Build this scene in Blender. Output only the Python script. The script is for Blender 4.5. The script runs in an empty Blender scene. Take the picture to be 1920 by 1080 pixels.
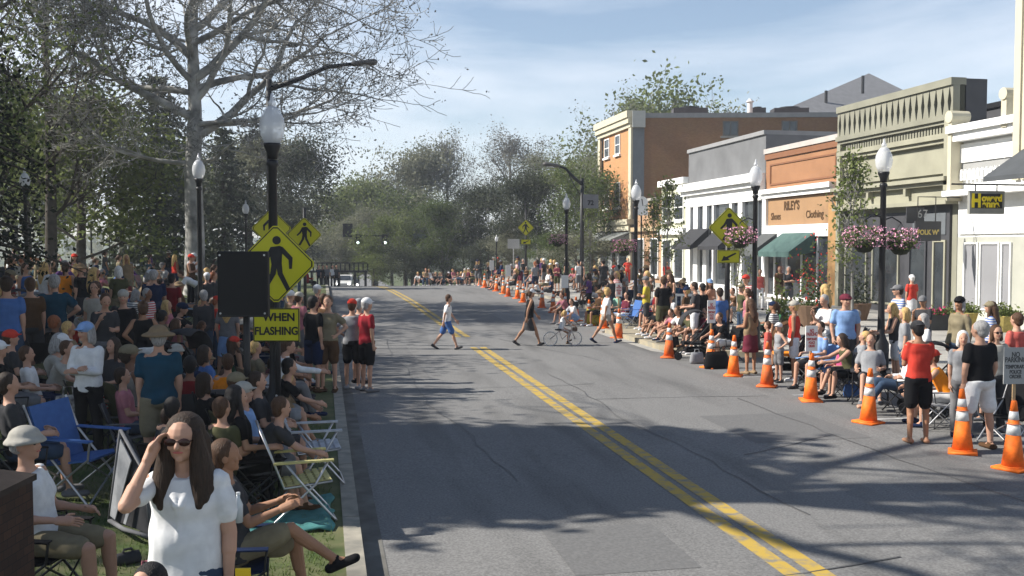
import bpy, math, random
from mathutils import Vector, Matrix, Euler
V = Vector
R = math.radians
SC = bpy.context.scene
COL = SC.collection
# ---------------------------------------------------------------- camera
F = 1800.0
YAW, PITCH, CAMZ = R(11.16), R(2.545), 3.0
FWD = V((math.sin(YAW)*math.cos(PITCH), math.cos(YAW)*math.cos(PITCH), -math.sin(PITCH)))
RGT = V((math.cos(YAW), -math.sin(YAW), 0))
UP = RGT.cross(FWD)
CAM = V((0, 0, CAMZ))
cd = bpy.data.cameras.new('camera'); cam = bpy.data.objects.new('camera', cd); COL.objects.link(cam)
cd.sensor_width = 36; cd.lens = 36*F/1920; cd.clip_end = 3000; cd.clip_start = .1
cam.matrix_world = Matrix((RGT, UP, -FWD)).transposed().to_4x4()
cam.location = CAM
SC.camera = cam
SC.render.resolution_x, SC.render.resolution_y = 1024, 576
# ---------------------------------------------------------------- light
ELEV = R(37)
SDIR = V((-.982*math.cos(ELEV), .19*math.cos(ELEV), math.sin(ELEV)))
sl = bpy.data.lights.new('sun', 'SUN'); sl.energy = 5.0; sl.angle = R(.5); sl.color = (1, .95, .87)
so = bpy.data.objects.new('sun', sl); COL.objects.link(so); so.rotation_euler = SDIR.to_track_quat('Z', 'Y').to_euler()
W = bpy.data.worlds.new('World'); SC.world = W; W.use_nodes = True
nt = W.node_tree; nt.nodes.clear()
def N(t, **k):
    n = nt.nodes.new(t)
    for a, b in k.items(): setattr(n, a, b)
    return n
sky = N('ShaderNodeTexSky', sky_type='NISHITA', sun_disc=False)
sky.sun_elevation = ELEV; sky.sun_rotation = math.atan2(SDIR.x, SDIR.y); sky.air_density = 1.0; sky.dust_density = .3; sky.ozone_density = 1.6
tc = N('ShaderNodeTexCoord'); mp = N('ShaderNodeMapping'); mp.inputs['Scale'].default_value = (.9, .9, 4.2); mp.inputs['Location'].default_value = (2.3, 0.4, 0.15)
nz = N('ShaderNodeTexNoise'); nz.inputs['Scale'].default_value = 1.7; nz.inputs['Detail'].default_value = 7; nz.inputs['Roughness'].default_value = .55; nz.inputs['Distortion'].default_value = .35
cr = N('ShaderNodeValToRGB'); cr.color_ramp.elements[0].position = .38; cr.color_ramp.elements[1].position = .66
cr.color_ramp.elements[0].color = (.10, .10, .10, 1); cr.color_ramp.elements[1].color = (.9, .9, .9, 1)
mx = N('ShaderNodeMix', data_type='RGBA'); mx.inputs[7].default_value = (8.0, 8.4, 9.1, 1)
bg = N('ShaderNodeBackground'); bg.inputs[1].default_value = .077
ou = N('ShaderNodeOutputWorld')
L = nt.links.new
L(tc.outputs['Generated'], mp.inputs[0]); L(mp.outputs[0], nz.inputs['Vector']); L(nz.outputs['Fac'], cr.inputs[0])
sp = N('ShaderNodeSeparateXYZ'); mr = N('ShaderNodeMapRange'); mr.inputs[1].default_value = .28; mr.inputs[2].default_value = .6; mr.inputs[3].default_value = 1; mr.inputs[4].default_value = .03
L(tc.outputs['Generated'], sp.inputs[0]); L(sp.outputs['Z'], mr.inputs[0]); ml = N('ShaderNodeMath', operation='MULTIPLY'); L(cr.outputs[0], ml.inputs[0]); L(mr.outputs[0], ml.inputs[1])
L(ml.outputs[0], mx.inputs[0]); L(sky.outputs[0], mx.inputs[6]); L(mx.outputs[2], bg.inputs[0]); L(bg.outputs[0], ou.inputs[0])
SC.view_settings.view_transform = 'Standard'; SC.view_settings.look = 'None'; SC.view_settings.gamma = 1
SC.view_settings.exposure = .86
SC.cycles.use_denoising = True
SC.cycles.max_bounces = 6; SC.cycles.transparent_max_bounces = 8
# ---------------------------------------------------------------- projection helpers
def ray(px, py): return FWD + RGT*((px-960)/F) + UP*((540-py)/F)
def ss(a, b, x):
    t = max(0, min(1, (x-a)/(b-a))); return t*t*(3-2*t)
def road_z(y):
    if y < 58: return .005*y
    if y < 77: return .29-.0016*(y-58)**2
    if y < 140: return -.288-.0608*(y-77)
    if y < 215: return -4.12
    if y < 520: return -4.12+.0245*(y-215)
    return 3.35+.01*(y-520)
def flat_z(y): return .005*y if y < 58 else .29
def gz(x, y):
    "height of the ground without kerbs"
    if y <= 58: z = .005*y
    else:
        w = ss(6.5, 12, abs(x-4.5)) * (1-ss(110, 190, y))
        z = road_z(y)*(1-w)+flat_z(y)*w
    if x < -1.2:
        z += .62*ss(1.2, 6, -x)*(1-ss(70, 130, y))
    if x < -.2 and y < 7:
        z += .42*ss(.2, .8, -x)*(1-ss(5.6, 6.9, y))
    return z
def top_z(x, y):
    "surface people stand on"
    z = gz(x, y)
    if x < .36: return z+.13
    if x > kerb_x(y): return z+.13
    return z
def kerb_x(y):
    if 23.4 < y < 31: return 9.0
    return 11.4
def hit(px, py, h=0.0, fn=top_z):
    "ground point whose h-metres-up point shows at the pixel"
    d = ray(px, py); z = .1
    for _ in range(30):
        t = (z+h-CAMZ)/d.z
        if t < 0: t = 400
        p = CAM+d*t
        z = .5*z+.5*fn(p.x, p.y)
    return V((p.x, p.y, fn(p.x, p.y)))
def at_s(px, s, fn=top_z):
    "ground point in the column px whose scale is s pixels per metre"
    zc = F/s; X = (px-960)/F*zc
    x = X*math.cos(YAW)+zc*math.sin(YAW); y = zc*math.cos(YAW)-X*math.sin(YAW)
    return V((x, y, fn(x, y)))
def zc_of(x, y): return x*math.sin(YAW)+y*math.cos(YAW)
def z_at(px, py, x, y): return CAMZ + (460-py)*zc_of(x, y)/F
# ---------------------------------------------------------------- materials
MATS = {}
def mat(name, col, rough=.8, var=.15, scale=8, metal=0, bump=0, col2=None, spec=.3, obj=True):
    if name in MATS: return MATS[name]
    m = bpy.data.materials.new(name); m.use_nodes = True; t = m.node_tree; b = t.nodes['Principled BSDF']
    b.inputs['Roughness'].default_value = rough; b.inputs['Metallic'].default_value = metal
    b.inputs['Specular IOR Level'].default_value = spec
    tcn = t.nodes.new('ShaderNodeTexCoord'); n = t.nodes.new('ShaderNodeTexNoise'); n.inputs['Scale'].default_value = scale; n.inputs['Detail'].default_value = 5
    t.links.new(tcn.outputs['Object'], n.inputs['Vector'])
    r = t.nodes.new('ShaderNodeValToRGB')
    c2 = col2 if col2 else [c*(1+var) for c in col]
    c1 = col if col2 else [c*(1-var) for c in col]
    r.color_ramp.elements[0].position = .32; r.color_ramp.elements[1].position = .68
    r.color_ramp.elements[0].color = (*c1, 1); r.color_ramp.elements[1].color = (*[min(1, c) for c in c2], 1)
    t.links.new(n.outputs['Fac'], r.inputs[0]); t.links.new(r.outputs[0], b.inputs['Base Color'])
    if bump:
        bp = t.nodes.new('ShaderNodeBump'); bp.inputs['Strength'].default_value = bump; bp.inputs['Distance'].default_value = .02
        t.links.new(n.outputs['Fac'], bp.inputs['Height']); t.links.new(bp.outputs[0], b.inputs['Normal'])
    MATS[name] = m; return m
def brick_mat(name, c1, c2, mortar, scale=4.0, axis='XZ'):
    if name in MATS: return MATS[name]
    m = mat(name, c1, .9, .1, 3); t = m.node_tree; b = t.nodes['Principled BSDF']
    br = t.nodes.new('ShaderNodeTexBrick'); br.inputs['Color1'].default_value = (*c1, 1); br.inputs['Color2'].default_value = (*c2, 1); br.inputs['Mortar'].default_value = (*mortar, 1)
    br.inputs['Scale'].default_value = scale; br.inputs['Mortar Size'].default_value = .012
    g = t.nodes.new('ShaderNodeNewGeometry'); s = t.nodes.new('ShaderNodeSeparateXYZ'); c = t.nodes.new('ShaderNodeCombineXYZ'); ad = t.nodes.new('ShaderNodeMath'); ad.operation = 'ADD'
    t.links.new(g.outputs['Position'], s.inputs[0]); t.links.new(s.outputs['X'], ad.inputs[0]); t.links.new(s.outputs['Y'], ad.inputs[1])
    t.links.new(ad.outputs[0], c.inputs[0]); t.links.new(s.outputs['Z'], c.inputs[1]); t.links.new(c.outputs[0], br.inputs['Vector'])
    n2 = t.nodes.new('ShaderNodeTexNoise'); n2.inputs['Scale'].default_value = .7; n2.inputs['Detail'].default_value = 6; t.links.new(g.outputs['Position'], n2.inputs['Vector'])
    mx = t.nodes.new('ShaderNodeMix'); mx.data_type = 'RGBA'; mx.blend_type = 'MULTIPLY'; mx.inputs[0].default_value = .5
    t.links.new(br.outputs['Color'], mx.inputs[6]); t.links.new(n2.outputs['Color'], mx.inputs[7])
    hs = t.nodes.new('ShaderNodeMix'); hs.data_type = 'RGBA'; hs.inputs[0].default_value = .3
    t.links.new(br.outputs['Color'], hs.inputs[6]); t.links.new(mx.outputs[2], hs.inputs[7]); t.links.new(hs.outputs[2], b.inputs['Base Color'])
    return m
def asphalt_mat():
    m = mat('asphalt', (.20, .196, .188), .88, .08, 60, bump=.12); t = m.node_tree; b = t.nodes['Principled BSDF']
    g = t.nodes.new('ShaderNodeNewGeometry')
    base = b.inputs['Base Color'].links[0].from_socket
    def mul(sock, node_sock, fac):
        x = t.nodes.new('ShaderNodeMix'); x.data_type = 'RGBA'; x.blend_type = 'MULTIPLY'; x.inputs[0].default_value = fac
        t.links.new(sock, x.inputs[6]); t.links.new(node_sock, x.inputs[7]); return x.outputs[2]
    n = t.nodes.new('ShaderNodeTexNoise'); n.inputs['Scale'].default_value = .35; n.inputs['Detail'].default_value = 8; n.inputs['Roughness'].default_value = .65
    mpn = t.nodes.new('ShaderNodeMapping'); mpn.inputs['Scale'].default_value = (1, .35, 1)
    t.links.new(g.outputs['Position'], mpn.inputs[0]); t.links.new(mpn.outputs[0], n.inputs['Vector'])
    r = t.nodes.new('ShaderNodeValToRGB'); r.color_ramp.elements[0].position = .3; r.color_ramp.elements[1].position = .7
    r.color_ramp.elements[0].color = (.68, .68, .69, 1); r.color_ramp.elements[1].color = (1.0, 1.0, 1.0, 1)
    t.links.new(n.outputs['Fac'], r.inputs[0]); c = mul(base, r.outputs[0], .8)
    # thin cracks
    vo = t.nodes.new('ShaderNodeTexVoronoi'); vo.feature = 'DISTANCE_TO_EDGE'; vo.inputs['Scale'].default_value = .32
    n2 = t.nodes.new('ShaderNodeTexNoise'); n2.inputs['Scale'].default_value = 1.3; n2.inputs['Detail'].default_value = 6
    t.links.new(g.outputs['Position'], n2.inputs['Vector'])
    mixv = t.nodes.new('ShaderNodeMix'); mixv.data_type = 'RGBA'; mixv.inputs[0].default_value = .75
    va = t.nodes.new('ShaderNodeVectorMath'); va.operation = 'ADD'
    t.links.new(g.outputs['Position'], va.inputs[0]); t.links.new(n2.outputs['Color'], va.inputs[1]); t.links.new(va.outputs[0], vo.inputs['Vector'])
    r2 = t.nodes.new('ShaderNodeValToRGB'); r2.color_ramp.elements[0].position = .0; r2.color_ramp.elements[1].position = .007
    r2.color_ramp.elements[0].color = (.8, .8, .8, 1); r2.color_ramp.elements[1].color = (1, 1, 1, 1)
    t.links.new(vo.outputs['Distance'], r2.inputs[0]); c = mul(c, r2.outputs[0], .6)
    n3 = t.nodes.new('ShaderNodeTexNoise'); n3.inputs['Scale'].default_value = 38; n3.inputs['Detail'].default_value = 3; t.links.new(g.outputs['Position'], n3.inputs['Vector'])
    r3 = t.nodes.new('ShaderNodeValToRGB'); r3.color_ramp.elements[0].position = .38; r3.color_ramp.elements[1].position = .62; r3.color_ramp.elements[0].color = (.72, .72, .72, 1); r3.color_ramp.elements[1].color = (1.12, 1.12, 1.12, 1)
    t.links.new(n3.outputs['Fac'], r3.inputs[0]); c = mul(c, r3.outputs[0], .9)
    n4 = t.nodes.new('ShaderNodeTexNoise'); n4.inputs['Scale'].default_value = .9; n4.inputs['Detail'].default_value = 5; m4 = t.nodes.new('ShaderNodeMapping'); m4.inputs['Scale'].default_value = (1.6, .25, 1); t.links.new(g.outputs['Position'], m4.inputs[0]); t.links.new(m4.outputs[0], n4.inputs['Vector'])
    r4 = t.nodes.new('ShaderNodeValToRGB'); r4.color_ramp.elements[0].position = .3; r4.color_ramp.elements[1].position = .48; r4.color_ramp.elements[0].color = (.66, .66, .66, 1); r4.color_ramp.elements[1].color = (1, 1, 1, 1)
    t.links.new(n4.outputs['Fac'], r4.inputs[0]); c = mul(c, r4.outputs[0], .8)
    t.links.new(c, b.inputs['Base Color'])
    return m
def hair_strands(m):
    t = m.node_tree; b = t.nodes['Principled BSDF']; tcn = t.nodes['Texture Coordinate']; n = t.nodes['Noise Texture']
    mpn = t.nodes.new('ShaderNodeMapping'); mpn.inputs['Scale'].default_value = (5, 5, .35); t.links.new(tcn.outputs['Object'], mpn.inputs[0]); t.links.new(mpn.outputs[0], n.inputs['Vector'])
    bp = t.nodes.new('ShaderNodeBump'); bp.inputs['Strength'].default_value = .8; bp.inputs['Distance'].default_value = .012
    t.links.new(n.outputs['Fac'], bp.inputs['Height']); t.links.new(bp.outputs[0], b.inputs['Normal']); return m
def leaf_mat(name, c1, c2, trans=.35):
    if name in MATS: return MATS[name]
    m = mat(name, c1, .75, 0, 1.2, col2=c2, spec=.2); t = m.node_tree; b = t.nodes['Principled BSDF']
    src = b.inputs['Base Color'].links[0].from_socket
    tr = t.nodes.new('ShaderNodeBsdfTranslucent'); t.links.new(src, tr.inputs[0])
    ms = t.nodes.new('ShaderNodeMixShader'); ms.inputs[0].default_value = trans
    t.links.new(b.outputs[0], ms.inputs[1]); t.links.new(tr.outputs[0], ms.inputs[2]); t.links.new(ms.outputs[0], t.nodes['Material Output'].inputs[0])
    return m
def glass_mat():
    m = mat('shop_glass', (.035, .04, .045), .06, .3, 1.5, spec=.8); return m
BLACK = mat('black_paint', (.012, .012, .013), .45, .1, 10)
STEEL = mat('steel_tube', (.45, .45, .46), .35, .1, 20, metal=.8)
DARKST = mat('dark_tube', (.03, .03, .032), .45, .1, 20, metal=.3)
WHITEP = mat('white_paint', (.78, .78, .76), .6, .04, 3)
SIGNY = mat('sign_yellow', (.50, .47, .008), .45, .04, 4)
ORANGE = mat('cone_orange', (.82, .16, .015), .65, .16, 14)
REFLW = mat('cone_white', (.62, .62, .6), .5, .2, 14)
GLOBE = mat('lamp_globe', (.72, .73, .75), .15, .05, 4, spec=.8); _t = GLOBE.node_tree; _x = _t.nodes.new('ShaderNodeMixShader'); _y = _t.nodes.new('ShaderNodeBsdfTransparent'); _x.inputs[0].default_value = .45; _t.links.new(_t.nodes['Principled BSDF'].outputs[0], _x.inputs[1]); _t.links.new(_y.outputs[0], _x.inputs[2]); _t.links.new(_x.outputs[0], _t.nodes['Material Output'].inputs[0])
WOOD = mat('wood_stick', (.45, .3, .16), .8, .15, 20)
# ---------------------------------------------------------------- mesh builder
class MB:
    def __init__(s): s.v = []; s.f = []; s.m = []; s.cm = 0
    def add(s, vs, fs):
        b = len(s.v); s.v += [tuple(v) for v in vs]
        for f in fs: s.f.append(tuple(i+b for i in f)); s.m.append(s.cm)
        return s
    def box(s, x0, x1, y0, y1, z0, z1, M=None):
        vs = [V((x, y, z)) for z in (z0, z1) for y in (y0, y1) for x in (x0, x1)]
        if M: vs = [M @ v for v in vs]
        return s.add(vs, [(0, 2, 3, 1), (4, 5, 7, 6), (0, 1, 5, 4), (2, 6, 7, 3), (0, 4, 6, 2), (1, 3, 7, 5)])
    def tube(s, pts, rad, n=8, caps=True, flat=None):
        pts = [V(p) for p in pts]
        if not isinstance(rad, (list, tuple)): rad = [rad]*len(pts)
        vs = []; fs = []; prev = None
        for i, p in enumerate(pts):
            d = (pts[min(i+1, len(pts)-1)]-pts[max(i-1, 0)])
            if d.length < 1e-9: d = V((0, 0, 1))
            d.normalize()
            if prev is None:
                a = V((1, 0, 0)) if abs(d.x) < .9 else V((0, 1, 0))
                u = (a-d*a.dot(d)).normalized()
            else:
                u = prev-d*prev.dot(d)
                u = u.normalized() if u.length > 1e-6 else d.orthogonal().normalized()
            prev = u; w = d.cross(u)
            for k in range(n):
                a = 2*math.pi*k/n
                vs.append(p+(u*math.cos(a)+w*math.sin(a))*rad[i])
        for i in range(len(pts)-1):
            for k in range(n):
                k2 = (k+1) % n
                fs.append((i*n+k, i*n+k2, (i+1)*n+k2, (i+1)*n+k))
        if caps and n > 2:
            fs.append(tuple(range(n-1, -1, -1))); fs.append(tuple((len(pts)-1)*n+k for k in range(n)))
        return s.add(vs, fs)
    def capsule(s, p0, p1, r0, r1, n=12, sx=1, ax=None):
        p0, p1 = V(p0), V(p1); d = p1-p0
        if d.length < 1e-6: d = V((0, 0, 1e-4))
        u = d.normalized()
        if ax is not None:
            a = V(ax); e = (a-u*a.dot(u)).normalized()
        else: e = u.orthogonal().normalized()
        w = u.cross(e); vs = []; fs = []; rings = []
        for t in (-80, -45, 0): rings.append((p0+u*r0*math.sin(R(t)), r0*math.cos(R(t))))
        for t in (0, 45, 80): rings.append((p1+u*r1*math.sin(R(t)), r1*math.cos(R(t))))
        for c, r in rings:
            for k in range(n):
                a = 2*math.pi*k/n; vs.append(c+e*math.cos(a)*r*sx+w*math.sin(a)*r)
        for i in range(len(rings)-1):
            for k in range(n): fs.append((i*n+k, i*n+(k+1) % n, (i+1)*n+(k+1) % n, (i+1)*n+k))
        fs.append(tuple(range(n-1, -1, -1))); fs.append(tuple((len(rings)-1)*n+k for k in range(n)))
        return s.add(vs, fs)
    def loft(s, rings, n=16, p=2.0):
        "rings: (centre, right, fwd, rx, ry)"
        vs = []; fs = []
        for c, r, f, rx, ry in rings:
            for k in range(n):
                a = 2*math.pi*k/n; ca, sa = math.cos(a), math.sin(a)
                q = (abs(ca)**p+abs(sa)**p)**(-1/p)
                vs.append(V(c)+V(r)*ca*q*rx+V(f)*sa*q*ry)
        for i in range(len(rings)-1):
            for k in range(n): fs.append((i*n+k, i*n+(k+1) % n, (i+1)*n+(k+1) % n, (i+1)*n+k))
        fs.append(tuple(range(n-1, -1, -1))); fs.append(tuple((len(rings)-1)*n+k for k in range(n)))
        return s.add(vs, fs)
    def ell(s, c, rx, ry, rz, M=None, n=14, m=9):
        vs = []; fs = []; c = V(c)
        for i in range(m+1):
            t = math.pi*(i/m-.5) if 0 < i < m else (math.pi/2-.05)*(1 if i else -1)
            for k in range(n):
                a = 2*math.pi*k/n; q = V((math.cos(a)*math.cos(t)*rx, math.sin(a)*math.cos(t)*ry, math.sin(t)*rz))
                vs.append(c+(M @ q if M else q))
        for i in range(m):
            for k in range(n): fs.append((i*n+k, i*n+(k+1) % n, (i+1)*n+(k+1) % n, (i+1)*n+k))
        fs.append(tuple(range(n-1, -1, -1))); fs.append(tuple(m*n+k for k in range(n)))
        return s.add(vs, fs)
    def lathe(s, prof, n=16, c=(0, 0, 0)):
        c = V(c); vs = []; fs = []
        for r, z in prof:
            for k in range(n):
                a = 2*math.pi*k/n; vs.append(c+V((r*math.cos(a), r*math.sin(a), z)))
        for i in range(len(prof)-1):
            for k in range(n): fs.append((i*n+k, i*n+(k+1) % n, (i+1)*n+(k+1) % n, (i+1)*n+k))
        fs.append(tuple(range(n-1, -1, -1))); fs.append(tuple((len(prof)-1)*n+k for k in range(n)))
        return s.add(vs, fs)
    def prism(s, poly, off, M=None):
        "poly: list of 3-D points, off: extrusion vector"
        n = len(poly); off = V(off); vs = [V(p) for p in poly]+[V(p)+off for p in poly]
        if M: vs = [M @ v for v in vs]
        return s.add(vs, [tuple(range(n-1, -1, -1)), tuple(range(n, 2*n))]+[(k, (k+1) % n, (k+1) % n+n, k+n) for k in range(n)])
    def mesh(s, name, mats, smooth=False):
        me = bpy.data.meshes.new(name); me.from_pydata(s.v, [], s.f)
        for m in (mats if isinstance(mats, (list, tuple)) else [mats]): me.materials.append(m)
        if any(s.m): me.polygons.foreach_set('material_index', s.m)
        if smooth: me.polygons.foreach_set('use_smooth', [True]*len(me.polygons))
        me.update(); return me
    def build(s, name, mats, parent=None, smooth=False):
        return link(name, s.mesh(name, mats, smooth), parent)
def link(name, me, parent=None):
    o = bpy.data.objects.new(name, me); COL.objects.link(o)
    if parent: o.parent = parent
    return o
def tag(o, label, cat=None, group=None, kind=None):
    if label: o['label'] = label
    if cat: o['category'] = cat
    if group: o['group'] = group
    if kind: o['kind'] = kind
    return o
def root(name, loc, rz, label, cat, group=None):
    o = bpy.data.objects.new(name, None); COL.objects.link(o); o.location = loc; o.rotation_euler.z = rz; o.empty_display_size = .1
    return tag(o, label, cat, group)
def fix_normals(me):
    import bmesh
    bm = bmesh.new(); bm.from_mesh(me); bmesh.ops.recalc_face_normals(bm, faces=bm.faces); bm.to_mesh(me); bm.free()
def remesh(mb, voxel, smooth=2):
    me = mb.mesh('tmp', []); fix_normals(me)
    o = bpy.data.objects.new('tmp', me); COL.objects.link(o)
    md = o.modifiers.new('r', 'REMESH'); md.mode = 'VOXEL'; md.voxel_size = voxel; md.use_smooth_shade = True
    if smooth:
        sm = o.modifiers.new('s', 'SMOOTH'); sm.iterations = smooth; sm.factor = .5
    dg = bpy.context.evaluated_depsgraph_get(); ev = o.evaluated_get(dg)
    out = bpy.data.meshes.new_from_object(ev)
    bpy.data.objects.remove(o); bpy.data.meshes.remove(me)
    return out
def text(body, size, parent, loc, rot, m, name='lettering', align='CENTER', ext=.004, sx=1, spacing=1, bold=0):
    c = bpy.data.curves.new(name, 'FONT'); c.body = body; c.size = size; c.align_x = align; c.align_y = 'CENTER'; c.extrude = ext; c.space_character = spacing; c.offset = bold
    c.materials.append(m); t0 = bpy.data.objects.new('tmp', c); COL.objects.link(t0)
    dg = bpy.context.evaluated_depsgraph_get(); me = bpy.data.meshes.new_from_object(t0.evaluated_get(dg)); bpy.data.objects.remove(t0)
    me.materials.clear(); me.materials.append(m); o = bpy.data.objects.new(name, me); COL.objects.link(o)
    o.location = loc; o.rotation_euler = rot; o.scale = (sx, 1, 1)
    if parent: o.parent = parent
    return o
# ================================================================ PEOPLE
SKIN = {'light': mat('skin_light', (.44, .25, .17), .6, .06, 9), 'tan': mat('skin_tan', (.32, .165, .095), .6, .06, 9), 'dark': mat('skin_dark', (.2, .1, .06), .6, .06, 9)}
CC = dict(white=(.78, .78, .78), offwhite=(.6, .57, .5), grey=(.25, .25, .26), lgrey=(.42, .43, .45), dgrey=(.07, .07, .075), black=(.016, .016, .018),
          red=(.62, .06, .04), dred=(.25, .015, .02), coral=(.75, .16, .13), pink=(.7, .12, .28), maroon=(.2, .035, .06), orange=(.95, .3, .02), peach=(.75, .38, .24),
          tan=(.38, .27, .16), khaki=(.33, .28, .18), olive=(.12, .12, .06), brown=(.13, .07, .035), navy=(.02, .035, .09), blue=(.1, .22, .55), lblue=(.25, .4, .68), teal=(.018, .085, .14),
          denim=(.06, .1, .17), green=(.06, .22, .1), mint=(.35, .65, .5), yellow=(.75, .6, .08), purple=(.16, .07, .25), rose=(.65, .25, .3))
HC = dict(brown=(.07, .035, .018), black=(.012, .01, .01), blond=(.5, .33, .13), grey=(.3, .29, .28), white=(.62, .6, .57), red=(.25, .08, .03), darkbrown=(.03, .017, .01))
CN = dict(lgrey='light grey', dgrey='dark grey', dred='dark red', lblue='light blue', offwhite='off white')
CC.update(crimson=(.42, .03, .045), bluestripe=(.1, .16, .4), redstripe=(.45, .06, .06), greystripe=(.12, .12, .13))
CN.update(bluestripe='blue striped', redstripe='red striped', greystripe='grey striped')
def cloth(c):
    if c.endswith('stripe'):
        if 'cloth_'+c in MATS: return MATS['cloth_'+c]
        m = mat('cloth_'+c, CC[c], .9, .1, 14); t = m.node_tree; b = t.nodes['Principled BSDF']; src = b.inputs['Base Color'].links[0].from_socket
        w = t.nodes.new('ShaderNodeTexWave'); w.bands_direction = 'Z'; w.inputs['Scale'].default_value = 6; x = t.nodes.new('ShaderNodeMix'); x.data_type = 'RGBA'; x.inputs[7].default_value = (.55, .55, .53, 1)
        t.links.new(t.nodes['Texture Coordinate'].outputs['Object'], w.inputs['Vector']); r = t.nodes.new('ShaderNodeMath'); r.operation = 'GREATER_THAN'; r.inputs[1].default_value = .55
        t.links.new(w.outputs['Fac'], r.inputs[0]); t.links.new(r.outputs[0], x.inputs[0]); t.links.new(src, x.inputs[6]); t.links.new(x.outputs[2], b.inputs['Base Color']); return m
    return mat('cloth_'+c, [v*(.58 if c not in ('white', 'orange', 'red', 'lblue') else .8) for v in CC[c]], .9, .1, 14, bump=.15, spec=.1)
def hairm(c):
    if 'hair_'+c in MATS: return MATS['hair_'+c]
    return hair_strands(mat('hair_'+c, HC[c], .6, .45, 30, spec=.25))
HANDC = mat('dark_eye', (.02, .015, .012), .2, .05, 5)
LIPS = mat('lips', (.42, .12, .1), .5, .05, 5)
def nv(x, y, z): return V((x, y, z)).normalized()
ST = dict(th=((-.05, 0, -1), (.05, 0, -1)), sh=((-.01, -.03, -1), (.01, -.03, -1)))
POSES = {
    'stand': dict(ST, up=((-.13, -.03, -1), (.13, -.03, -1)), fo=((.02, .15, -1), (-.02, .15, -1))),
    'stand_wide': dict(th=((-.16, 0, -1), (.14, .02, -1)), sh=((-.08, -.03, -1), (.06, -.03, -1)), up=((-.25, -.05, -1), (.2, -.03, -1)), fo=((.1, .2, -1), (-.05, .3, -1)), hd=(.25, 0)),
    'hips': dict(ST, up=((-.6, -.25, -.8), (.6, -.25, -.8)), fo=((.6, .42, -.55), (-.6, .42, -.55))),
    'armfold': dict(ST, up=((-.15, .25, -.95), (.15, .25, -.95)), fo=((.8, .55, .1), (-.8, .5, .2)), hd=(-.3, .05)),
    'phone': dict(ST, up=((-.1, .2, -.95), (.15, .35, -.9)), fo=((.3, .8, .1), (-.35, .6, .8)), hd=(.1, .25)),
    'push': dict(ST, up=((-.1, .35, -.95), (.1, .35, -.95)), fo=((0, .95, -.1), (0, .95, -.1)), lean=8),
    'walk': dict(th=((-.02, -.36, -.93), (.02, .42, -.9)), sh=((0, -.62, -.8), (0, .28, -.96)), up=((-.12, .35, -.92), (.12, -.4, -.9)), fo=((0, .6, -.8), (.03, -.15, -1)), lean=5, walk=1),
    'carry': dict(ST, up=((-.15, .1, -1), (.15, .1, -1)), fo=((.25, .9, -.1), (-.3, .9, .0)), lean=-3, hd=(0, .25)),
    'bend': dict(th=((-.08, .1, -1), (.08, .1, -1)), sh=((0, -.2, -1), (0, -.2, -1)), up=((-.1, .25, -.95), (.1, .4, -.9)), fo=((0, .3, -.95), (0, .35, -.9)), lean=62, hd=(0, -.25)),
    'sit': dict(pz=.53, th=((-.12, .98, -.06), (.12, .98, -.06)), sh=((0, .06, -1), (0, .1, -1)), up=((-.15, .22, -.95), (.15, .22, -.95)), fo=((.15, .95, -.05), (-.15, .95, -.05)), lean=-8),
    'sitlean': dict(pz=.5, th=((-.22, .95, .0), (.2, .95, .0)), sh=((0, .0, -1), (0, .2, -1)), up=((-.12, .6, -.75), (.12, .7, -.7)), fo=((.2, .8, -.5), (-.25, .9, -.3)), lean=28, hd=(.2, -.2)),
    'lounge': dict(pz=.46, th=((-.1, .97, .14), (.1, .97, .2)), sh=((0, .62, -.78), (.05, .35, -.93)), up=((-.3, .05, -.95), (.3, .05, -.95)), fo=((.25, .9, .05), (0, .97, -.05)), lean=-20, hd=(-.3, 0)),
    'sitreach': dict(pz=.5, th=((-.12, .97, .05), (.12, .97, .1)), sh=((0, .1, -1), (0, .35, -.93)), up=((-.12, .75, -.6), (.12, .85, -.45)), fo=((.1, .98, -.05), (0, .98, -.12)), lean=22),
    'ground': dict(pz=.2, th=((-.14, .72, .68), (.14, .74, .64)), sh=((0, .42, -.9), (0, .5, -.86)), up=((-.1, .62, -.72), (.1, .62, -.72)), fo=((.4, .75, -.25), (-.4, .75, -.3)), lean=14),
    'kerb': dict(pz=.3, th=((-.2, .85, .45), (.16, .9, .38)), sh=((0, .3, -.95), (0, .55, -.83)), up=((-.2, .5, -.8), (.2, .62, -.72)), fo=((.25, .8, -.35), (-.3, .85, -.2)), lean=22, hd=(.3, 0)),
    'cross': dict(pz=.5, th=((-.08, .98, .02), (-.12, .93, .34)), sh=((0, .15, -1), (-.05, .78, -.62)), up=((-.2, .5, -.85), (.25, .62, -.72)), fo=((.1, .9, .3), (0, .93, .38)), lean=-6),
    'shade': dict(ST, up=((-.18, -.02, -1), (.42, .32, -.66)), fo=((-.02, .2, -1), (-.56, .42, .92)), hd=(-.05, .02)),
    'bike': dict(pz=.78, th=((-.08, .8, -.55), (.08, .86, -.3)), sh=((0, -.05, -1), (0, -.25, -.97)), up=((-.15, .6, -.7), (.15, .6, -.7)), fo=((0, .85, -.4), (0, .85, -.4)), lean=16),
}
def ik(a, t, l1, l2, hint):
    d = t-a; D = min(d.length, l1+l2-.005); u = d.normalized(); x = (l1*l1-l2*l2+D*D)/(2*D); h = math.sqrt(max(0, l1*l1-x*x))
    n = (hint-u*hint.dot(u)).normalized(); return a+u*x+n*h, a+u*D
class Skel: pass
SK = {}
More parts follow.
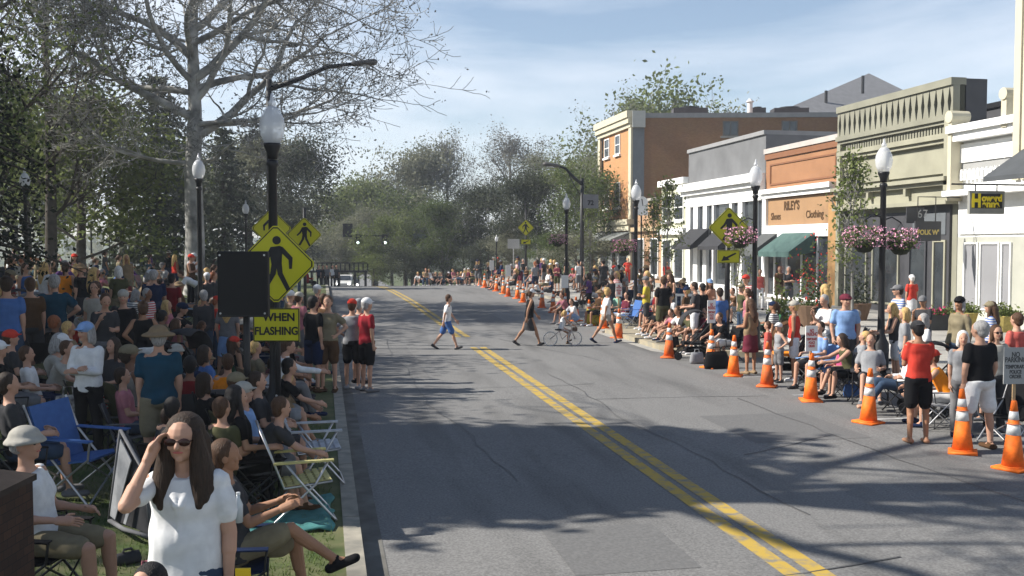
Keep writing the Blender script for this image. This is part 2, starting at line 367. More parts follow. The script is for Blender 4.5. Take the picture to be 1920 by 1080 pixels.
def skel(pn):
    if pn in SK: return SK[pn]
    p = POSES[pn]; s = Skel(); seated = 'pz' in p
    P = V((0, 0, p.get('pz', .93))); ln = R(p.get('lean', 0))
    U = V((0, math.sin(ln), math.cos(ln))); Rr = V((1, 0, 0)); Fw = U.cross(Rr)
    s.P, s.U, s.R, s.F = P, U, Rr, Fw
    s.hip = [P+Rr*-.09, P+Rr*.09]
    s.knee = []; s.ank = []; s.shin = []
    for i in (0, 1):
        k = s.hip[i]+nv(*p['th'][i])*.44; a = k+nv(*p['sh'][i])*.42; s.knee.append(k); s.ank.append(a)
    s.shl = [P+U*.475+Rr*-.155, P+U*.475+Rr*.155]
    s.elb = []; s.wri = []
    for i in (0, 1):
        e = s.shl[i]+nv(*p['up'][i])*.285; w = e+nv(*p['fo'][i])*.25; s.elb.append(e); s.wri.append(w)
    if not seated:
        dz = .08-min(a.z for a in s.ank)
        for a in [P]+s.hip+s.knee+s.ank+s.shl+s.elb+s.wri: a.z += dz
    hy, hp = p.get('hd', (0, 0)); ln2 = ln*.45
    Mh = Matrix.Rotation(hy, 3, 'Z') @ Matrix.Rotation(-ln2-hp+ (0 if ln < .6 else -.2), 3, 'X')
    s.neck = P+U*.52; s.HU = Mh @ V((0, 0, 1)); s.HF = Mh @ V((0, 1, 0)); s.HR = Mh @ V((1, 0, 0))
    s.H = s.neck+s.HU*.165+U*.02+s.HF*.012; s.Mh = Matrix((s.HR, s.HF, s.HU)).transposed() @ Matrix.Scale(1.07, 3)
    if pn == 'shade':
        s.elb[1], s.wri[1] = ik(s.shl[1], s.H+s.HF*.135+s.HR*.125-s.HU*.075, .285, .25, V((.3, .75, -1.0)))
    s.foot = []
    for i in (0, 1):
        d = V((-.12 if i == 0 else .12, 1, 0)).normalized(); tip = 0
        if p.get('walk'): tip = -.55 if i == 0 else .35
        elif s.ank[i].z > .2: tip = .45
        d = (d+V((0, 0, tip))).normalized(); s.foot.append(d)
    s.top = (s.H+s.HU*.115).z
    SK[pn] = s; return s
TR = [(-.10, .09, .075), (-.05, .155, .11), (.03, .158, .116), (.12, .138, .106), (.22, .13, .10), (.32, .143, .108), (.41, .152, .10), (.46, .142, .085), (.505, .11, .068), (.545, .06, .055)]
def torso(mb, s, t0, t1, inf, fx=1, neckr=None):
    rs = []
    for t, rx, ry in TR:
        if t0 <= t <= t1: rs.append((s.P+s.U*t, s.R, s.F, (rx+inf)*fx, ry+inf))
    mb.loft(rs, 18, 2.3)
def hand(mb, s, i, hi):
    w, e = s.wri[i], s.elb[i]; d = (w-e).normalized()
    side = (s.R*(1 if i == 0 else -1))          # towards the body
    n = (side-d*side.dot(d)).normalized(); a = d.cross(n).normalized()
    if a.dot(s.F) < 0: a = -a                    # thumb side
    if abs(d.z) < .5: a, n = (V((0, 0, 1))-d*d.z).normalized()*.5+n*.5, n; a = (a-d*a.dot(d)).normalized(); n = d.cross(a)*(-1 if i else 1)
    mb.capsule(w-d*.01, w+d*.075, .026, .03, 10, 1.35, a)
    for k in range(4):
        ln = (.036, .041, .038, .030)[k]; b = w+d*.09+a*(.028-.0187*k)
        m1 = b+(d*.93+n*.3).normalized()*ln; m2 = m1+(d*.7+n*.7).normalized()*ln*.8
        mb.capsule(b-d*.02, m1, .0088, .008, 7); mb.capsule(m1, m2, .008, .0068, 7)
    t0 = w+d*.03+a*.03; t1 = t0+(d*.6+a*.75+n*.2).normalized()*.035; t2 = t1+(d*.85+a*.3+n*.35).normalized()*.03
    mb.capsule(t0-a*.012, t1, .012, .0105, 7); mb.capsule(t1, t2, .01, .008, 7)
def arms(mb, s, frac, inf):
    for i in (0, 1):
        a, e, w = s.shl[i], s.elb[i], s.wri[i]
        if frac <= 1:
            q = a.lerp(e, frac); mb.capsule(a, q, .050+inf*.7, .044+inf*1.3, 12)
            if frac < 1: pass
        else:
            mb.capsule(a, e, .050+inf*.7, .042+inf*.7, 12); mb.capsule(e, e.lerp(w, frac-1), .041+inf*.7, .03+inf, 12)
def legs(mb, s, frac, inf, flare=0):
    for i in (0, 1):
        h, k, a = s.hip[i], s.knee[i], s.ank[i]
        if frac <= 1: mb.capsule(h, h.lerp(k, frac), .088+inf, .062+inf+flare, 14)
        else:
            mb.capsule(h, k, .088+inf, .06+inf, 14); mb.capsule(k, k.lerp(a, frac-1), .058+inf, .045+inf+flare, 12)
def body_mesh(pn, hi=False):
    s = skel(pn); mb = MB()
    torso(mb, s, -1, 1, -.006)
    mb.capsule(s.P+s.U*.5, s.H-s.HU*.04, .055, .05, 12)
    mb.ell(s.H+s.HU*.022, .074, .093, .094, s.Mh); mb.ell(s.H+s.HF*.022-s.HU*.038, .057, .068, .07, s.Mh)
    mb.capsule(s.H+s.HF*.045-s.HU*.075, s.H+s.HF*.068-s.HU*.085, .032, .024, 10)
    mb.capsule(s.H+s.HF*.088+s.HU*.015, s.H+s.HF*.105-s.HU*.02, .009, .015, 8)
    for q in (-1, 1): mb.ell(s.H+s.HR*q*.076-s.HU*.005, .012, .02, .03, s.Mh, 8, 6)
    for q in (-1, 1): mb.ell(s.H+s.HR*q*.035+s.HF*.078-s.HU*.022, .02, .015, .018, s.Mh, 8, 6)
    for i in (0, 1):
        a, e, w = s.shl[i], s.elb[i], s.wri[i]
        mb.capsule(a-s.R*(.03 if i else -.03), a, .05, .052, 12)
        mb.capsule(a, e, .05, .038, 12); mb.capsule(e, w, .038, .024, 12); mb.capsule(e, e.lerp(w, .4), .038, .037, 10)
        h, k, an = s.hip[i], s.knee[i], s.ank[i]; d = s.foot[i]
        mb.capsule(h, k, .088, .052, 14); mb.capsule(k, an, .05, .034, 12)
        bk = (an-k).normalized(); cv = (s.F-bk*s.F.dot(bk)); cv = cv.normalized() if cv.length > .1 else V((0, 0, 1))
        mb.capsule(k.lerp(an, .2)-cv*.015, k.lerp(an, .5)-cv*.012, .046, .042, 10)
        hl = an-d*.045-V((0, 0, .04)); tp = an+d*.155-V((0, 0, .052))
        mb.capsule(an, hl, .034, .033, 10); mb.capsule(hl, tp, .034, .028, 12, 1.35, d.cross(V((0, 0, 1))))
        mb.capsule(an, tp.lerp(hl, .3), .033, .026, 10)
    if hi:
        for i in (0, 1): hand(mb, s, i, True)
        me = remesh(mb, .0052, 1)
    else:
        me = remesh(mb, .0135, 1)
        m2 = MB()
        for i in (0, 1): hand(m2, s, i, False)
        import bmesh
        bm = bmesh.new(); bm.from_mesh(me); t = m2.mesh('t', []); fix_normals(t); bm.from_mesh(t); bm.to_mesh(me); bm.free()
    me.polygons.foreach_set('use_smooth', [True]*len(me.polygons))
    return me
MESH = {}
def skirt_rings(s, length, r0, r1):
    d = ((s.knee[0]+s.knee[1])/2-s.P).normalized()
    return [(s.P+s.U*.05, s.R, s.F, .165, .12), (s.P+d*.05, s.R, s.F, .185, .14), (s.P+d*length*.5, s.R, s.F, (r0+r1)/2, (r0+r1)/2*.8), (s.P+d*length, s.R, s.F, r1, r1*.8)]
def part_mesh(kind, pn, hi=False):
    key = (kind, pn, hi)
    if key in MESH: return MESH[key]
    s = skel(pn); mb = MB(); vx = .015 if not hi else .009; sm = 2
    if kind == 'body': me = body_mesh(pn, hi); MESH[key] = me; return me
    if kind in ('tee', 'tank', 'long', 'polo'):
        torso(mb, s, -.06, .51, .017, 1.03)
        if kind == 'tank': mb.capsule(s.shl[0]+s.R*.03, s.shl[1]-s.R*.03, .05, .05, 10)
        else: arms(mb, s, .62 if kind != 'long' else 1.93, .016)
        if kind in ('polo', 'long'): mb.lathe([(0, 0), (.062, 0), (.066, .03), (0, .035)], 12, s.P+s.U*.515)
    elif kind == 'dress':
        torso(mb, s, .0, .51, .02, 1.0); arms(mb, s, .3, .012); mb.loft(skirt_rings(s, .5, .2, .25), 18)
    elif kind == 'tunic':
        torso(mb, s, .2, .51, .017, 1.03); arms(mb, s, .62, .012); mb.capsule(s.shl[0], s.P+s.U*.495, .066, .055, 12); mb.capsule(s.shl[1], s.P+s.U*.495, .066, .055, 12); mb.loft([(s.P+s.U*.4, s.R, s.F, .165, .118), (s.P+s.U*.24, s.R, s.F, .168, .125), (s.P+s.U*.05, s.R, s.F, .186, .138), (s.P-s.U*.25, s.R, s.F, .215, .16), (s.P-s.U*.56, s.R, s.F, .235, .18)], 22, 2.3)
        mb.capsule(s.P+s.U*.53+s.F*.05+s.R*.055, s.P+s.U*.38+s.F*.13+s.R*.012, .014, .01, 8); mb.capsule(s.P+s.U*.53+s.F*.05-s.R*.055, s.P+s.U*.38+s.F*.13-s.R*.012, .014, .01, 8)
        mb.capsule(s.P+s.U*.38+s.F*.128, s.P+s.U*.12+s.F*.13, .007, .005, 6)
    elif kind == 'skirt': mb.loft(skirt_rings(s, .42, .19, .21), 18)
    elif kind == 'shorts': torso(mb, s, -.10, .07, .022); legs(mb, s, .8, .014, .02)
    elif kind == 'briefs': torso(mb, s, -.10, .07, .022); legs(mb, s, .4, .012, .01)
    elif kind == 'trousers': torso(mb, s, -.10, .07, .02); legs(mb, s, 1.94, .012, .012)
    elif kind in ('shoe0', 'shoe1'):
        i = int(kind[-1]); an, d = s.ank[i], s.foot[i]
        hl = an-d*.05-V((0, 0, .042)); tp = an+d*.165-V((0, 0, .055))
        mb.capsule(hl, tp, .04, .034, 12, 1.4, d.cross(V((0, 0, 1)))); mb.capsule(an+V((0, 0, .0)), hl.lerp(tp, .3), .042, .034, 10); vx = .011; sm = 1
    elif kind == 'short_hair':
        mb.ell(s.H+s.HU*.035-s.HF*.02, .084, .093, .1, s.Mh); mb.ell(s.H-s.HF*.045-s.HU*.02, .07, .06, .08, s.Mh); vx = .012
    elif kind == 'fringe_hair':
        mb.ell(s.H-s.HU*.005-s.HF*.03, .08, .072, .062, s.Mh); mb.ell(s.H-s.HF*.045+s.HU*.03, .06, .06, .06, s.Mh); vx = .012
    elif kind in ('long_hair', 'bob_hair', 'pony_hair', 'bun_hair'):
        mb.ell(s.H+s.HU*.035-s.HF*.022, .089, .096, .103, s.Mh); mb.ell(s.H-s.HF*.05-s.HU*.02, .082, .062, .09, s.Mh)
        if kind == 'bob_hair':
            for q in (-1, 1): mb.capsule(s.H+s.HR*q*.07+s.HU*.02+s.HF*.0, s.H+s.HR*q*.078-s.HU*.11, .032, .035, 10)
            mb.capsule(s.H-s.HF*.06, s.H-s.HF*.07-s.HU*.12, .075, .07, 12)
        if kind == 'long_hair':
            mb.capsule(s.H-s.HF*.06, s.P+s.U*.4-s.F*.1, .08, .07, 12, 1.3, s.R)
            mb.capsule(s.P+s.U*.4-s.F*.1, s.P+s.U*.3-s.F*.115, .065, .03, 12, 1.3, s.R)
            for q in (-1, 1): mb.capsule(s.H+s.HR*q*.072+s.HU*.02+s.HF*.01, s.P+s.U*.42+s.R*q*.095+s.F*.05, .03, .03, 10)
        if kind == 'pony_hair': mb.capsule(s.H-s.HF*.09+s.HU*.03, s.H-s.HF*.14-s.HU*.02, .03, .035, 10); mb.capsule(s.H-s.HF*.14-s.HU*.02, s.H-s.HF*.125-s.HU*.18, .035, .018, 10)
        if kind == 'bun_hair': mb.ell(s.H-s.HF*.08+s.HU*.11, .045, .045, .045)
        vx = .012 if not hi else .008
    elif kind == 'curtain_hair':
        mb.ell(s.H+s.HU*.038-s.HF*.024, .09, .094, .102, s.Mh); mb.capsule(s.H-s.HF*.05, s.P+s.U*.42-s.F*.09, .085, .09, 12, 1.3, s.R)
        for q in (-1, 1):
            for j, (dx, w0, w1, e) in enumerate(((.0, .034, .05, .37), (.022, .03, .045, .40), (-.018, .026, .036, .41), (.035, .024, .04, .44), (.01, .024, .04, .35))):
                a_ = s.H+s.HR*q*(.07+dx*.2)+s.HU*(.03-.02*j)+s.HF*(.03-.012*j); b_ = s.P+s.U*.49+s.R*q*(.085+dx)+s.F*(.06-.02*j)
                mb.capsule(a_, b_, w0, w1, 12); mb.capsule(b_, s.P+s.U*e+s.R*q*(.088+dx*1.1)+s.F*(.10-.014*j), w1, .024, 12)
        vx = .007
    elif kind in ('cap', 'cap_back'):
        q = 1 if kind == 'cap' else -1
        mb.ell(s.H+s.HU*.055-s.HF*.005, .09, .106, .083, s.Mh)
        mb.loft([(s.H+s.HU*(.045)+s.HF*q*.085, s.HR, s.HF, .07, .075), (s.H+s.HU*(.058)+s.HF*q*.083, s.HR, s.HF, .068, .073)], 14); vx = .011; sm = 1
    elif kind in ('sunhat', 'bucket'):
        w = .17 if kind == 'sunhat' else .135
        mb.ell(s.H+s.HU*.07, .09, .104, .075, s.Mh)
        z0 = .035
        mb.loft([(s.H+s.HU*(z0-.02), s.HR, s.HF, w, w*1.05), (s.H+s.HU*(z0+.005), s.HR, s.HF, w*.97, w*1.02), (s.H+s.HU*(z0+.035), s.HR, s.HF, .095, .11)], 18); vx = .012; sm = 1
    elif kind in ('eye0', 'eye1'):
        q = -1 if kind == 'eye0' else 1
        mb.ell(s.H+s.HR*q*.031+s.HF*.0865+s.HU*.008, .0125, .006, .006, s.Mh, 8, 6); me = mb.mesh(kind, []); MESH[key] = me; return me
    elif kind == 'mouth':
        mb.ell(s.H+s.HF*.0915-s.HU*.048, .024, .008, .0065, s.Mh, 8, 6); me = mb.mesh(kind, []); MESH[key] = me; return me
    elif kind == 'glasses':
        for q in (-1, 1): mb.ell(s.H+s.HR*q*.033+s.HF*.098+s.HU*.008, .028, .006, .02, s.Mh, 12, 6)
        mb.capsule(s.H+s.HR*-.01+s.HF*.1+s.HU*.012, s.H+s.HR*.01+s.HF*.1+s.HU*.012, .003, .003, 6)
        for q in (-1, 1): mb.capsule(s.H+s.HR*q*.058+s.HF*.09+s.HU*.012, s.H+s.HR*q*.08-s.HF*.0+s.HU*.01, .0035, .003, 6)
        me = mb.mesh(kind, []); MESH[key] = me; return me
    elif kind == 'backpack':
        mb.capsule(s.P+s.U*.4-s.F*.17, s.P+s.U*.15-s.F*.18, .1, .12, 12, 1.3, s.R)
    me = remesh(mb, vx, sm)
    me.polygons.foreach_set('use_smooth', [True]*len(me.polygons))
    if kind in ('tee', 'long', 'polo', 'tunic', 'trousers', 'dress', 'shorts', 'tank', 'skirt'):
        rg = random.Random(sum(map(ord, pn)) % 7 + len(kind)); am = .0055 if not hi else .0065
        ph = [(rg.uniform(12, 34), rg.uniform(0, 6), V((rg.uniform(-1, 1), rg.uniform(-1, 1), rg.uniform(-.3, .9))).normalized()) for _ in range(5)]
        ns = [v.normal.copy() for v in me.vertices]
        for v, nn in zip(me.vertices, ns):
            w = sum(math.sin(v.co.dot(d)*f+p+2*math.sin(v.co.z*9+p)) for f, p, d in ph)
            v.co += nn*w*am*.6
    MESH[key] = me; return me
def attach(kind, name, pn, body, m, hi=False):
    me = part_mesh(kind, pn, hi)
    o = bpy.data.objects.new(name, me); COL.objects.link(o); o.parent = body
    if not me.materials: me.materials.append(m)
    o.material_slots[0].link = 'OBJECT'; o.material_slots[0].material = m
    return o
LABELS = {}
PEOPLE = []
def person(loc, pose, H, heading, top, bot, hair, hat='', label='', group=None, skin='light', face=True, hi=False, wide=1.0, name='person', shoes='white'):
    b = bpy.data.objects.new(name, part_mesh('body', pose, hi)); COL.objects.link(b)
    me = b.data
    if not me.materials: me.materials.append(SKIN[skin])
    b.material_slots[0].link = 'OBJECT'; b.material_slots[0].material = SKIN[skin]
    k = H/1.75; b.scale = (k*wide, k*wide, k); b.location = loc; b.rotation_euler.z = R(heading)
    tk, tcx = top.split(':')
    nm = dict(tee='shirt', tank='tank_top', long='shirt', polo='shirt', dress='dress', tunic='dress')[tk]
    attach(tk, nm, pose, b, cloth(tcx), hi)
    if bot:
        bk, bc = bot.split(':'); attach(bk, bk, pose, b, cloth(bc), hi)
    if hair:
        hk, hc = hair.split(':'); attach(hk+'_hair', 'hair', pose, b, hairm(hc), hi)
    if hat:
        hk, hc = hat.split(':'); attach(hk, 'cap' if 'cap' in hk else 'hat', pose, b, cloth(hc))
    if shoes:
        for i in '01': attach('shoe'+i, 'shoe', pose, b, cloth(shoes))
    if face:
        for i in '01': attach('eye'+i, 'eye', pose, b, HANDC)
        attach('mouth', 'mouth', pose, b, LIPS)
    tag(b, label, 'person', group)
    PEOPLE.append(b); return b
# ================================================================ GROUND
def sheet(name, xs, ys, fn, m, kind='structure'):
    mb = MB(); nx = len(xs); vs = [(x, y, fn(x, y)) for y in ys for x in xs]; fs = []
    for j in range(len(ys)-1):
        for i in range(nx-1): fs.append((j*nx+i, j*nx+i+1, (j+1)*nx+i+1, (j+1)*nx+i))
    mb.add(vs, fs); o = mb.build(name, m, smooth=True); tag(o, None, kind=kind); return o
def rng(a, b, st):
    r = []; x = a
    while x < b-1e-6: r.append(x); x += st
    return r+[b]
EARTH = mat('earth_grass', (.05, .07, .025), .95, .3, .6, col2=(.085, .095, .04))
ASPH = asphalt_mat()
GRASSM = mat('lawn_grass', (.045, .075, .018), .95, .3, 2.5, col2=(.13, .125, .06), bump=.4)
CONC = mat('concrete', (.36, .34, .3), .9, .1, 3, col2=(.27, .26, .24), bump=.1)
KERBM = mat('kerb_stone', (.34, .31, .25), .9, .2, 5, col2=(.2, .19, .16), bump=.3)
YPAINT = mat('yellow_line_paint', (.42, .285, .055), .85, .1, 7, col2=(.2, .185, .15)); _r = [n for n in YPAINT.node_tree.nodes if n.type == 'VALTORGB'][0]; _r.color_ramp.elements[0].position = .46; _r.color_ramp.elements[1].position = .66
WPAINT = mat('white_line_paint', (.5, .5, .48), .8, .1, 5, col2=(.26, .26, .26))
ysr = rng(-4, 58, 4)+rng(60, 150, 3)+rng(160, 620, 20)+rng(700, 2200, 300)
sheet('ground', [-1500, -400, -150, -90]+rng(-60, -8, 4)+rng(-7, 22, 1)+rng(26, 90, 8)+[150, 400, 1500], ysr, lambda x, y: gz(x, y)-.06-(.0 if y < 620 else 0), EARTH)
ysd = rng(-4, 58, 2)+rng(59.5, 150, 1.5)+rng(155, 620, 10)
def road_x(y): return .4, (11.4 if y < 110 else 9)
def rs(x, y): return gz(x, y)
sheet('road', [.33, 1, 2, 3, 4.27, 5.5, 6.5, 7.5, 8.5, 9.5, 10.5, 11.42], ysd, lambda x, y: gz(x, y), ASPH)
sheet('lawn', rng(-60, -10, 5)+rng(-9.5, .0, .6)+[.19], [y for y in rng(-4, 130, 1.5)], lambda x, y: gz(x, y)+.125, GRASSM)
sheet('pavement', rng(11.55, 30, 1.5), [y for y in rng(-4, 82, 2)], lambda x, y: gz(x, y)+.13, CONC)
# kerbs
def kerb(name, x0, x1, y0, y1, h=.13):
    mb = MB(); ys = rng(y0, y1, 2.4)
    for a, b in zip(ys, ys[1:]):
        g = .012
        for (p, q) in ((a+g, b-g),):
            z0, z1 = gz((x0+x1)/2, p), gz((x0+x1)/2, q)
            vs = [V((x, y, (z0 if y == p else z1)+(h if t else -.05))) for t in (0, 1) for y in (p, q) for x in (x0, x1)]
            mb.add(vs, [(0, 2, 3, 1), (4, 5, 7, 6), (0, 1, 5, 4), (2, 6, 7, 3), (0, 4, 6, 2), (1, 3, 7, 5)])
    o = mb.build(name, KERBM); tag(o, None, kind='structure'); return o
kerb('kerb', .18, .35, -2, 74, .135)
GUT = mat('gutter_shade_tone', (.09, .085, .075), .95, .3, 3, col2=(.16, .155, .14), bump=.2)  # shadowed gutter beside the kerb, its shade painted in as a dark tone
kerb('kerb', 11.38, 11.56, -2, 23.3, .135); kerb('kerb', 11.38, 11.56, 31.2, 82, .135)
BUMP = mat('tan_concrete', (.34, .29, .2), .9, .1, 3, col2=(.25, .23, .18))
mb = MB(); poly = [(11.56, 22.6), (9.9, 23.5), (9.05, 25), (9.0, 30.0), (9.7, 31.6), (11.56, 32.4)]
mb.prism([(x, y, gz(x, y)-.05) for x, y in poly], (0, 0, .19)); tag(mb.build('pavement_bump_out', BUMP), None, kind='structure')
mb = MB(); pts = [(9.55, 22.9), (8.75, 24.7), (8.7, 30.2), (9.4, 32.0)]
for a, b in zip(pts, pts[1:]):
    mb.add([(a[0], a[1], gz(*a)+.008), (b[0], b[1], gz(*b)+.008), (b[0]+.3, b[1], gz(*b)+.008), (a[0]+.3, a[1], gz(*a)+.008)], [(0, 3, 2, 1)])
tag(mb.build('gutter_strip', CONC), None, kind='structure')
# painted markings
def strip(name, x0, x1, y0, y1, m, fx=lambda y: 0, lift=.005):
    mb = MB(); ys = rng(y0, y1, 1.5); vs = []; fs = []
    for y in ys: vs += [(x0+fx(y), y, gz(x0+fx(y), y)+lift), (x1+fx(y), y, gz(x1+fx(y), y)+lift)]
    for i in range(len(ys)-1): fs.append((2*i, 2*i+1, 2*i+3, 2*i+2))
    mb.add(vs, fs); return tag(mb.build(name, m), None, kind='structure')
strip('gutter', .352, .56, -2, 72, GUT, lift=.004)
strip('centre_line', 4.04, 4.22, 4, 26.6, YPAINT); strip('centre_line', 4.31, 4.49, 4, 26.6, YPAINT)
strip('centre_line', 4.05, 4.22, 29.5, 70, YPAINT, lambda y: -ss(45, 75, y)*.6); strip('centre_line', 4.33, 4.50, 29.5, 70, YPAINT, lambda y: -ss(45, 75, y)*.6)
for y in (14.5, 17.1, 19.6):
    strip('parking_tick', 8.95, 9.9, y, y+.1, WPAINT)
# far road that climbs beyond the dip
mb = MB(); CARP = ASPH
# joints of the pavement
mb = MB()
for y in rng(8, 60, 3):
    mb.add([(11.6, y, gz(11.6, y)+.134), (22.3, y, gz(22.3, y)+.134), (22.3, y+.03, gz(22.3, y)+.134), (11.6, y+.03, gz(11.6, y)+.134)], [(0, 1, 2, 3)])
tag(mb.build('pavement_joints', mat('joint', (.12, .115, .1), .9, .1, 4)), None, kind='structure')
# patches and sealed cracks
TAR = mat('tar_seal', (.07, .07, .07), .6, .15, 8); PAT = mat('patch_asphalt', (.13, .128, .125), .9, .15, 30, bump=.15)
for (x0, x1, y0, y1) in ((6.3, 8.2, 13.2, 15.4), (1.1, 2.3, 21, 27), (5.6, 6.7, 34, 41), (2.2, 3.4, 8.2, 9.6)):
    strip('asphalt_patch', x0, x1, y0, y1, PAT, lift=.003)
_g = random.Random(12)
for (x, y, dx, dy, n_) in ((5.2, 9, .02, .9, 22), (2.4, 11, -.03, 1.0, 30), (7.9, 8.6, .0, .9, 16), (.9, 19, .9, .05, 9), (4.6, 17.5, .8, -.05, 8), (6.9, 22.5, -.25, .9, 12), (1.2, 7.4, .85, .15, 8), (5.5, 12.3, .6, .35, 6)):
    mb = MB(); vs = []; fs = []
    for i in range(n_):
        x += dx*.6+_g.uniform(-.09, .09); y += dy*.6+_g.uniform(-.09, .09); w = _g.uniform(.005, .014); q_ = V((dy, -dx, 0)).normalized()*w
        vs += [(x-q_.x, y-q_.y, gz(x, y)+.0075), (x+q_.x, y+q_.y, gz(x, y)+.0075)]
        if i: k = 2*i; fs.append((k-2, k-1, k+1, k))
    mb.add(vs, fs); tag(mb.build('tar_seam', TAR), None, kind='structure')
# near grass blades
rg = random.Random(4); mb = MB()
BL = leaf_mat('grass_blade', (.05, .1, .02), (.16, .2, .06), .3)
for _ in range(26000):
    y = 5.2+rg.random()**1.3*10; x = .08-rg.random()*(.36*y+.6)
    z = gz(x, y)+.12; h = rg.uniform(.02, .065); a = rg.uniform(0, 6.3); w = .006; dx, dy = math.cos(a)*w, math.sin(a)*w; lx, ly = rg.uniform(-.03, .03), rg.uniform(-.03, .03)
    mb.add([(x-dx, y-dy, z), (x+dx, y+dy, z), (x+lx, y+ly, z+h)], [(0, 1, 2)])
tag(mb.build('grass', BL), 'short green grass along the kerb', 'grass', kind='stuff')
# ================================================================ BUILDINGS
XF = 22.6
def fy(px, x=XF):
    a = math.atan((px-960)/F)+YAW; return x/math.tan(a)
def fz(px, py, x=XF): return z_at(px, py, x, fy(px, x))
def FB(mb, y0, y1, z0, z1, d0, d1, x=XF): return mb.box(x-d1, x-d0, min(y0, y1), max(y0, y1), z0, z1)
GLASS = glass_mat()
INTER = mat('shop_interior', (.05, .045, .04), .9, .3, 2)
CREAM = mat('cream_paint', (.50, .46, .34), .7, .06, 2)
def window(parent, y0, y1, z0, z1, d, x=XF, fm=WHITEP, sill=True, w=.08, pm=GLASS, mull=True):
    mb = MB(); FB(mb, y0, y0+w, z0, z1, d-.05, d+.06, x); FB(mb, y1-w, y1, z0, z1, d-.05, d+.06, x); FB(mb, y0+w, y1-w, z1-w, z1, d-.05, d+.055, x); FB(mb, y0+w, y1-w, z0, z0+w, d-.05, d+.055, x)
    if mull: FB(mb, y0+w, y1-w, (z0+z1)/2-.03, (z0+z1)/2+.03, d-.02, d+.04, x)
    o = mb.build('window', fm, parent)
    p = MB(); FB(p, y0+w, y1-w, z0+w, z1-w, d-.04, d+.004, x); p.build('pane', pm, o)
    if sill: q = MB(); FB(q, y0-.12, y1+.12, z0-.16, z0-.003, d-.02, d+.16, x); q.build('sill', fm, o)
    return o
def bld(name, label, cat='building'):
    return root(name, (0, 0, 0), 0, label, cat)
def part(parent, name, m, *boxes):
    mb = MB()
    for b in boxes: FB(mb, *b)
    return mb.build(name, m, parent)
# ---- brick three-storey
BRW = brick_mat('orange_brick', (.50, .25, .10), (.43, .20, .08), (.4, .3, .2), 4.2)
BRS = brick_mat('shaded_side_brick', (.25, .135, .065), (.21, .105, .05), (.19, .13, .085), 4.2)  # front brick darkened, the shade of the unlit side put into the colour
b = bld('brick_building', 'three storey orange brick corner building with cream cornice and blank side wall shaded brown')
g0 = .3
mb = MB(); mb.prism([(22.6, 77.1, g0-.5), (22.6, 68.4, g0-.5), (40.5, 64.2, g0-.5), (43, 74, g0-.5)], (0, 0, 12.9)); mb.cm = 1
mb.build('wall', [BRW, BRW], b)
sv = (V((40.5, 64.2, 0))-V((22.6, 68.4, 0))); sl_ = sv.length; sv.normalize(); sn = V((sv.y, -sv.x, 0))
def SB(mb, a0, a1, z0, z1, d0, d1):
    o = V((22.6, 68.4, 0)); vs = []
    for z in (z0, z1):
        for d in (d0, d1):
            for a in (a0, a1): q = o+sv*a+sn*d; vs.append((q.x, q.y, z))
    mb.add(vs, [(0, 2, 3, 1), (4, 5, 7, 6), (0, 1, 5, 4), (2, 6, 7, 3), (0, 4, 6, 2), (1, 3, 7, 5)])
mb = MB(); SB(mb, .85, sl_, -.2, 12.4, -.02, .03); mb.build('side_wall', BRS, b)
mb = MB(); SB(mb, 0.02, .85, -.2, 12.4, -.02, .05); mb.build('painted_strip', mat('slate_paint', (.13, .14, .15), .7, .08, 3), b)
mb = MB(); SB(mb, .9, sl_, 12.4, 12.75, -.3, .09); mb.build('coping', mat('coping_grey', (.2, .2, .2), .7, .08, 3), b)
mb = MB(); mb.prism([(22.9, 76.8, 12.4), (22.9, 68.6, 12.4), (40.2, 64.6, 12.4), (42.7, 73.7, 12.4)], (0, 0, .12)); mb.build('roof', mat('roof_dark', (.06, .06, .06), .9, .1, 3), b)
part(b, 'cornice', CREAM, (68.3, 77.2, 12.45, 12.95, -.4, .5), (68.35, 77.15, 12.05, 12.447, -.3, .38), (68.4, 77.1, 11.75, 12.047, 0, .2))
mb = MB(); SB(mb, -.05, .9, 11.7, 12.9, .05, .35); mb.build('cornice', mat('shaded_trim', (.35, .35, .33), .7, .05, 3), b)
part(b, 'corner_pilaster', CREAM, (68.4, 69.0, g0, 11.74, -.05, .14)); part(b, 'corner_pilaster', CREAM, (76.5, 77.1, g0, 11.74, -.05, .14))
part(b, 'downpipe', BLACK, (75.9, 76.05, 5, 11.7, .0, .12))
for (p0, p1) in ((1133.5, 1142.5), (1153.5, 1162.5)):
    for (za, zb) in ((10.05, 11.55), (5.95, 7.9)):
        y0, y1 = fy(p1), fy(p0); window(b, y0, y1, za, zb, .02)
part(b, 'shop_cornice', CREAM, (68.3, 77.2, 4.55, 4.95, -.1, .45), (68.4, 77.1, 4.1, 4.547, -.1, .3))
mb = MB(); mb.prism([(22.6, 76.9, 4.05), (22.6, 76.9, 3.5), (21.0, 76.9, 3.35), (21.0, 76.9, 3.45)], (0, -8.3, 0)); mb.build('awning', mat('grey_awning', (.18, .19, .18), .85, .1, 4), b)
part(b, 'shopfront', mat('grey_shopfront', (.3, .32, .33), .7, .06, 3), (68.45, 77.05, g0, 3.4, -.1, .06))
for y0, y1 in ((69.2, 71.5), (72, 73.2), (74, 76.4)): window(b, y0, y1, g0+.35, 3.2, .07, fm=WHITEP, sill=False, mull=False)
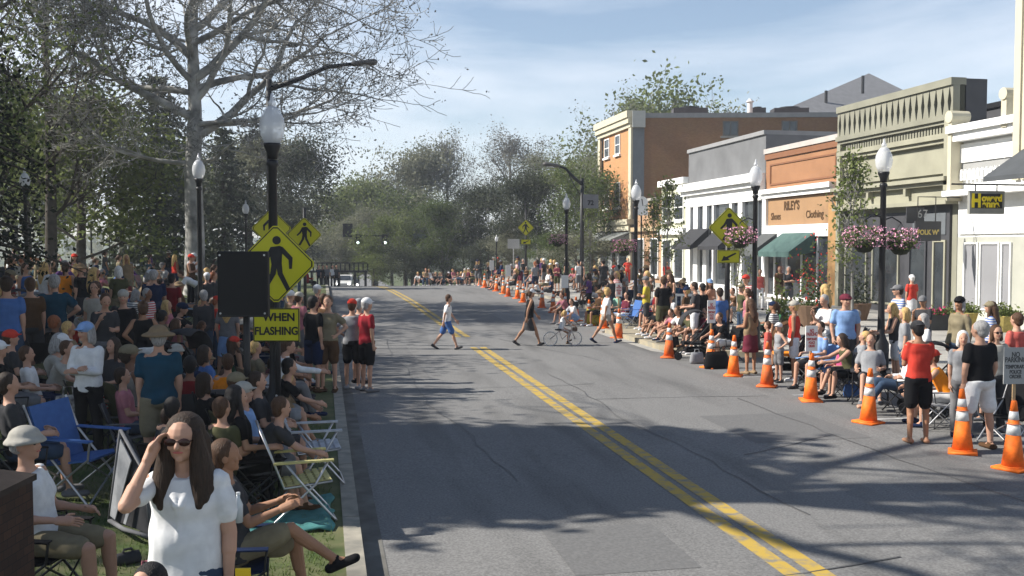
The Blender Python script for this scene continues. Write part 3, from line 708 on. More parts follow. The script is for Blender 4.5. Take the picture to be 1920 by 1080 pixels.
for a0, z0 in ((6.6, 11.05), (10.9, 11.05)):
    mb = MB(); SB(mb, a0, a0+1.15, z0, z0+1.1, .031, .06); w = mb.build('window', mat('side_window_frame', (.12, .11, .1), .7, .1, 4), b)
    mb = MB(); SB(mb, a0+.1, a0+.53, z0+.1, z0+1.0, .061, .07); SB(mb, a0+.62, a0+1.05, z0+.1, z0+1.0, .061, .07); mb.build('pane', GLASS, w)
    mb = MB(); SB(mb, a0-.15, a0+1.3, z0-.14, z0-.002, .031, .12); mb.build('sill', mat('sill_grey', (.25, .24, .22), .8, .1, 4), w)
mb = MB(); SB(mb, 9.6, 10.3, 9.6, 11.1, .031, .06); mb.build('door', mat('grey_side_door', (.09, .11, .12), .6, .1, 3), b)
def roof_unit(px, a, w, d, h, label, m):
    o = V((22.6, 68.4, 0))+sv*a-sn*3; r = root('roof_unit', (o.x, o.y, 12.52), math.atan2(sv.y, sv.x), label, 'roof unit', 'air conditioning units on the brick roof')
    q = MB(); q.box(-w/2, w/2, -d/2, d/2, .1, h); q.build('casing', m, r); q = MB(); q.lathe([(0, h), (w*.3, h), (w*.3, h+.12), (0, h+.14)], 14); q.build('fan_cowl', BLACK, r)
    q = MB(); [q.box(x-.05, x+.05, -d/2, d/2, 0, .1) for x in (-w*.4, w*.4)]; q.build('base_rail', STEEL, r)
DU = mat('unit_dark', (.05, .05, .055), .6, .15, 3)
roof_unit(0, 4.6, 2.6, 1.4, .95, 'long low dark rooftop unit nearest the cream cornice', DU)
roof_unit(0, 9.8, 1.0, 1.2, .95, 'dark square rooftop unit beside the pale vent pipe', DU)
roof_unit(0, 12.2, 2.6, 1.5, .9, 'wide dark rooftop unit behind the pale vent pipe', DU)
r = root('vent_pipe', (V((22.6, 68.4, 0))+sv*9.0-sn*2).to_tuple()[:2]+(12.52,), 0, 'pale grey vent pipe standing between the rooftop units', 'vent pipe')
mb = MB(); mb.lathe([(0, 0), (.2, 0), (.2, 1.3), (0, 1.3)], 12); mb.build('pipe', mat('pale_metal', (.6, .6, .6), .5, .05, 3), r); mb = MB(); mb.lathe([(0, 1.31), (.32, 1.31), (.1, 1.55), (0, 1.56)], 12); mb.build('cap', mat('pale_metal', (.6, .6, .6)), r)
# ---- tan low brick + cream shop between
b = bld('low_brick_shop', 'low tan brick shop tucked under the blank shaded brown wall with a projecting band')
part(b, 'wall', brick_mat('tan_brick', (.42, .26, .15), (.35, .21, .12), (.3, .22, .15), 4.2), (62.05, 67.9, 0, 6.1, -8, 0))
part(b, 'band', mat('tan_band', (.4, .3, .18), .8, .1, 3), (62.1, 67.9, 4.0, 4.3, -.02, .3)); part(b, 'coping', CONC, (62.05, 67.9, 6.103, 6.3, -8, .12))
for y0, y1 in ((62.6, 64.2), (65.6, 67.2)): window(b, y0, y1, .9, 3.5, .02, mull=False)
part(b, 'door', mat('brown_door', (.12, .06, .03), .6, .1, 3), (64.5, 65.4, .35, 2.6, -.02, .06))
b = bld('cream_shop', 'narrow cream two storey shop with white cap beside the grey stucco building')
part(b, 'wall', mat('pale_green_cream', (.5, .5, .36), .75, .06, 2), (57.35, 61.98, 0, 6.9, -9, .05))
part(b, 'cornice', WHITEP, (57.3, 62.0, 6.903, 7.3, -.3, .35)); part(b, 'cornice', WHITEP, (57.3, 62.0, 3.7, 4.1, .05, .35))
for y0, y1 in ((57.8, 59.4), (60.0, 61.6)): window(b, y0, y1, 4.6, 6.3, .07); window(b, y0, y1, .8, 3.4, .07, mull=False)
# ---- grey stucco with white colonnade
b = bld('grey_stucco_building', 'grey stucco shop with white cornice and row of white pilasters over dark glass')
y0, y1 = 46.55, 57.25
part(b, 'wall', mat('grey_stucco', (.135, .137, .14), .85, .14, .9, bump=.1), (y0, y1, 0, 8.75, -12, 0))
part(b, 'coping', mat('grey_coping', (.24, .24, .24), .8, .08, 2), (y0, y1, 8.753, 8.97, -12, .12))
part(b, 'cornice', WHITEP, (y0, y1+.1, 6.3, 6.75, 0, .75), (y0, y1+.1, 6.05, 6.297, 0, .5)); part(b, 'fascia', WHITEP, (y0, y1, 5.35, 6.047, 0, .28))
part(b, 'upper_glass', GLASS, (y0+.2, y1-.2, .2, 5.347, 0, .06))
for p0, p1 in ((1293, 1300), (1306, 1314), (1324, 1331), (1341, 1344), (1374, 1378), (1390, 1398), (1421, 1424)):
    part(b, 'pilaster', WHITEP, (fy(p1), fy(p0), .13, 5.347, .06, .24))
part(b, 'rail', WHITEP, (y0+.2, y1-.2, .2, .75, .061, .16))
for (p0, p1, m) in ((1300, 1336, BLACK), (1352, 1392, BLACK)):
    ya, yb = fy(p1), fy(p0); q = MB(); q.prism([(XF-.25, yb, 4.0), (XF-.25, yb, 3.1), (XF-1.45, yb, 2.75), (XF-1.45, yb, 2.95)], (0, ya-yb, 0)); q.build('awning', mat('black_awning', (.03, .03, .033), .8, .1, 4), b)
# ---- terracotta
b = bld('terracotta_shop', 'terracotta stucco shop with framed parapet, white cornice and lettered sign board')
y0, y1 = 39.05, 46.5
TERRA = mat('terracotta', (.29, .145, .072), .85, .12, .9, bump=.08); TRD = mat('terracotta_dark', (.20, .09, .045), .85, .05, 2)
part(b, 'wall', TERRA, (y0, y1, 0, 7.7, -10, 0)); part(b, 'coping', mat('coping_pinkgrey', (.42, .38, .35), .8, .08, 2), (y0, y1, 7.703, 7.95, -10, .15))
part(b, 'parapet_moulding', TRD, (y0+.02, y1-.02, 7.4, 7.7, 0, .09))
part(b, 'parapet_frame', TRD, (39.5, 46.0, 7.06, 7.14, 0, .05), (39.5, 46.0, 6.06, 6.14, 0, .05), (39.5, 39.6, 6.143, 7.057, 0, .05), (45.9, 46.0, 6.143, 7.057, 0, .05))
part(b, 'cornice', WHITEP, (y0+.4, y1, 5.62, 5.85, 0, .4), (y0+.4, y1, 5.4, 5.617, 0, .25))
SBD = mat('sign_board_tan', (.31, .185, .095), .7, .05, 1.5)
sb = part(b, 'sign_board', SBD, (39.55, 46.1, 4.02, 5.35, 0, .06)); part(b, 'sign_frame', WHITEP, (39.5, 46.15, 3.42, 4.0, 0, .2), (46.1, 46.5, .13, 5.397, 0, .2))
GOLD = mat('bronze_letter', (.07, .035, .012), .5, .1, 8)
fr = (R(90), 0, R(-90))
text("RILEY'S", .6, sb, (XF-.075, 43.55, 4.93), fr, GOLD, sx=.85, bold=.018)
text('Shoes', .5, sb, (XF-.075, 45.2, 4.45), fr, GOLD, sx=.9, bold=.006); text('Clothing', .5, sb, (XF-.075, 41.3, 4.45), fr, GOLD, sx=.95, bold=.006)
part(b, 'shop_glass', GLASS, (39.9, 46.0, .5, 3.41, 0, .05)); part(b, 'stall_riser', WHITEP, (39.9, 46.0, .13, .497, 0, .1))
for y in (40.9, 42.4, 43.9, 45.2): part(b, 'mullion', WHITEP, (y, y+.09, .5, 3.41, .051, .12))
for (ya, yb, m, n) in ((41.0, 44.2, mat('green_awning', (.06, .11, .10), .85, .1, 4), 1), (44.8, 46.4, mat('charcoal_awning', (.08, .085, .085), .85, .1, 4), 2)):
    q = MB(); q.prism([(XF-.2, yb, 3.6), (XF-.2, yb, 2.7), (XF-1.5, yb, 2.45), (XF-1.5, yb, 2.7)], (0, ya-yb, 0)); q.build('awning', m, b)
part(b, 'column', mat('ochre_column', (.38, .22, .09), .8, .05, 2), (39.1, 39.8, .13, 4.9, 0, .22))
# ---- green victorian
b = bld('green_victorian_building', 'sage green false front with pointed cut-out parapet, dentil row and bracketed cornices')
y0, y1 = 31.1, 39.0
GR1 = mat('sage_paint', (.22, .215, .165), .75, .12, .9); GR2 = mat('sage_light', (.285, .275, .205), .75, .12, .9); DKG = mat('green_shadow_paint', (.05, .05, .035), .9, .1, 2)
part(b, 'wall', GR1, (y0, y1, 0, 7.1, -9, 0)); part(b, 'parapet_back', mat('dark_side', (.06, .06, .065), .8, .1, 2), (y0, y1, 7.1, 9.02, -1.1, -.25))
# comb: board with pointed slots
q = MB(); n = 20; wd = (y1-y0)/n
for i in range(n+1):
    yc = y0+i*wd; hw = wd/2
    a = [(max(y0, yc-hw*.92), 7.75), (min(y1, yc+hw*.92), 7.75), (min(y1, yc+hw*.45), 8.22), (min(y1, yc+hw*.98), 8.78), (max(y0, yc-hw*.98), 8.78), (max(y0, yc-hw*.45), 8.22)]
    q.prism([(XF, y, z) for y, z in a], (-.28, 0, 0))
q.build('comb_row', GR1, b)
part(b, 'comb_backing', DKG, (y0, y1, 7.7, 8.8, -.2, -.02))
part(b, 'cap_board', GR1, (y0, y1, 8.783, 9.05, -.249, .36)); part(b, 'moulding', GR1, (y0, y1, 7.55, 7.747, -.1, .38), (y0, y1, 7.42, 7.547, -.1, .28))
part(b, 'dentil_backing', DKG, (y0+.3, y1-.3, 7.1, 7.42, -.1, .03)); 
q = MB()
for i in range(38):
    yy = y0+.45+i*(y1-y0-.9)/38; FB(q, yy, yy+.11, 7.1, 7.417, .031, .16)
q.build('dentil_row', GR1, b)
part(b, 'corner_post', GR2, (y0, y0+.28, 5.0, 7.55, .0, .42)); part(b, 'corner_post', GR2, (y1-.28, y1, .13, 7.41, 0, .3))
part(b, 'moulding', GR2, (y0, y1, 6.9, 7.097, 0, .32), (y0, y1, 6.75, 6.897, 0, .2))
part(b, 'frieze_panel', GR2, (y0+.3, y0+4.2, 5.65, 6.55, 0, .1)); part(b, 'frieze_panel', GR2, (y0+4.6, y1-.3, 5.65, 6.55, 0, .1)); part(b, 'frieze_post', GR2, (y0+4.22, y0+4.58, 5.5, 6.747, 0, .24))
part(b, 'lower_cornice', GR2, (y0, y1, 5.35, 5.5, 0, .6), (y0, y1, 5.2, 5.347, 0, .42))
part(b, 'fascia', GR2, (y0, y1, 4.65, 5.197, 0, .16)); part(b, 'lower_cornice', GR2, (y0, y1, 4.5, 4.647, 0, .5))
for yy in (y0+.1, y0+2.6, y0+5.2, y1-.3): part(b, 'bracket', GR2, (yy, yy+.16, 4.9, 5.197, .161, .4))
SHD = mat('charcoal_shopfront', (.05, .05, .055), .6, .1, 2)
part(b, 'shopfront', SHD, (y0+.3, y0+3.0, .13, 4.497, 0, .1)); part(b, 'shopfront', SHD, (y0+3.0, y1-.3, .13, 4.3, 0, .07))
window(b, y0+.45, y0+1.2, .5, 3.2, .11, fm=GR2, sill=False, mull=False); window(b, y0+1.6, y0+2.7, .2, 3.2, .11, fm=SHD, sill=False, mull=False)
window(b, y0+3.4, y0+5.3, .6, 3.3, .08, fm=GR2, sill=False, mull=False); window(b, y0+5.7, y0+7.4, .6, 3.3, .08, fm=GR2, sill=False, mull=False)
part(b, 'transom', mat('tinted_transom', (.12, .13, .14), .2, .1, 2), (y0+.5, y0+2.5, 3.4, 4.2, .1, .13))
r = root('hanging_sign', (0, 0, 0), 0, 'charcoal double shop sign with small gold lettering under the green building cornice', 'sign')
GT = mat('gold_text', (.55, .42, .12), .5, .1, 8); GYT = mat('grey_text', (.35, .35, .34), .6, .1, 8)
SGB = mat('charcoal_board', (.045, .045, .048), .6, .1, 3)
def face_sign(parent, x, y, z0, z1, w, m, name='board', th=.06):
    q = MB(); q.box(x-w/2, x+w/2, y-th/2, y+th/2, z0, z1); return q.build(name, m, parent)
p1 = hit(1738, 435, 4.0); 
xx = 20.9; yy = fy(1738, xx); s1 = F/zc_of(xx, yy)
face_sign(r, xx, yy, 3+(460-452)/s1, 3+(460-415)/s1, 54/s1, SGB); part_a = text("FOLK W'", .24, r, (xx, yy-.035, 3+(460-436)/s1), (R(90), 0, 0), GT, sx=.9, bold=.008)
o2 = MB(); o2.box(xx-.5, xx+.2, yy+.5, yy+.55, 3+(460-418)/s1, 3+(460-388)/s1); o2.build('upper_board', SGB, r); text('67', .42, r, (xx+.12, yy+.49, 3+(460-401)/s1), (R(90), 0, 0), GYT)
q = MB(); q.tube([(xx+.3, yy, 3+(460-415)/s1), (xx+.3, yy, 4.7), (22.3, yy+.2, 4.7)], .02, 6); q.tube([(xx-.4, yy, 3+(460-415)/s1), (xx-.4, yy, 4.7), (xx+.3, yy, 4.7)], .02, 6); q.build('bracket', BLACK, r)
# ---- white victorian
b = bld('white_victorian_building', 'bright white Victorian front with picket frieze, scrolled corner posts and tall shop windows')
y0, y1 = 26.0, 31.05
part(b, 'wall', WHITEP, (y0, y1, 0, 6.9, -8, 0)); part(b, 'cornice', WHITEP, (y0, y1, 7.0, 7.25, -.2, .6), (y0, y1, 6.7, 6.997, -.1, .45))
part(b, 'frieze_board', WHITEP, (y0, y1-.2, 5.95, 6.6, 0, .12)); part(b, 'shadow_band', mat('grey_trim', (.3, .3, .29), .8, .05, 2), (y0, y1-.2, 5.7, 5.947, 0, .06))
q = MB()
for i in range(22):
    yy = y0+.05+i*.22; q.prism([(XF-.061, yy, 5.32), (XF-.061, yy+.15, 5.32), (XF-.061, yy+.15, 5.6), (XF-.061, yy+.075, 5.72), (XF-.061, yy, 5.6)], (-.1, 0, 0))
q.build('picket_row', WHITEP, b)
part(b, 'corner_post', CREAM, (y1-.2, y1, 4.6, 7.5, 0, .5)); q = MB(); q.tube([(XF-.55, y1-.1, 7.6), (XF+.2, y1-.1, 7.6)], .22, 12); q.build('scroll', CREAM, b)
part(b, 'corner_post', CREAM, (28.05, 28.3, 6.9, 7.9, 0, .5)); q = MB(); q.tube([(XF-.55, 28.17, 8.0), (XF+.4, 28.17, 8.0)], .2, 12); q.build('scroll', CREAM, b)
part(b, 'shop_cornice', WHITEP, (y0, y1, 4.75, 4.95, 0, .7)); part(b, 'panel_band', WHITEP, (y0, y1-.1, 3.4, 4.5, 0, .08))
WG = mat('blind_glass', (.24, .24, .25), .25, .06, 1)
part(b, 'bay_surround', mat('olive_trim', (.36, .36, .31), .8, .06, 2), (27.2, 31.0, .13, 3.3, .0, .05))
for p0, p1_ in ((1811, 1838), (1841, 1878), (1881, 1900)): window(b, fy(p1_), fy(p0), .75, 3.1, .06, pm=WG, sill=False, mull=False, w=.06)
part(b, 'stall_riser', mat('pale_riser', (.45, .45, .38), .8, .05, 2), (27.2, 31.0, .13, .72, .051, .2))
# hanging sign, black frame with yellow letters
r = root('hanging_sign', (0, 0, 0), 0, 'grey framed black sign with big yellow letters hanging from an iron bracket', 'sign')
sx_ = 20.4; sy_ = fy(1846, sx_); s2 = F/zc_of(sx_, sy_)
zz = lambda py: 3+(460-py)/s2
hw = 36.5/s2
face_sign(r, sx_, sy_, zz(401.5), zz(358.5), hw*2, mat('sign_frame_grey', (.22, .22, .2), .6, .1, 4), 'frame', .12)
q = MB(); q.box(sx_-hw*.86, sx_+hw*.86, sy_-.075, sy_-.055, zz(391), zz(364)); q.build('board', BLACK, r)
YT = mat('yellow_letter', (.8, .62, .02), .5, .08, 6)
text('H', .56, r, (sx_-hw*.66, sy_-.085, zz(378)), (R(90), 0, 0), YT, bold=.03, sx=.8); text('oward', .29, r, (sx_+hw*.24, sy_-.085, zz(372.5)), (R(90), 0, 0), YT, bold=.014, sx=.95); text('anna', .29, r, (sx_+hw*.18, sy_-.085, zz(383.5)), (R(90), 0, 0), YT, bold=.014, sx=1.1)
q = MB(); q.tube([(sx_-hw-.6, sy_, zz(346.5)), (sx_+hw+.6, sy_, zz(346.5)), (XF-.1, sy_+.1, zz(346.5))], .03, 6); [q.tube([(sx_+d*hw*.62, sy_, zz(346.5)), (sx_+d*hw*.62, sy_, zz(359))], .02, 6) for d in (-1, 1)]; q.build('bracket', BLACK, r)
# ---- near white building at the frame edge with slate porch roof
b = bld('white_corner_building', 'tall white clapboard building at the street corner with a slate grey porch roof')
part(b, 'wall', WHITEP, (20.0, 27.4, 5.0, 13.5, -.2, .62)); part(b, 'corner_board', CREAM, (27.15, 27.45, 5.1, 13.4, .621, .72), (26.75, 27.1, 5.1, 13.4, .621, .68))
for zz_ in rng(5.2, 12.2, .22): pass
q = MB()
for k in range(32): FB(q, 20, 26.7, 5.2+k*.22, 5.2+k*.22+.03, .621, .65)
q.build('clapboard', WHITEP, b)
window(b, 23, 24.3, 7, 9.5, .66); window(b, 25.1, 26.3, 7, 9.5, .66)
q = MB(); q.prism([(XF-.63, 27.0, 6.1), (XF-.63, 27.0, 5.4), (XF-2.1, 27.0, 5.0), (XF-2.1, 27.0, 5.15)], (0, -7, 0)); q.build('porch_roof', mat('slate_roof', (.06, .065, .07), .8, .1, 3), b)
part(b, 'shopfront', mat('pale_riser', (.45, .45, .38)), (20, 25.9, .13, 4.99, -.2, .1)); window(b, 22.5, 25.4, .7, 3.2, .11, sill=False, mull=False)
# ---- things behind
b = bld('hip_roof_building', 'grey hipped roof rising behind the shop parapets')
HR = mat('grey_shingle', (.17, .17, .175), .9, .1, 2)
def wp(px, py, zc):
    d = ray(px, py); return CAM+d*(zc/ d.dot(FWD))
A = wp(1662, 131, 92); B_ = wp(1480, 205, 84); C_ = wp(1760, 160, 92); D_ = wp(1800, 205, 84)
q = MB(); e = 15.9; a3 = wp(1662, 131, 92)
c1 = wp(1462, 209, 84); c2 = wp(1800, 200, 88); zb = c1.z; zc2 = zb
P1 = V((c1.x, c1.y, zb)); P2 = V((c2.x, c2.y, zb)); P3 = P2+V((4, 18, 0)); P4 = P1+V((4, 18, 0)); AP = V((a3.x, a3.y+3, a3.z+.2))
q.add([P1, P2, P3, P4, AP], [(0, 1, 4), (1, 2, 4), (2, 3, 4), (3, 0, 4), (0, 3, 2, 1)]); q.build('roof', HR, b)
q = MB(); P = [p+V((0, 0, -.02)) for p in (P1, P2, P3, P4)]; cc = sum(P, V())/4; P = [cc+(p-cc)*.97 for p in P]; q.prism([(p.x, p.y, 0) for p in P], (0, 0, zb-.05)); q.build('wall', mat('grey_stucco', (.135, .137, .14)), b)
for px, py in ((1549, 170), (1618, 142)):
    t = wp(px, py, 87); q = MB(); q.tube([(t.x, t.y, t.z-1.6), t], .14, 8); q.build('vent', BLACK, b)
b = bld('rear_grey_block', 'dark flat roofed block showing between the green false front and white building')
q = MB(); q.box(25.5, 34, 29.6, 38, 0, 8.3); q.build('wall', mat('dark_side', (.06, .06, .065)), b); q = MB(); q.box(25.4, 34.1, 29.5, 38.1, 8.302, 8.5); q.build('coping', BLACK, b)
q = MB(); q.tube([(25.9, 31.9, 10.1), (26.4, 30.2, 8.5)], .03, 5); q.build('guy_wire', BLACK, b)
# ================================================================ TREES
def grow(rg, p, d, ln, r, lev, maxlev, out, tips, spread=.6, up=.12, nb=(3, 5), seg=5, wob=.25, shr=.62, droop=0):
    pts = [p.copy()]; rad = [r]; q = p.copy(); dd = d.normalized()
    for i in range(seg):
        dd = (dd+V((rg.uniform(-wob, wob), rg.uniform(-wob, wob), rg.uniform(-wob, wob)*.7+up-droop*lev))).normalized()
        q = q+dd*ln/seg; pts.append(q.copy()); rad.append(r*(1-.6*(i+1)/seg))
    out.append((pts, rad, lev))
    if lev >= maxlev: tips.append((q, dd)); tips.append((pts[len(pts)//2], dd)); return
    n = rg.randint(*nb)
    for k in range(n):
        t = rg.uniform(.3, 1) if k else 1
        i = min(seg, int(t*seg)); b = pts[i]
        ax = V((rg.uniform(-1, 1), rg.uniform(-1, 1), rg.uniform(-.3, .5))); ax = (ax-dd*ax.dot(dd)).normalized()
        nd = (dd*(1-spread)+ax*spread*rg.uniform(.7, 1.2)).normalized() if k else (dd+ax*.25).normalized()
        grow(rg, b, nd, ln*shr*rg.uniform(.8, 1.15), max(rad[i]*(.75 if k == 0 else .6), .006), lev+1, maxlev, out, tips, spread, up, nb, seg if lev < 2 else 3, wob, shr, droop)
def branch_mesh(out, minr=0):
    mb = MB()
    for pts, rad, lev in out:
        mb.tube(pts, [max(a, minr) for a in rad], (9, 7, 5, 4, 3, 3, 3)[min(lev, 6)], caps=False)
    return mb
def leaf(mb, rg, c, size):
    a = V((rg.gauss(0, 1), rg.gauss(0, 1), rg.gauss(0, 1))).normalized(); b = a.orthogonal().normalized(); w = a.cross(b)
    t = rg.uniform(0, 6.28); u = b*math.cos(t)+w*math.sin(t); v = a.cross(u)
    l = size*rg.uniform(.6, 1.3)
    mb.add([c-u*l*.5, c+v*l*.28, c+u*l*.5, c-v*l*.28], [(0, 1, 2, 3)])
def leaves(tips, rg, per, rad, size, keep=1.0):
    mb = MB()
    for q, d in tips:
        if rg.random() > keep: continue
        rr = rad*rg.uniform(.6, 1.2)
        for _ in range(per): leaf(mb, rg, q+V((rg.gauss(0, rr), rg.gauss(0, rr), rg.gauss(0, rr*.8))), size)
    return mb
BARKP = mat('bark_pale', (.27, .26, .24), .9, .3, 2.0, col2=(.10, .095, .085), bump=.4)
BARKS = mat('bark_sycamore', (.44, .43, .40), .85, .3, 1.6, col2=(.10, .10, .095), bump=.3)
BARKD = mat('bark_dark', (.06, .05, .04), .95, .3, 4, bump=.5)
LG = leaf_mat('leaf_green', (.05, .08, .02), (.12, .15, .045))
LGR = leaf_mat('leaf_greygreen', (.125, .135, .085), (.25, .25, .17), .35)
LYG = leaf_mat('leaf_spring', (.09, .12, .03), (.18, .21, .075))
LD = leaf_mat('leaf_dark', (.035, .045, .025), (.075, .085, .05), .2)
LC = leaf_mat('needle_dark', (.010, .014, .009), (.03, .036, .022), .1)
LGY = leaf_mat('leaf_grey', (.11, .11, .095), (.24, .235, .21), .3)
def tree(name, loc, rz, sc, tm, cm, bark, leafm, label, group=None, cat='tree'):
    t = root(name, loc, rz, label, cat, group); t.scale = (sc[0], sc[0], sc[1]) if isinstance(sc, tuple) else (sc, sc, sc)
    a = link('trunk', tm, t)
    if not tm.materials: tm.materials.append(bark)
    a.material_slots[0].link = 'OBJECT'; a.material_slots[0].material = bark
    if cm:
        c = link('crown', cm, t)
        if not cm.materials: cm.materials.append(leafm)
        c.material_slots[0].link = 'OBJECT'; c.material_slots[0].material = leafm
    return t
def sycamore(seed, H, first, limbs, maxlev=5, trunk_r=.5, lm=8.5, leafk=.35, per=3, lsize=.16, nb=(3, 5), minr=.012):
    rg = random.Random(seed); out = []; tips = []
    pts = [V((0, 0, -.3)), V((0, 0, .4)), V((.05, 0, first*.4)), V((.0, .05, first*.8)), V((.12, .05, first*1.2)), V((.05, .1, first*1.6)), V((.2, .1, H*.75)), V((.1, .0, H))]
    rad = [trunk_r*1.35, trunk_r, trunk_r*.88, trunk_r*.8, trunk_r*.62, trunk_r*.5, trunk_r*.28, .05]
    out.append((pts, rad, 0))
    for (ang, z, elev, ln, r) in limbs:
        i = 0; p = V((0, 0, z))
        d = V((math.cos(R(ang))*math.cos(R(elev)), math.sin(R(ang))*math.cos(R(elev)), math.sin(R(elev))))
        grow(rg, p, d, ln, r, 1, maxlev, out, tips, spread=.66, up=.03, nb=nb, seg=7, wob=.3, shr=.54)
    return branch_mesh(out, minr).mesh('trunk', [], True), leaves(tips, rg, per, .25, lsize, leafk).mesh('crown', [])
# visible bare sycamore
sy = at_s(364, 45, gz)
limbs = [(0, 6.6, 22, 6.72, .2), (5, 9.0, 38, 6.72, .2), (-15, 8, 30, 5.88, .15), (20, 11, 45, 6.30, .17), (180, 7.5, 35, 6.30, .19), (165, 10, 52, 6.30, .18), (200, 9, 30, 5.46, .14), (90, 10, 40, 5.04, .14), (-90, 10, 45, 5.04, .14), (-60, 12, 55, 5.04, .13), (10, 13, 55, 5.46, .14), (140, 12.5, 50, 5.04, .13), (185, 5.6, 8, 5.04, .11), (-10, 5.5, 5, 3.78, .09), (190, 13, 50, 4.62, .11), (-25, 7.2, 12, 5.46, .11), (2, 8.6, 14, 7.22, .16), (12, 7.2, 6, 6.30, .13), (-8, 10.5, 22, 6.89, .14), (172, 8.5, 14, 6.30, .13), (25, 12.5, 30, 5.88, .13)]
tm, cm = sycamore(11, 19, 6.5, limbs, 5, .44, leafk=.3, per=2, lsize=.15, nb=(4, 5), minr=.013)
tree('sycamore_tree', sy, 0, 1, tm, cm, BARKS, LGY, 'big pale barked sycamore with nearly bare crooked limbs standing in the park crowd')
# trees outside the frame at the left whose shadows fall on the street
limbs2 = [(-15, 9, 22, 7.5, .17), (15, 8.2, 30, 7.5, .17), (-50, 10, 30, 7, .15), (60, 9.5, 35, 7, .14), (150, 9, 35, 7, .15), (210, 10, 40, 6.5, .14), (-5, 12, 45, 7, .15), (-95, 9, 30, 6.5, .13), (100, 12, 50, 6, .11)]
tm, cm = sycamore(23, 17, 8.5, limbs2, 4, .34, leafk=.0, per=1, lsize=.16, nb=(3, 4), minr=.022)
tree('sycamore_tree', V((-8.8, 12.9, gz(-8.8, 12.9))), 0, 1, tm, cm, BARKP, LGY, 'bare sycamore just outside the frame that throws branch shadows over the road')
def leafy(seed, H, first, rr, tr, maxlev=4, per=7, lsize=.4, cl=.6, nb=(3, 4), bare=1.0, up=.1, nl=9):
    rg = random.Random(seed); out = []; tips = []
    out.append(([V((0, 0, -.3)), V((0, 0, .3)), V((.1, 0, H*.4)), V((0, .1, H*.7)), V((.1, 0, H*.93))], [tr*1.4, tr, tr*.75, tr*.45, .05], 0))
    for i in range(nl):
        a = i*2.4+rg.uniform(-.4, .4); z = first+(H*.9-first)*(i/nl)**.9; el = rg.uniform(15, 45)+25*i/nl
        w = rr*(math.sin(math.pi*min(.95, .28+.68*i/nl)))*.72
        grow(rg, V((0, 0, z)), V((math.cos(a)*math.cos(R(el)), math.sin(a)*math.cos(R(el)), math.sin(R(el)))), w, tr*.35, 1, maxlev, out, tips, spread=.6, up=up, nb=nb, seg=4, wob=.3, shr=.6)
    return branch_mesh(out, .012).mesh('trunk', [], True), leaves(tips, rg, per, cl, lsize, bare).mesh('crown', [])
def conifer(seed, H, rr, tr, whorls=16, lsize=.3, base=.12, per=9):
    rg = random.Random(seed); mb = MB(); lv = MB()
    mb.tube([V((0, 0, -.3)), V((0, 0, H*.5)), V((0, 0, H))], [tr, tr*.6, .03], 8, caps=False)
    for w in range(whorls):
        z = H*(base+(1-base)*w/whorls); L_ = rr*(1-(w/whorls))**.8*rg.uniform(.85, 1.1)+.25
        for k in range(8):
            a = k*.785+rg.uniform(-.3, .3)+w; ll = L_*rg.uniform(.75, 1.1); n = max(3, int(ll/.35)); pts = []
            for i in range(n+1):
                t = i/n; pts.append(V((math.cos(a)*ll*t, math.sin(a)*ll*t, z-.32*ll*t*t+.1*ll*t)))
            mb.tube(pts, [.04*(1-.8*i/n) for i in range(n+1)], 4, caps=False)
            for i in range(1, n+1):
                for _ in range(per): leaf(lv, rg, pts[i]+V((rg.gauss(0, .16), rg.gauss(0, .16), rg.gauss(0, .12)-.05)), lsize)
    return mb.mesh('trunk', [], True), lv.mesh('crown', [])
FARSH = []
con1 = conifer(5, 8.0, 2.1, .2, 26, .085, .30, 26)
tree('spruce_tree', V((-5.9, 15.2, gz(-5.9, 15.2))), 0, 1, *con1, BARKD, LC, 'black looking spruce with drooping boughs at the edge of the park crowd')
tree('yew_tree', V((-9.7, 15.3, gz(-9.7, 15.3))), 1.0, (1, 1), *leafy(31, 9.6, 6.2, 2.3, .24, 4, 48, .42, .42, (4, 5), nl=11), BARKD, LD, 'dense dark tree outside the frame whose shadow pools on the road')
tree('yew_tree', V((-9.0, 14.6, gz(-9.0, 14.6))), 2.0, (1, 1), *leafy(37, 7.8, 4.6, 2.4, .2, 4, 34, .36, .42, (4, 5), nl=11), BARKD, LD, 'shorter dense dark tree outside the frame beside the taller one')
for _i, (_x, _y) in enumerate(((-27, 10), (-28, 20), (-29, 33))):
    FARSH.append((_x, _y))
con2 = conifer(8, 12, 3.6, .25, 20, .34, .05)
lf1 = leafy(1, 15, 4.5, 7.5, .38, 4, 6, .26, .55, (4, 5))
lf2 = leafy(2, 14, 3.0, 6.5, .32, 4, 12, .30, .8, (4, 5))
lf3 = leafy(3, 16, 3.5, 6.0, .30, 4, 4, .24, .6, (4, 5), .8, .16)
lf4 = leafy(7, 9, 1.5, 5.0, .22, 4, 10, .26, .55, (3, 5))
lf5 = leafy(9, 5.5, 1.9, 1.0, .045, 3, 5, .12, .17, (3, 4), 1, .3)
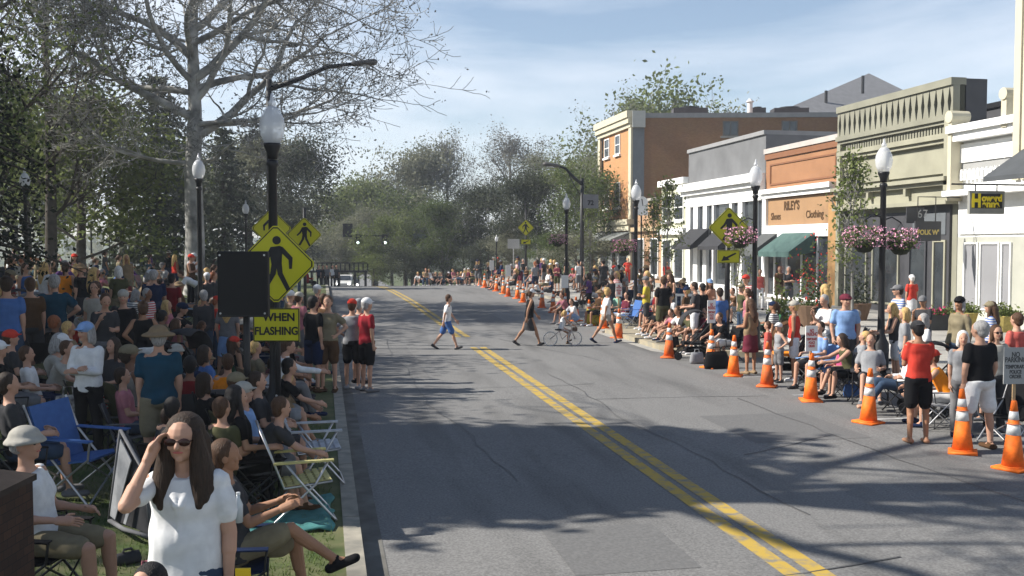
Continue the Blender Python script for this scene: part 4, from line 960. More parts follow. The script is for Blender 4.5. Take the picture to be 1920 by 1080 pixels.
# shade trees beyond the left edge
for i, (x, y, s, p) in enumerate([(-10.8, 20.0, .55, lf2), (-12.6, 26, .62, lf2), (-14.2, 33, .72, lf2), (-11.6, 23.2, .6, lf2), (-10.2, 17.0, .5, lf2)]):
    tree('maple_tree', V((x, y, gz(x, y)-.1)), i*1.3, s, *p, BARKD, LG, ['leafy maple outside the frame that shades the nearest park crowd', 'broad leafy maple outside the frame shading the strollers', 'leafy maple outside the frame, farthest of the shade trees', 'leafy maple outside the frame third in the row along the path', 'low leafy maple outside the frame beside the spruce'][i])
for _i, (_x, _y) in enumerate(FARSH):  # unseen oaks, added to block low sky light and shade the park crowd
    tree('added_shade_oak', V((_x, _y, .6)), _i*2.1, (1.15, 1.15), *lf2, BARKD, LG, ['added unseen oak shading the crowd, level with the brick pier', 'middle added unseen oak shading the crowd, far outside the frame', 'added unseen oak shading the crowd, level with the crossing', 'added unseen oak shading the crowd, behind the camera'][_i])
def btree(px, s, H, kind, rz, lm, label, bark=BARKP, group='trees beyond the street crest', fn=None, wide=1.0):
    base = {'a': (lf1, 15), 'b': (lf2, 14), 'c': (lf3, 16), 'd': (lf4, 9), 'n': (con2, 12)}[kind]
    p = at_s(px, s, gz); k = H/base[1]
    nm = {'n': 'spruce_tree'}.get(kind, 'leafy_tree')
    return tree(nm, p, rz, (k*wide, k), *base[0], bark, lm, label, group)
PG = 'trees in the park'
btree(95, 42, 15, 'c', .3, LGY, 'tall grey green tree filling the upper corner of the park', BARKD, PG)
btree(-40, 50, 16, 'c', 1.0, LYG, 'sunlit yellow green tree cut by the edge of the frame', BARKD, PG)
btree(150, 38, 8.6, 'd', .3, LYG, 'low spreading green crab apple behind the first park lamp', BARKD, PG, wide=1.25)
btree(55, 34, 8, 'd', 2.3, LYG, 'round green crab apple beyond the first park lamp', BARKD, PG, wide=1.1)
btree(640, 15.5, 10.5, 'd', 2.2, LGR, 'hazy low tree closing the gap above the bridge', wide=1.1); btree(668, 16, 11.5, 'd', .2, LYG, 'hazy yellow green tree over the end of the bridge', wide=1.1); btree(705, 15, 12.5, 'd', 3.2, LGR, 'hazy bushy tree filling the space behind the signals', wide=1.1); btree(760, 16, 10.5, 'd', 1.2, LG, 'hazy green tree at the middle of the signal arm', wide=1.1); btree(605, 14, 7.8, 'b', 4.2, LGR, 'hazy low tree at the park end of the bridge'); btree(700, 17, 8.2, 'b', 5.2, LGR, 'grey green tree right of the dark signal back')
btree(300, 30, 13, 'n', .0, LD, 'tall dark spruce close behind the pale sycamore trunk', BARKD, PG)
btree(420, 27, 10.5, 'n', 1.2, LD, 'middle dark spruce on the street side of the sycamore trunk', BARKD, PG)
btree(545, 22, 11.5, 'b', 1.0, LD, 'dark bushy tree behind the pair of crossing signs', BARKD, PG)
btree(470, 24, 10, 'b', 2.0, LGR, 'grey green tree between the park spruces and the street lamp', BARKD, PG)
btree(230, 24, 13, 'c', 2.0, LGY, 'large grey green tree deep in the park left of the spruce', BARKD, PG)
btree(30, 25, 15, 'c', 4.0, LGY, 'grey green tree deep in the park behind the crab apples', BARKD, PG)
btree(100, 19, 12, 'b', 5.0, LD, 'dark dense tree at the back of the park', BARKD, PG)
btree(330, 18, 12, 'b', 3.0, LD, 'dark dense tree at the back of the park behind the lamp', BARKD, PG)
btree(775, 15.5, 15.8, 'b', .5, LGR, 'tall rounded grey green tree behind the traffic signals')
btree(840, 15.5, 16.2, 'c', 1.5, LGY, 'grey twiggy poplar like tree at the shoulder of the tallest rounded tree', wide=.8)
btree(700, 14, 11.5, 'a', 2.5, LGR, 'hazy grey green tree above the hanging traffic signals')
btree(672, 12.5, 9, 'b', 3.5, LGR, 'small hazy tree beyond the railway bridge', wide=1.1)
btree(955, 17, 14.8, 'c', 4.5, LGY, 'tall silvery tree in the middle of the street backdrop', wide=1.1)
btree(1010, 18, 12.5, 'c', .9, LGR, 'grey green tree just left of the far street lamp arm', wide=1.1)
btree(900, 20, 8, 'b', 1.9, LD, 'dark tree behind the far end of the cone row', wide=1.2)
btree(830, 20, 7.5, 'b', 2.9, LG, 'deep green tree beside the signal mast pole', wide=1.1)
btree(735, 19, 6.5, 'd', 3.9, LYG, 'bright green tree below the traffic signals', wide=1.1)
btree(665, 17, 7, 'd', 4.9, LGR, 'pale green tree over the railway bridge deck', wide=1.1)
btree(985, 22, 8, 'b', 5.9, LD, 'dark tree behind the far crossing sign', wide=1.1)
btree(1062, 22, 9, 'a', .2, LYG, 'yellow green tree behind the second street lamp from the far end')
btree(1108, 24, 7.5, 'd', 1.2, LG, 'green tree tucked against the brick building corner')
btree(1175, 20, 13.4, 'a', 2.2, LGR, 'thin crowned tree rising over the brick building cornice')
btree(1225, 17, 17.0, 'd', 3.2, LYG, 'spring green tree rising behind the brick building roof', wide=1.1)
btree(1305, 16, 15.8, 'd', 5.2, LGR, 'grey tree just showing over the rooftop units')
btree(560, 15, 9.5, 'b', 3.1, LD, 'dark tree at the street edge of the park beyond the sycamore')
btree(380, 16, 12, 'b', 4.1, LD, 'dark tree hidden behind the spruces')
btree(1130, 15, 12, 'b', 4.4, LG, 'dark green tree behind the brick building')
# low shrubs at the crest
for i, (px, s, h, lm, lab) in enumerate([(700, 19.5, 3.0, LYG, 'bright green shrub beside the railway bridge'), (870, 20, 3.2, LYG, 'yellow green shrub behind the far seated row'), (760, 20, 3.4, LD, 'dark shrub at the crest under the signal mast'), (805, 20, 3.2, LD, 'dark shrub at the crest beside the signal pole'),
                                       (915, 21, 3.0, LD, 'dark shrub behind the farthest standing people'), (960, 22, 3.4, LGR, 'grey green shrub behind the far route signs'), (1030, 24, 3.2, LG, 'green shrub behind the far crowd'), (1080, 25, 3.2, LGR, 'grey green shrub beside the brick building')]):
    t = tree('shrub', at_s(px, s, gz), i, (h/9*1.5, h/9), *lf4, BARKD, lm, lab, 'shrubs along the crest', 'shrub')
# slender street trees on the pavement
for px, s, h, lab in ((1250, 47, 5.6, 'slender street tree in front of the cream shop'), (1228, 43, 5.0, 'small street tree beside the low brick shop'), (1600, 66, 5.7, 'slender street tree in front of the terracotta and green shops'), (1385, 62, 3.8, 'thin street tree behind the crossing sign'), (1105, 33, 5.5, 'street tree beside the brick building corner')):
    tree('street_tree', at_s(px, s), px*.37, h/5.5, *lf5, BARKP, LYG, lab, 'slender street trees', 'tree')
# far wood
rg = random.Random(77); mb = MB()
for _ in range(5200):
    x = rg.uniform(-260, 330); y = rg.uniform(235, 300)+abs(x)*.15; h = 7+3*math.sin(x*.06)+2.5*math.sin(x*.17+1)
    if -25 < x < 14: continue
    leaf(mb, rg, V((x, y, rg.uniform(-4, h+rg.gauss(0, 1)))), 3.2)
tag(mb.build('far_wood', LGR), 'hazy wood along the horizon', 'wood', kind='stuff')
# ================================================================ STREET FURNITURE
def cone_meshes():
    o, w = MB(), MB()
    base = MB(); base.box(-.19, .19, -.19, .19, 0, .035); base.lathe([(.155, .035), (.15, .05), (.14, .055)], 20)
    pr = lambda z: .14-(z-.055)*.125
    def seg(z0, z1, e=0): q = MB(); q.lathe([(pr(z0)+e, z0), (pr(z1)+e, z1)], 20); return q
    body = MB(); body.lathe([(pr(.055), .055), (pr(.46), .46)], 20); mid = MB(); mid.lathe([(pr(.46), .605), (pr(.61), .61), (pr(.66), .66), (pr(.7), .665)], 20); tip = MB(); tip.lathe([(pr(.77), .77), (.034, .9), (.026, .91), (.0, .91)], 20)
    b1, b2 = seg(.46, .61, .002), seg(.66, .77, .002)
    return base, body, b1, b2, mid, tip
ca = [q.mesh(n, m, True) for q, n, m in zip(cone_meshes(), ('base', 'cone_body', 'reflective_band', 'reflective_band', 'middle_ring', 'tip'), (ORANGE, ORANGE, REFLW, REFLW, ORANGE, ORANGE))]
OR2 = mat('cone_orange_faded', (.8, .22, .05), .75, .2, 9); OR3 = mat('cone_orange_dirty', (.72, .13, .015), .7, .3, 7, col2=(.42, .1, .03))
def cone(p, label, k=1.0, tilt=0):
    r = root('traffic_cone', p, random.uniform(0, 1.5), label, 'traffic cone', 'orange traffic cones along the parking lane'); r.scale = (k, k, k)
    fd = random.random(); cmt = ORANGE if fd < .55 else OR2 if fd < .8 else OR3; r.rotation_euler = (random.uniform(-.03, .03), random.uniform(-.03, .03), r.rotation_euler.z)
    for n, me in zip(('base', 'cone_body', 'reflective_band', 'reflective_band', 'middle_ring', 'tip'), ca):
        o_ = link(n, me, r)
        if 'band' not in n: o_.material_slots[0].link = 'OBJECT'; o_.material_slots[0].material = cmt
    return r
random.seed(3)
CONES = [(1899, 880, 'nearest cone, under the grey no parking board'), (1805, 849, 'cone in front of the man in white shorts'), (1628, 793, 'cone beside the bare feet and jeans'), (1520, 752, 'cone holding the middle no parking board'), (1438, 725, 'cone in front of the white capped child'),
         (1375, 705, 'cone at the feet of the maroon skirt'), (1333, 690, 'cone holding the no parking board by the lamp pole'), (1254, 671, 'cone at the edge of the tan bump out'), (1160, 632, 'cone behind the striding woman in white'), (1131, 622, 'cone seen behind the legs of the striding woman'), (1104, 610, 'cone beside the yellow bag'),
         (1080, 602, 'cone beyond the small bicycle'), (1059, 592, 'cone behind the girl on the bicycle'), (1037, 586, 'cone between the bicycle and the white cap'), (1016, 577, 'cone just past the white cap walker'), (981, 567, 'cone behind the white cap woman'), (970, 560, 'cone beyond the white cap woman'),
         (953, 556, 'cone holding the third far no parking board'), (944, 551, 'cone beside the child standing in the lane'), (931, 546, 'cone past the child standing in the lane'), (922, 542, 'third cone from the far end'), (909, 539, 'second cone from the far end'), (900, 535, 'farthest cone of the row')]
CP = []
for px, py, lab in CONES:
    p = hit(px, py, fn=lambda x, y: gz(x, y)+(.13 if x > 9.0 and 23 < y < 32 else 0)); CP.append(p); cone(p, 'orange white banded '+lab)
BOARD = mat('board_white', (.74, .73, .70), .7, .03, 4); BOARDG = mat('board_grey', (.33, .33, .32), .7, .05, 4); REDT = mat('red_letter', (.45, .04, .03), .6, .1, 6)
def np_sign(p, px, ytop, ybot, wpx, rz, label, m=BOARD, detail=True, tm=REDT):
    s = F/zc_of(p.x, p.y); r = root('no_parking_sign', p, rz, label, 'sign', 'temporary no parking boards on sticks')
    z0, z1 = 3+(460-ybot)/s-p.z, 3+(460-ytop)/s-p.z; w = wpx/s; hh = z1-z0
    q = MB(); q.box(-w/2, w/2, -.008, .008, z0, z1); q.build('board', m, r)
    q = MB(); q.box(-.02, .02, .009, .03, .55, z1-.1); q.build('stick', WOOD, r)
    if detail:
        k = hh/.62
        for t, dz, sz in (('NO', .80, .12), ('PARKING', .66, .12), ('TEMPORARY', .47, .085), ('POLICE', .33, .085), ('ORDER', .20, .085)):
            text(t, sz*k, r, (0, -.0085, z0+hh*dz), (R(90), 0, 0), tm, sx=w/hh*1.15, ext=.002, bold=.003)
np_sign(CP[0], 1897, 652, 721, 46, -.1, 'grey no parking board in the nearest cone beside the man in black', BOARDG, True, mat('dim_letter', (.07, .07, .07), .7, .1, 6))
np_sign(CP[3], 1516, 611, 659, 26, .1, 'white no parking board in the cone before the man in the blue shirt')
np_sign(CP[6], 1335, 563, 606, 16, .0, 'white no parking board in the cone next to the crossing sign pole')
np_sign(CP[8], 1131, 531, 556, 12, .0, 'white no parking board behind the striding woman in white')
np_sign(CP[12], 1059, 516, 540, 14, .1, 'white no parking board above the girl on the bicycle', detail=False)
np_sign(CP[17], 957, 497, 518, 10, .1, 'small white no parking board near the far crowd', detail=False)
np_sign(CP[20], 922, 488, 506, 8, .0, 'tiny white no parking board at the far end of the cones', detail=False)
# acorn lamps
def acorn_meshes():
    post = MB(); post.lathe([(0, 0), (.22, 0), (.22, .12), (.17, .2), (.17, .75), (.12, .85), (.085, .95), (.07, 1.4), (.062, 4.15), (.09, 4.2), (.07, 4.26), (0, 4.27)], 16)
    fit = MB(); fit.lathe([(0, 4.271), (.07, 4.272), (.08, 4.36), (.12, 4.46), (.125, 4.5), (0, 4.505)], 16)
    gl = MB(); gl.lathe([(0, 4.506), (.115, 4.508), (.165, 4.62), (.185, 4.74), (.17, 4.86), (.12, 4.97), (.07, 5.03), (0, 5.04)], 18)
    fin = MB(); fin.lathe([(0, 5.041), (.05, 5.042), (.06, 5.09), (.03, 5.13), (.015, 5.22), (0, 5.23)], 10)
    return [(post.mesh('post', BLACK, True), 'post'), (fit.mesh('fitter', BLACK, True), 'fitter'), (gl.mesh('globe', GLOBE, True), 'globe'), (fin.mesh('finial', GLOBE, True), 'finial')]
AC = acorn_meshes()
def lamp(px, s, label, k=1.0, p=None):
    k *= .957
    p = p if p else at_s(px, s); r = root('street_lamp', p, 0, label, 'street lamp', 'black acorn street lamps'); r.scale = (k, k, k)
    for me, n in AC: link(n, me, r)
    return p
PL1 = lamp(513, 138, 'black acorn street lamp rising behind the big yellow crossing sign', .97)
LP = [lamp(1654, 89.5, 'acorn street lamp with flower baskets before the green shopfront'), lamp(1415, 71.5, 'acorn street lamp with flower basket beside the terracotta shop'), lamp(1192, 54.5, 'acorn street lamp with flower basket before the cream shop', 1.02), lamp(1062, 42, 'acorn street lamp with small pink basket beyond the cones', 1.02), lamp(931, 27, 'tiny far acorn lamp by the route signs', .68)]
lamp(375, 68, 'acorn lamp on the park side in front of the sycamore trunk'); lamp(50, 60, 'acorn lamp at the park edge nearest the frame border', .9); lamp(462, 42, 'small acorn lamp beyond the sycamore', .88); lamp(172, 30, 'distant park lamp under the crab apple', .8); lamp(206, 28, 'smallest distant park lamp deep under the trees', .72)
# flower baskets
PETP = mat('petal_pink', (.62, .22, .34), .8, .2, 20, col2=(.72, .45, .55)); PETM = mat('petal_mauve', (.35, .13, .2), .8, .2, 20, col2=(.5, .25, .35))
def basket(p, dz, dx, label, rr=.42, seed=1, pm=PETP):
    rg = random.Random(seed); r = root('flower_basket', (p.x+dx, p.y, p.z+dz), 0, label, 'flower basket', 'hanging flower baskets on the lamps')
    q = MB(); q.lathe([(0, -.28), (.12, -.26), (.24, -.12), (.27, 0), (0, .01)], 14); q.build('bowl', mat('basket_moss', (.03, .035, .02), .9, .2, 8), r, True)
    g = MB(); f = MB()
    for _ in range(420):
        a = rg.uniform(0, 6.28); t = rg.uniform(-.9, 1.2); rad = rr*math.sqrt(max(0, 1-abs(t)**2*.5))*rg.uniform(.4, 1.05); c = V((math.cos(a)*rad, math.sin(a)*rad, t*.2+.02))
        leaf(g, rg, c, .075)
    for _ in range(420):
        a = rg.uniform(0, 6.28); t = rg.uniform(-1.1, 1.2); rad = rr*rg.uniform(.55, 1.15)*(1-.12*abs(t)); leaf(f, rg, V((math.cos(a)*rad, math.sin(a)*rad, t*.19+.06)), .06)
    g.build('foliage', LG, r); f.build('blossoms', pm, r)
    q = MB(); q.tube([(-dx, 0, .45), (-dx*.5, 0, .52), (0, 0, .4)], .015, 6); [q.tube([(0, 0, .4), (math.cos(a)*.26, math.sin(a)*.26, 0)], .006, 4) for a in (0, 2.1, 4.2)]; q.build('hanger', BLACK, r)
basket(LP[0], 2.85, .42, 'pink flower basket on the shop side of the green shopfront lamp', .36, 77, PETP)
for p, z, n, c in ((LP[0], 2.9, 'green shopfront lamp', PETP), (LP[1], 2.95, 'lamp beside the terracotta shop', PETP), (LP[2], 2.75, 'lamp before the cream shop', PETM)):
    basket(p, z, -.42, 'pink flower basket on the street side of the '+n, .42, int(p.y), c)
basket(LP[3], 3.0, -.4, 'small pink flower basket on the far lamp beyond the cones', .42, 9)
# cobra street lights
def cobra(px, s, ytop, arm, dirx, label, rise=.9):
    p = at_s(px, s); H = 3+(460-ytop)/s-p.z; r = root('cobra_street_light', p, 0, label, 'street light', 'tall arm street lights')
    q = MB(); q.tube([(0, 0, 0), (0, 0, H*.5), (0, 0, H)], [.14, .12, .10], 10); q.build('pole', BLACK, r, True)
    q = MB(); q.tube([(0, 0, H-.35), (dirx*arm*.35, 0, H+.05*rise), (dirx*arm*.7, 0, H+.6*rise), (dirx*arm, 0, H+.75*rise)], [.10, .09, .075, .065], 8); q.tube([(0, 0, H-1.1), (dirx*arm*.35, 0, H-.35), (dirx*arm*.55, 0, H+.2)], .03, 6) if dirx < 0 else None; q.build('arm', BLACK, r, True)
    q = MB(); q.capsule((dirx*arm, 0, H+.75*rise), (dirx*(arm+.75), 0, H+.85*rise), .10, .13, 12, 1.5, (0, 1, 0)); q.build('lamp_head', mat('lamp_head_grey', (.08, .075, .07), .5, .08, 6), r, True)
    q = MB(); q.ell((dirx*(arm+.4), 0, H+.72*rise), .22, .12, .07); q.build('lens', GLOBE, r, True)
cobra(508, 51, 152, 3.05, 1, 'tall black street light reaching over the street from behind the near lamp')
cobra(1091, 33, 335, 1.4, -1, 'tall black street light with bracket arm before the brick building')
# crossing signs
def diamond(r, hw, z, y=0, th=.012, border=True, name='diamond_panel'):
    def dia(h, c=.12):
        pts = []
        for k in range(4):
            a = R(90*k); 
            for e in (-1, 1):
                v = V((math.cos(a), 0, math.sin(a))); w = V((-math.sin(a), 0, math.cos(a))); pts.append(v*h*(1-c*.5)+w*e*h*c*.5)
        return pts
    q = MB(); q.prism([p+V((0, y, z)) for p in dia(hw)], (0, th, 0)); o = q.build(name, SIGNY, r)
    q = MB(); a, b_ = dia(hw*.965), dia(hw*.93); n = len(a); vs = [p+V((0, y-.0035, z)) for p in a]+[p+V((0, y-.0035, z)) for p in b_]
    vs += [p+V((0, y-.0005, z)) for p in a]+[p+V((0, y-.0005, z)) for p in b_]
    fs = []
    for k in range(n):
        k2 = (k+1) % n; fs += [(k, k+n, k2+n, k2), (k, k2, k2+2*n, k+2*n), (k+n, k+3*n, k2+3*n, k2+n)]
    q.add(vs, fs); q.build('border', BLACK, o)
    # walking figure, units of hw
    fig = MB()
    def poly(pts, fl=1): fig.prism([V((x*hw*fl, y-.006, z+zz_*hw)) for x, zz_ in pts], (0, .0035, 0))
    f = FLIP[0]
    fig.prism([V((.03*f*hw+math.cos(R(t))*.105*hw, y-.006, z+.585*hw+math.sin(R(t))*.105*hw)) for t in range(0, 360, 20)], (0, .0035, 0))
    P_ = lambda pts: poly(pts, f)
    P_([(-.12, .42), (.10, .45), (.17, .38), (.15, .0), (-.10, -.02), (-.13, .15)])
    P_([(.10, .45), (.18, .42), (.42, .16), (.40, -.12), (.33, -.12), (.32, .10), (.14, .28)])
    P_([(-.12, .42), (-.06, .30), (-.19, .08), (-.38, -.08), (-.43, -.02), (-.26, .16)])
    P_([(-.10, .0), (.04, .0), (.0, -.25), (-.22, -.62), (-.33, -.58), (-.14, -.24)])
    P_([(.0, .02), (.15, .02), (.17, -.22), (.36, -.62), (.27, -.68), (.05, -.26)])
    fig.build('walking_figure', BLACK, o); return o
FLIP = [1]
def crossing_sign(p, rz, zc, hw, label, ph, post=True, arrow=None, postm=BLACK, pr=.045):
    r = root('crossing_sign', p, rz, label, 'sign', 'yellow pedestrian crossing signs')
    if post: q = MB(); q.tube([(0, pr+.02, 0), (0, pr+.02, ph)], pr, 10); q.build('post', postm, r, True)
    diamond(r, hw, zc)
    if arrow:
        z0, z1, w = arrow; q = MB(); q.box(-w/2, w/2, 0, .012, z0, z1); o = q.build('arrow_panel', SIGNY, r)
        c = (z0+z1)/2; h = (z1-z0)
        q = MB(); A = [(.30, .28), (.36, .20), (-.02, -.12), (.05, -.25), (-.33, -.32), (-.22, .05), (-.12, -.03)]
        q.prism([V((x*w, -.004, c+z_*h*1.1)) for x, z_ in A], (0, .003, 0)); q.build('arrow', BLACK, o)
        q = MB(); B2 = [(-w*.48, c-h*.45), (w*.48, c-h*.45), (w*.48, c+h*.45), (-w*.48, c+h*.45)]
        for k in range(4):
            a, b2 = B2[k], B2[(k+1) % 4]; q.tube([(a[0], -.002, a[1]), (b2[0], -.002, b2[1])], .006, 4)
        q.build('border', BLACK, o)
    return r
s = 139; pz = PL1.z
zr = lambda py, s, z0: 3+(460-py)/s-z0
# near big sign + WHEN FLASHING plate on its own post just in front of the lamp
pn = at_s(517, 141); s = 141
rr_ = crossing_sign(pn, R(-11), zr(495, s, pn.z), 76/s, 'largest yellow crossing sign with walking figure, above the when flashing plate', 2.9, pr=.04)
q = MB(); q.box(-.31, .31, 0, .012, zr(641, s, pn.z), zr(578, s, pn.z)); o = q.build('plate', SIGNY, rr_)
zm = zr(609.5, s, pn.z)
text('WHEN', .148, o, (.035, -.004, zm+.10), (R(90), 0, 0), BLACK, bold=.004, sx=.95); text('FLASHING', .148, o, (.0, -.004, zm-.085), (R(90), 0, 0), BLACK, bold=.004, sx=.86)
q = MB(); cs = [(-.3, zm-.215), (.3, zm-.215), (.3, zm+.215), (-.3, zm+.215)]
for k in range(4): q.tube([(cs[k][0], -.002, cs[k][1]), (cs[(k+1) % 4][0], -.002, cs[(k+1) % 4][1])], .007, 4)
q.build('border', BLACK, o)
# black beacon cabinet on its own pole, seen from behind
pb = at_s(461, 158); s = 158
r = root('beacon_cabinet', pb, R(-11), 'plain black beacon cabinet on a slim black pole in front of the largest crossing sign', 'sign')
q = MB(); q.tube([(0, 0, 0), (0, 0, zr(480, s, pb.z))], .042, 12); q.build('pole', BLACK, r, True)
q = MB(); q.box(-47/s, 47/s, -.16, -.045, zr(593, s, pb.z), zr(471, s, pb.z)); cb = q.build('cabinet', mat('cabinet_black', (.006, .006, .006), .7, .1, 4), r)
bv = cb.modifiers.new('b', 'BEVEL'); bv.width = .02; bv.segments = 2
q = MB(); [q.tube([(x_, -.162, zr(y_, s, pb.z)), (x_, -.168, zr(y_, s, pb.z))], .012, 8) for x_ in (-.26, .26) for y_ in (478, 586)]; q.build('bolt_row', STEEL, r); q = MB(); q.box(-46/s, 46/s, -.163, -.16, zr(592, s, pb.z), zr(589.5, s, pb.z)); q.build('door_lip', BLACK, r)
q = MB(); q.tube([(-.06, 0, zr(500, s, pb.z)), (-.06, -.07, zr(500, s, pb.z))], .015, 6); q.build('clamp', BLACK, r)
FLIP[0] = -1
p_ = at_s(510, 72); crossing_sign(p_, R(5), zr(428, 72, p_.z), 37/72, 'yellow crossing sign half hidden behind the near lamp post', 4.0)
p_ = at_s(571, 66); FLIP[0] = 1; crossing_sign(p_, R(-8), zr(440, 66, p_.z), 33/66, 'tilted yellow crossing sign just beyond the largest sign', 3.8)
FLIP[0] = 1
p_ = at_s(1366, 68); CS = crossing_sign(p_, R(-8), zr(427, 68, p_.z), 39/68, 'yellow crossing sign with arrow plate beside the terracotta shop', 3.78, arrow=(zr(493, 68, p_.z), zr(469, 68, p_.z), 42/68), pr=.075)
FLIP[0] = -1
p_ = at_s(986, 29.5); crossing_sign(p_, R(-8), zr(427, 29.5, p_.z), 15.5/29.5, 'small far yellow crossing sign above the far crowd', 3+(460-405)/29.5, arrow=(zr(458, 29.5, p_.z), zr(449, 29.5, p_.z), .6), pr=.06)
FLIP[0] = 1
# route sign boards next to it
p_ = at_s(963, 28); r = root('route_sign', p_, 0, 'grey back of a small guide sign beside the far crossing sign', 'sign'); q = MB(); q.box(-.4, .4, 0, .03, zr(466, 28, p_.z), zr(448, 28, p_.z)); q.build('panel', STEEL, r); q = MB(); q.tube([(0, .05, 0), (0, .05, zr(448, 28, p_.z))], .04, 8); q.build('post', STEEL, r)
# banner 72
p_ = at_s(1107, 36); r = root('street_banner', p_, 0, 'grey street banner with number 72 before the brick building', 'banner'); q = MB(); q.box(-.42, .42, 0, .02, zr(391, 36, p_.z), zr(365, 36, p_.z)); q.build('cloth', mat('banner_grey', (.2, .2, .21), .8, .1, 3), r)
text('72', .34, r, (0, -.005, zr(381, 36, p_.z)), (R(90), 0, 0), BLACK, bold=.01); q = MB(); q.tube([(-.45, .03, 0), (-.45, .03, zr(360, 36, p_.z))], .04, 8); q.build('post', BLACK, r)
# clock sign
p_ = at_s(1203, 32); r = root('round_top_sign', p_, 0, 'white round topped sign board in front of the low brick shop', 'sign')
zc_ = zr(380, 32, p_.z); q = MB(); q.prism([V((-.36, 0, zc_-.75)), V((.36, 0, zc_-.75)), V((.36, 0, zc_))]+[V((.36*math.cos(R(t)), 0, zc_+.36*math.sin(R(t)))) for t in range(15, 180, 15)]+[V((-.36, 0, zc_))], (0, .06, 0)); q.build('board', WHITEP, r)
q = MB(); q.tube([(0, .1, 0), (0, .1, zc_)], .05, 8); q.build('post', BLACK, r); q = MB(); q.prism([V((.04, -.01, zc_-.2)), V((.08, -.01, zc_-.2)), V((.02, -.01, zc_+.2)), V((-.04, -.01, zc_+.2))], (0, .008, 0)); q.build('clock_hand', BLACK, r)
# traffic signals on a mast arm
pm_ = at_s(846, 19, gz); S = 19.0
zt = lambda py: 3+(460-py)/S-pm_.z
mx_ = lambda px: (px-846)/S/.981
r = root('signal_mast', pm_, R(0), 'black signal mast with long arm over the far side of the crest', 'signal mast')
ang = lambda px: V((mx_(px)*math.cos(YAW)*.98, -mx_(px)*math.sin(YAW)*.98, 0))
q = MB(); q.tube([(0, 0, 0), (0, 0, zt(396))], [.16, .11], 10); q.build('pole', BLACK, r)
q = MB(); a = ang(652); q.tube([(0, 0, zt(444)), (a.x, a.y, zt(441))], [.09, .05], 8); q.build('arm', BLACK, r)
HOT = bpy.data.materials.new('lit_signal_lens'); HOT.use_nodes = True; HOT.node_tree.nodes['Principled BSDF'].inputs['Emission Color'].default_value = (.8, 1, .92, 1); HOT.node_tree.nodes['Principled BSDF'].inputs['Emission Strength'].default_value = 4
def signal(px, py, h, lit, label, w=13):
    a = ang(px); rr = root('traffic_signal', (pm_.x+a.x, pm_.y+a.y, pm_.z), 0, label, 'traffic signal', 'traffic signals on the mast arm')
    z = zt(py); q = MB(); q.box(-w/S/2, w/S/2, -.3, -.1, z-h/S/2, z+h/S/2); q.build('housing', BLACK, rr)
    if lit:
        for k in range(3):
            q = MB(); q.ell((0, -.31, z+h/S*(.32-.32*k)), .13, .03, .13); q.build('lens', HOT if k == 2 else mat('unlit_lens', (.03, .015, .01), .3, .1, 5), rr)
            q = MB(); q.tube([(0, -.3, z+h/S*(.32-.32*k)+.12), (0, -.5, z+h/S*(.32-.32*k)+.14)], .03, 4); q.build('visor', BLACK, rr)
    q = MB(); q.box(-.04, .04, -.1, .0, z-.15, z+.15); q.build('hanger', BLACK, rr)
signal(671, 449, 19, True, 'lit traffic signal hanging nearest the end of the mast arm'); signal(722, 449, 19, True, 'lit traffic signal in the middle of the mast arm'); signal(652, 432, 25, False, 'dark square signal back above the end of the mast arm', 18)
for px, w, lab in ((786, 26, 'long street name plate on the signal mast arm'), (748, 10, 'short street name plate on the signal mast arm')):
    a = ang(px); rr = root('street_name_plate', (pm_.x+a.x, pm_.y+a.y, pm_.z), 0, lab, 'street sign'); q = MB(); q.box(-w/S/2, w/S/2, -.14, -.1, zt(447), zt(439)); q.build('plate', mat('plate_green_grey', (.13, .16, .14), .6, .05, 3), rr); q = MB(); q.box(-.03, .03, -.1, 0, zt(444), zt(441)); q.build('bracket', STEEL, rr)
# bridge beyond the crest
pb_ = at_s(640, 21, gz); S2 = 21; r = root('railing_bridge', pb_, R(-8), 'dark steel bridge with tall railing and slim columns beyond the crest', 'bridge')
zz2 = lambda py: 3+(460-py)/S2-pb_.z
q = MB(); q.box(-2.9, 2.3, -.3, .5, zz2(511), zz2(507)); q.build('deck', DARKST, r)
q = MB(); q.box(-2.9, 2.3, -.3, -.25, zz2(494), zz2(492)); q.build('rail', DARKST, r)
q = MB()
for k in range(14): q.box(-2.9+k*.4, -2.78+k*.4, -.29, -.26, zz2(507), zz2(494))
q.build('railing_panel', DARKST, r)
for x in (-2.6, -1.3, -.2, 1.2, 2.15): q = MB(); q.box(x-.1, x+.1, -.2, 0, -1, zz2(511)); q.build('column', DARKST, r)
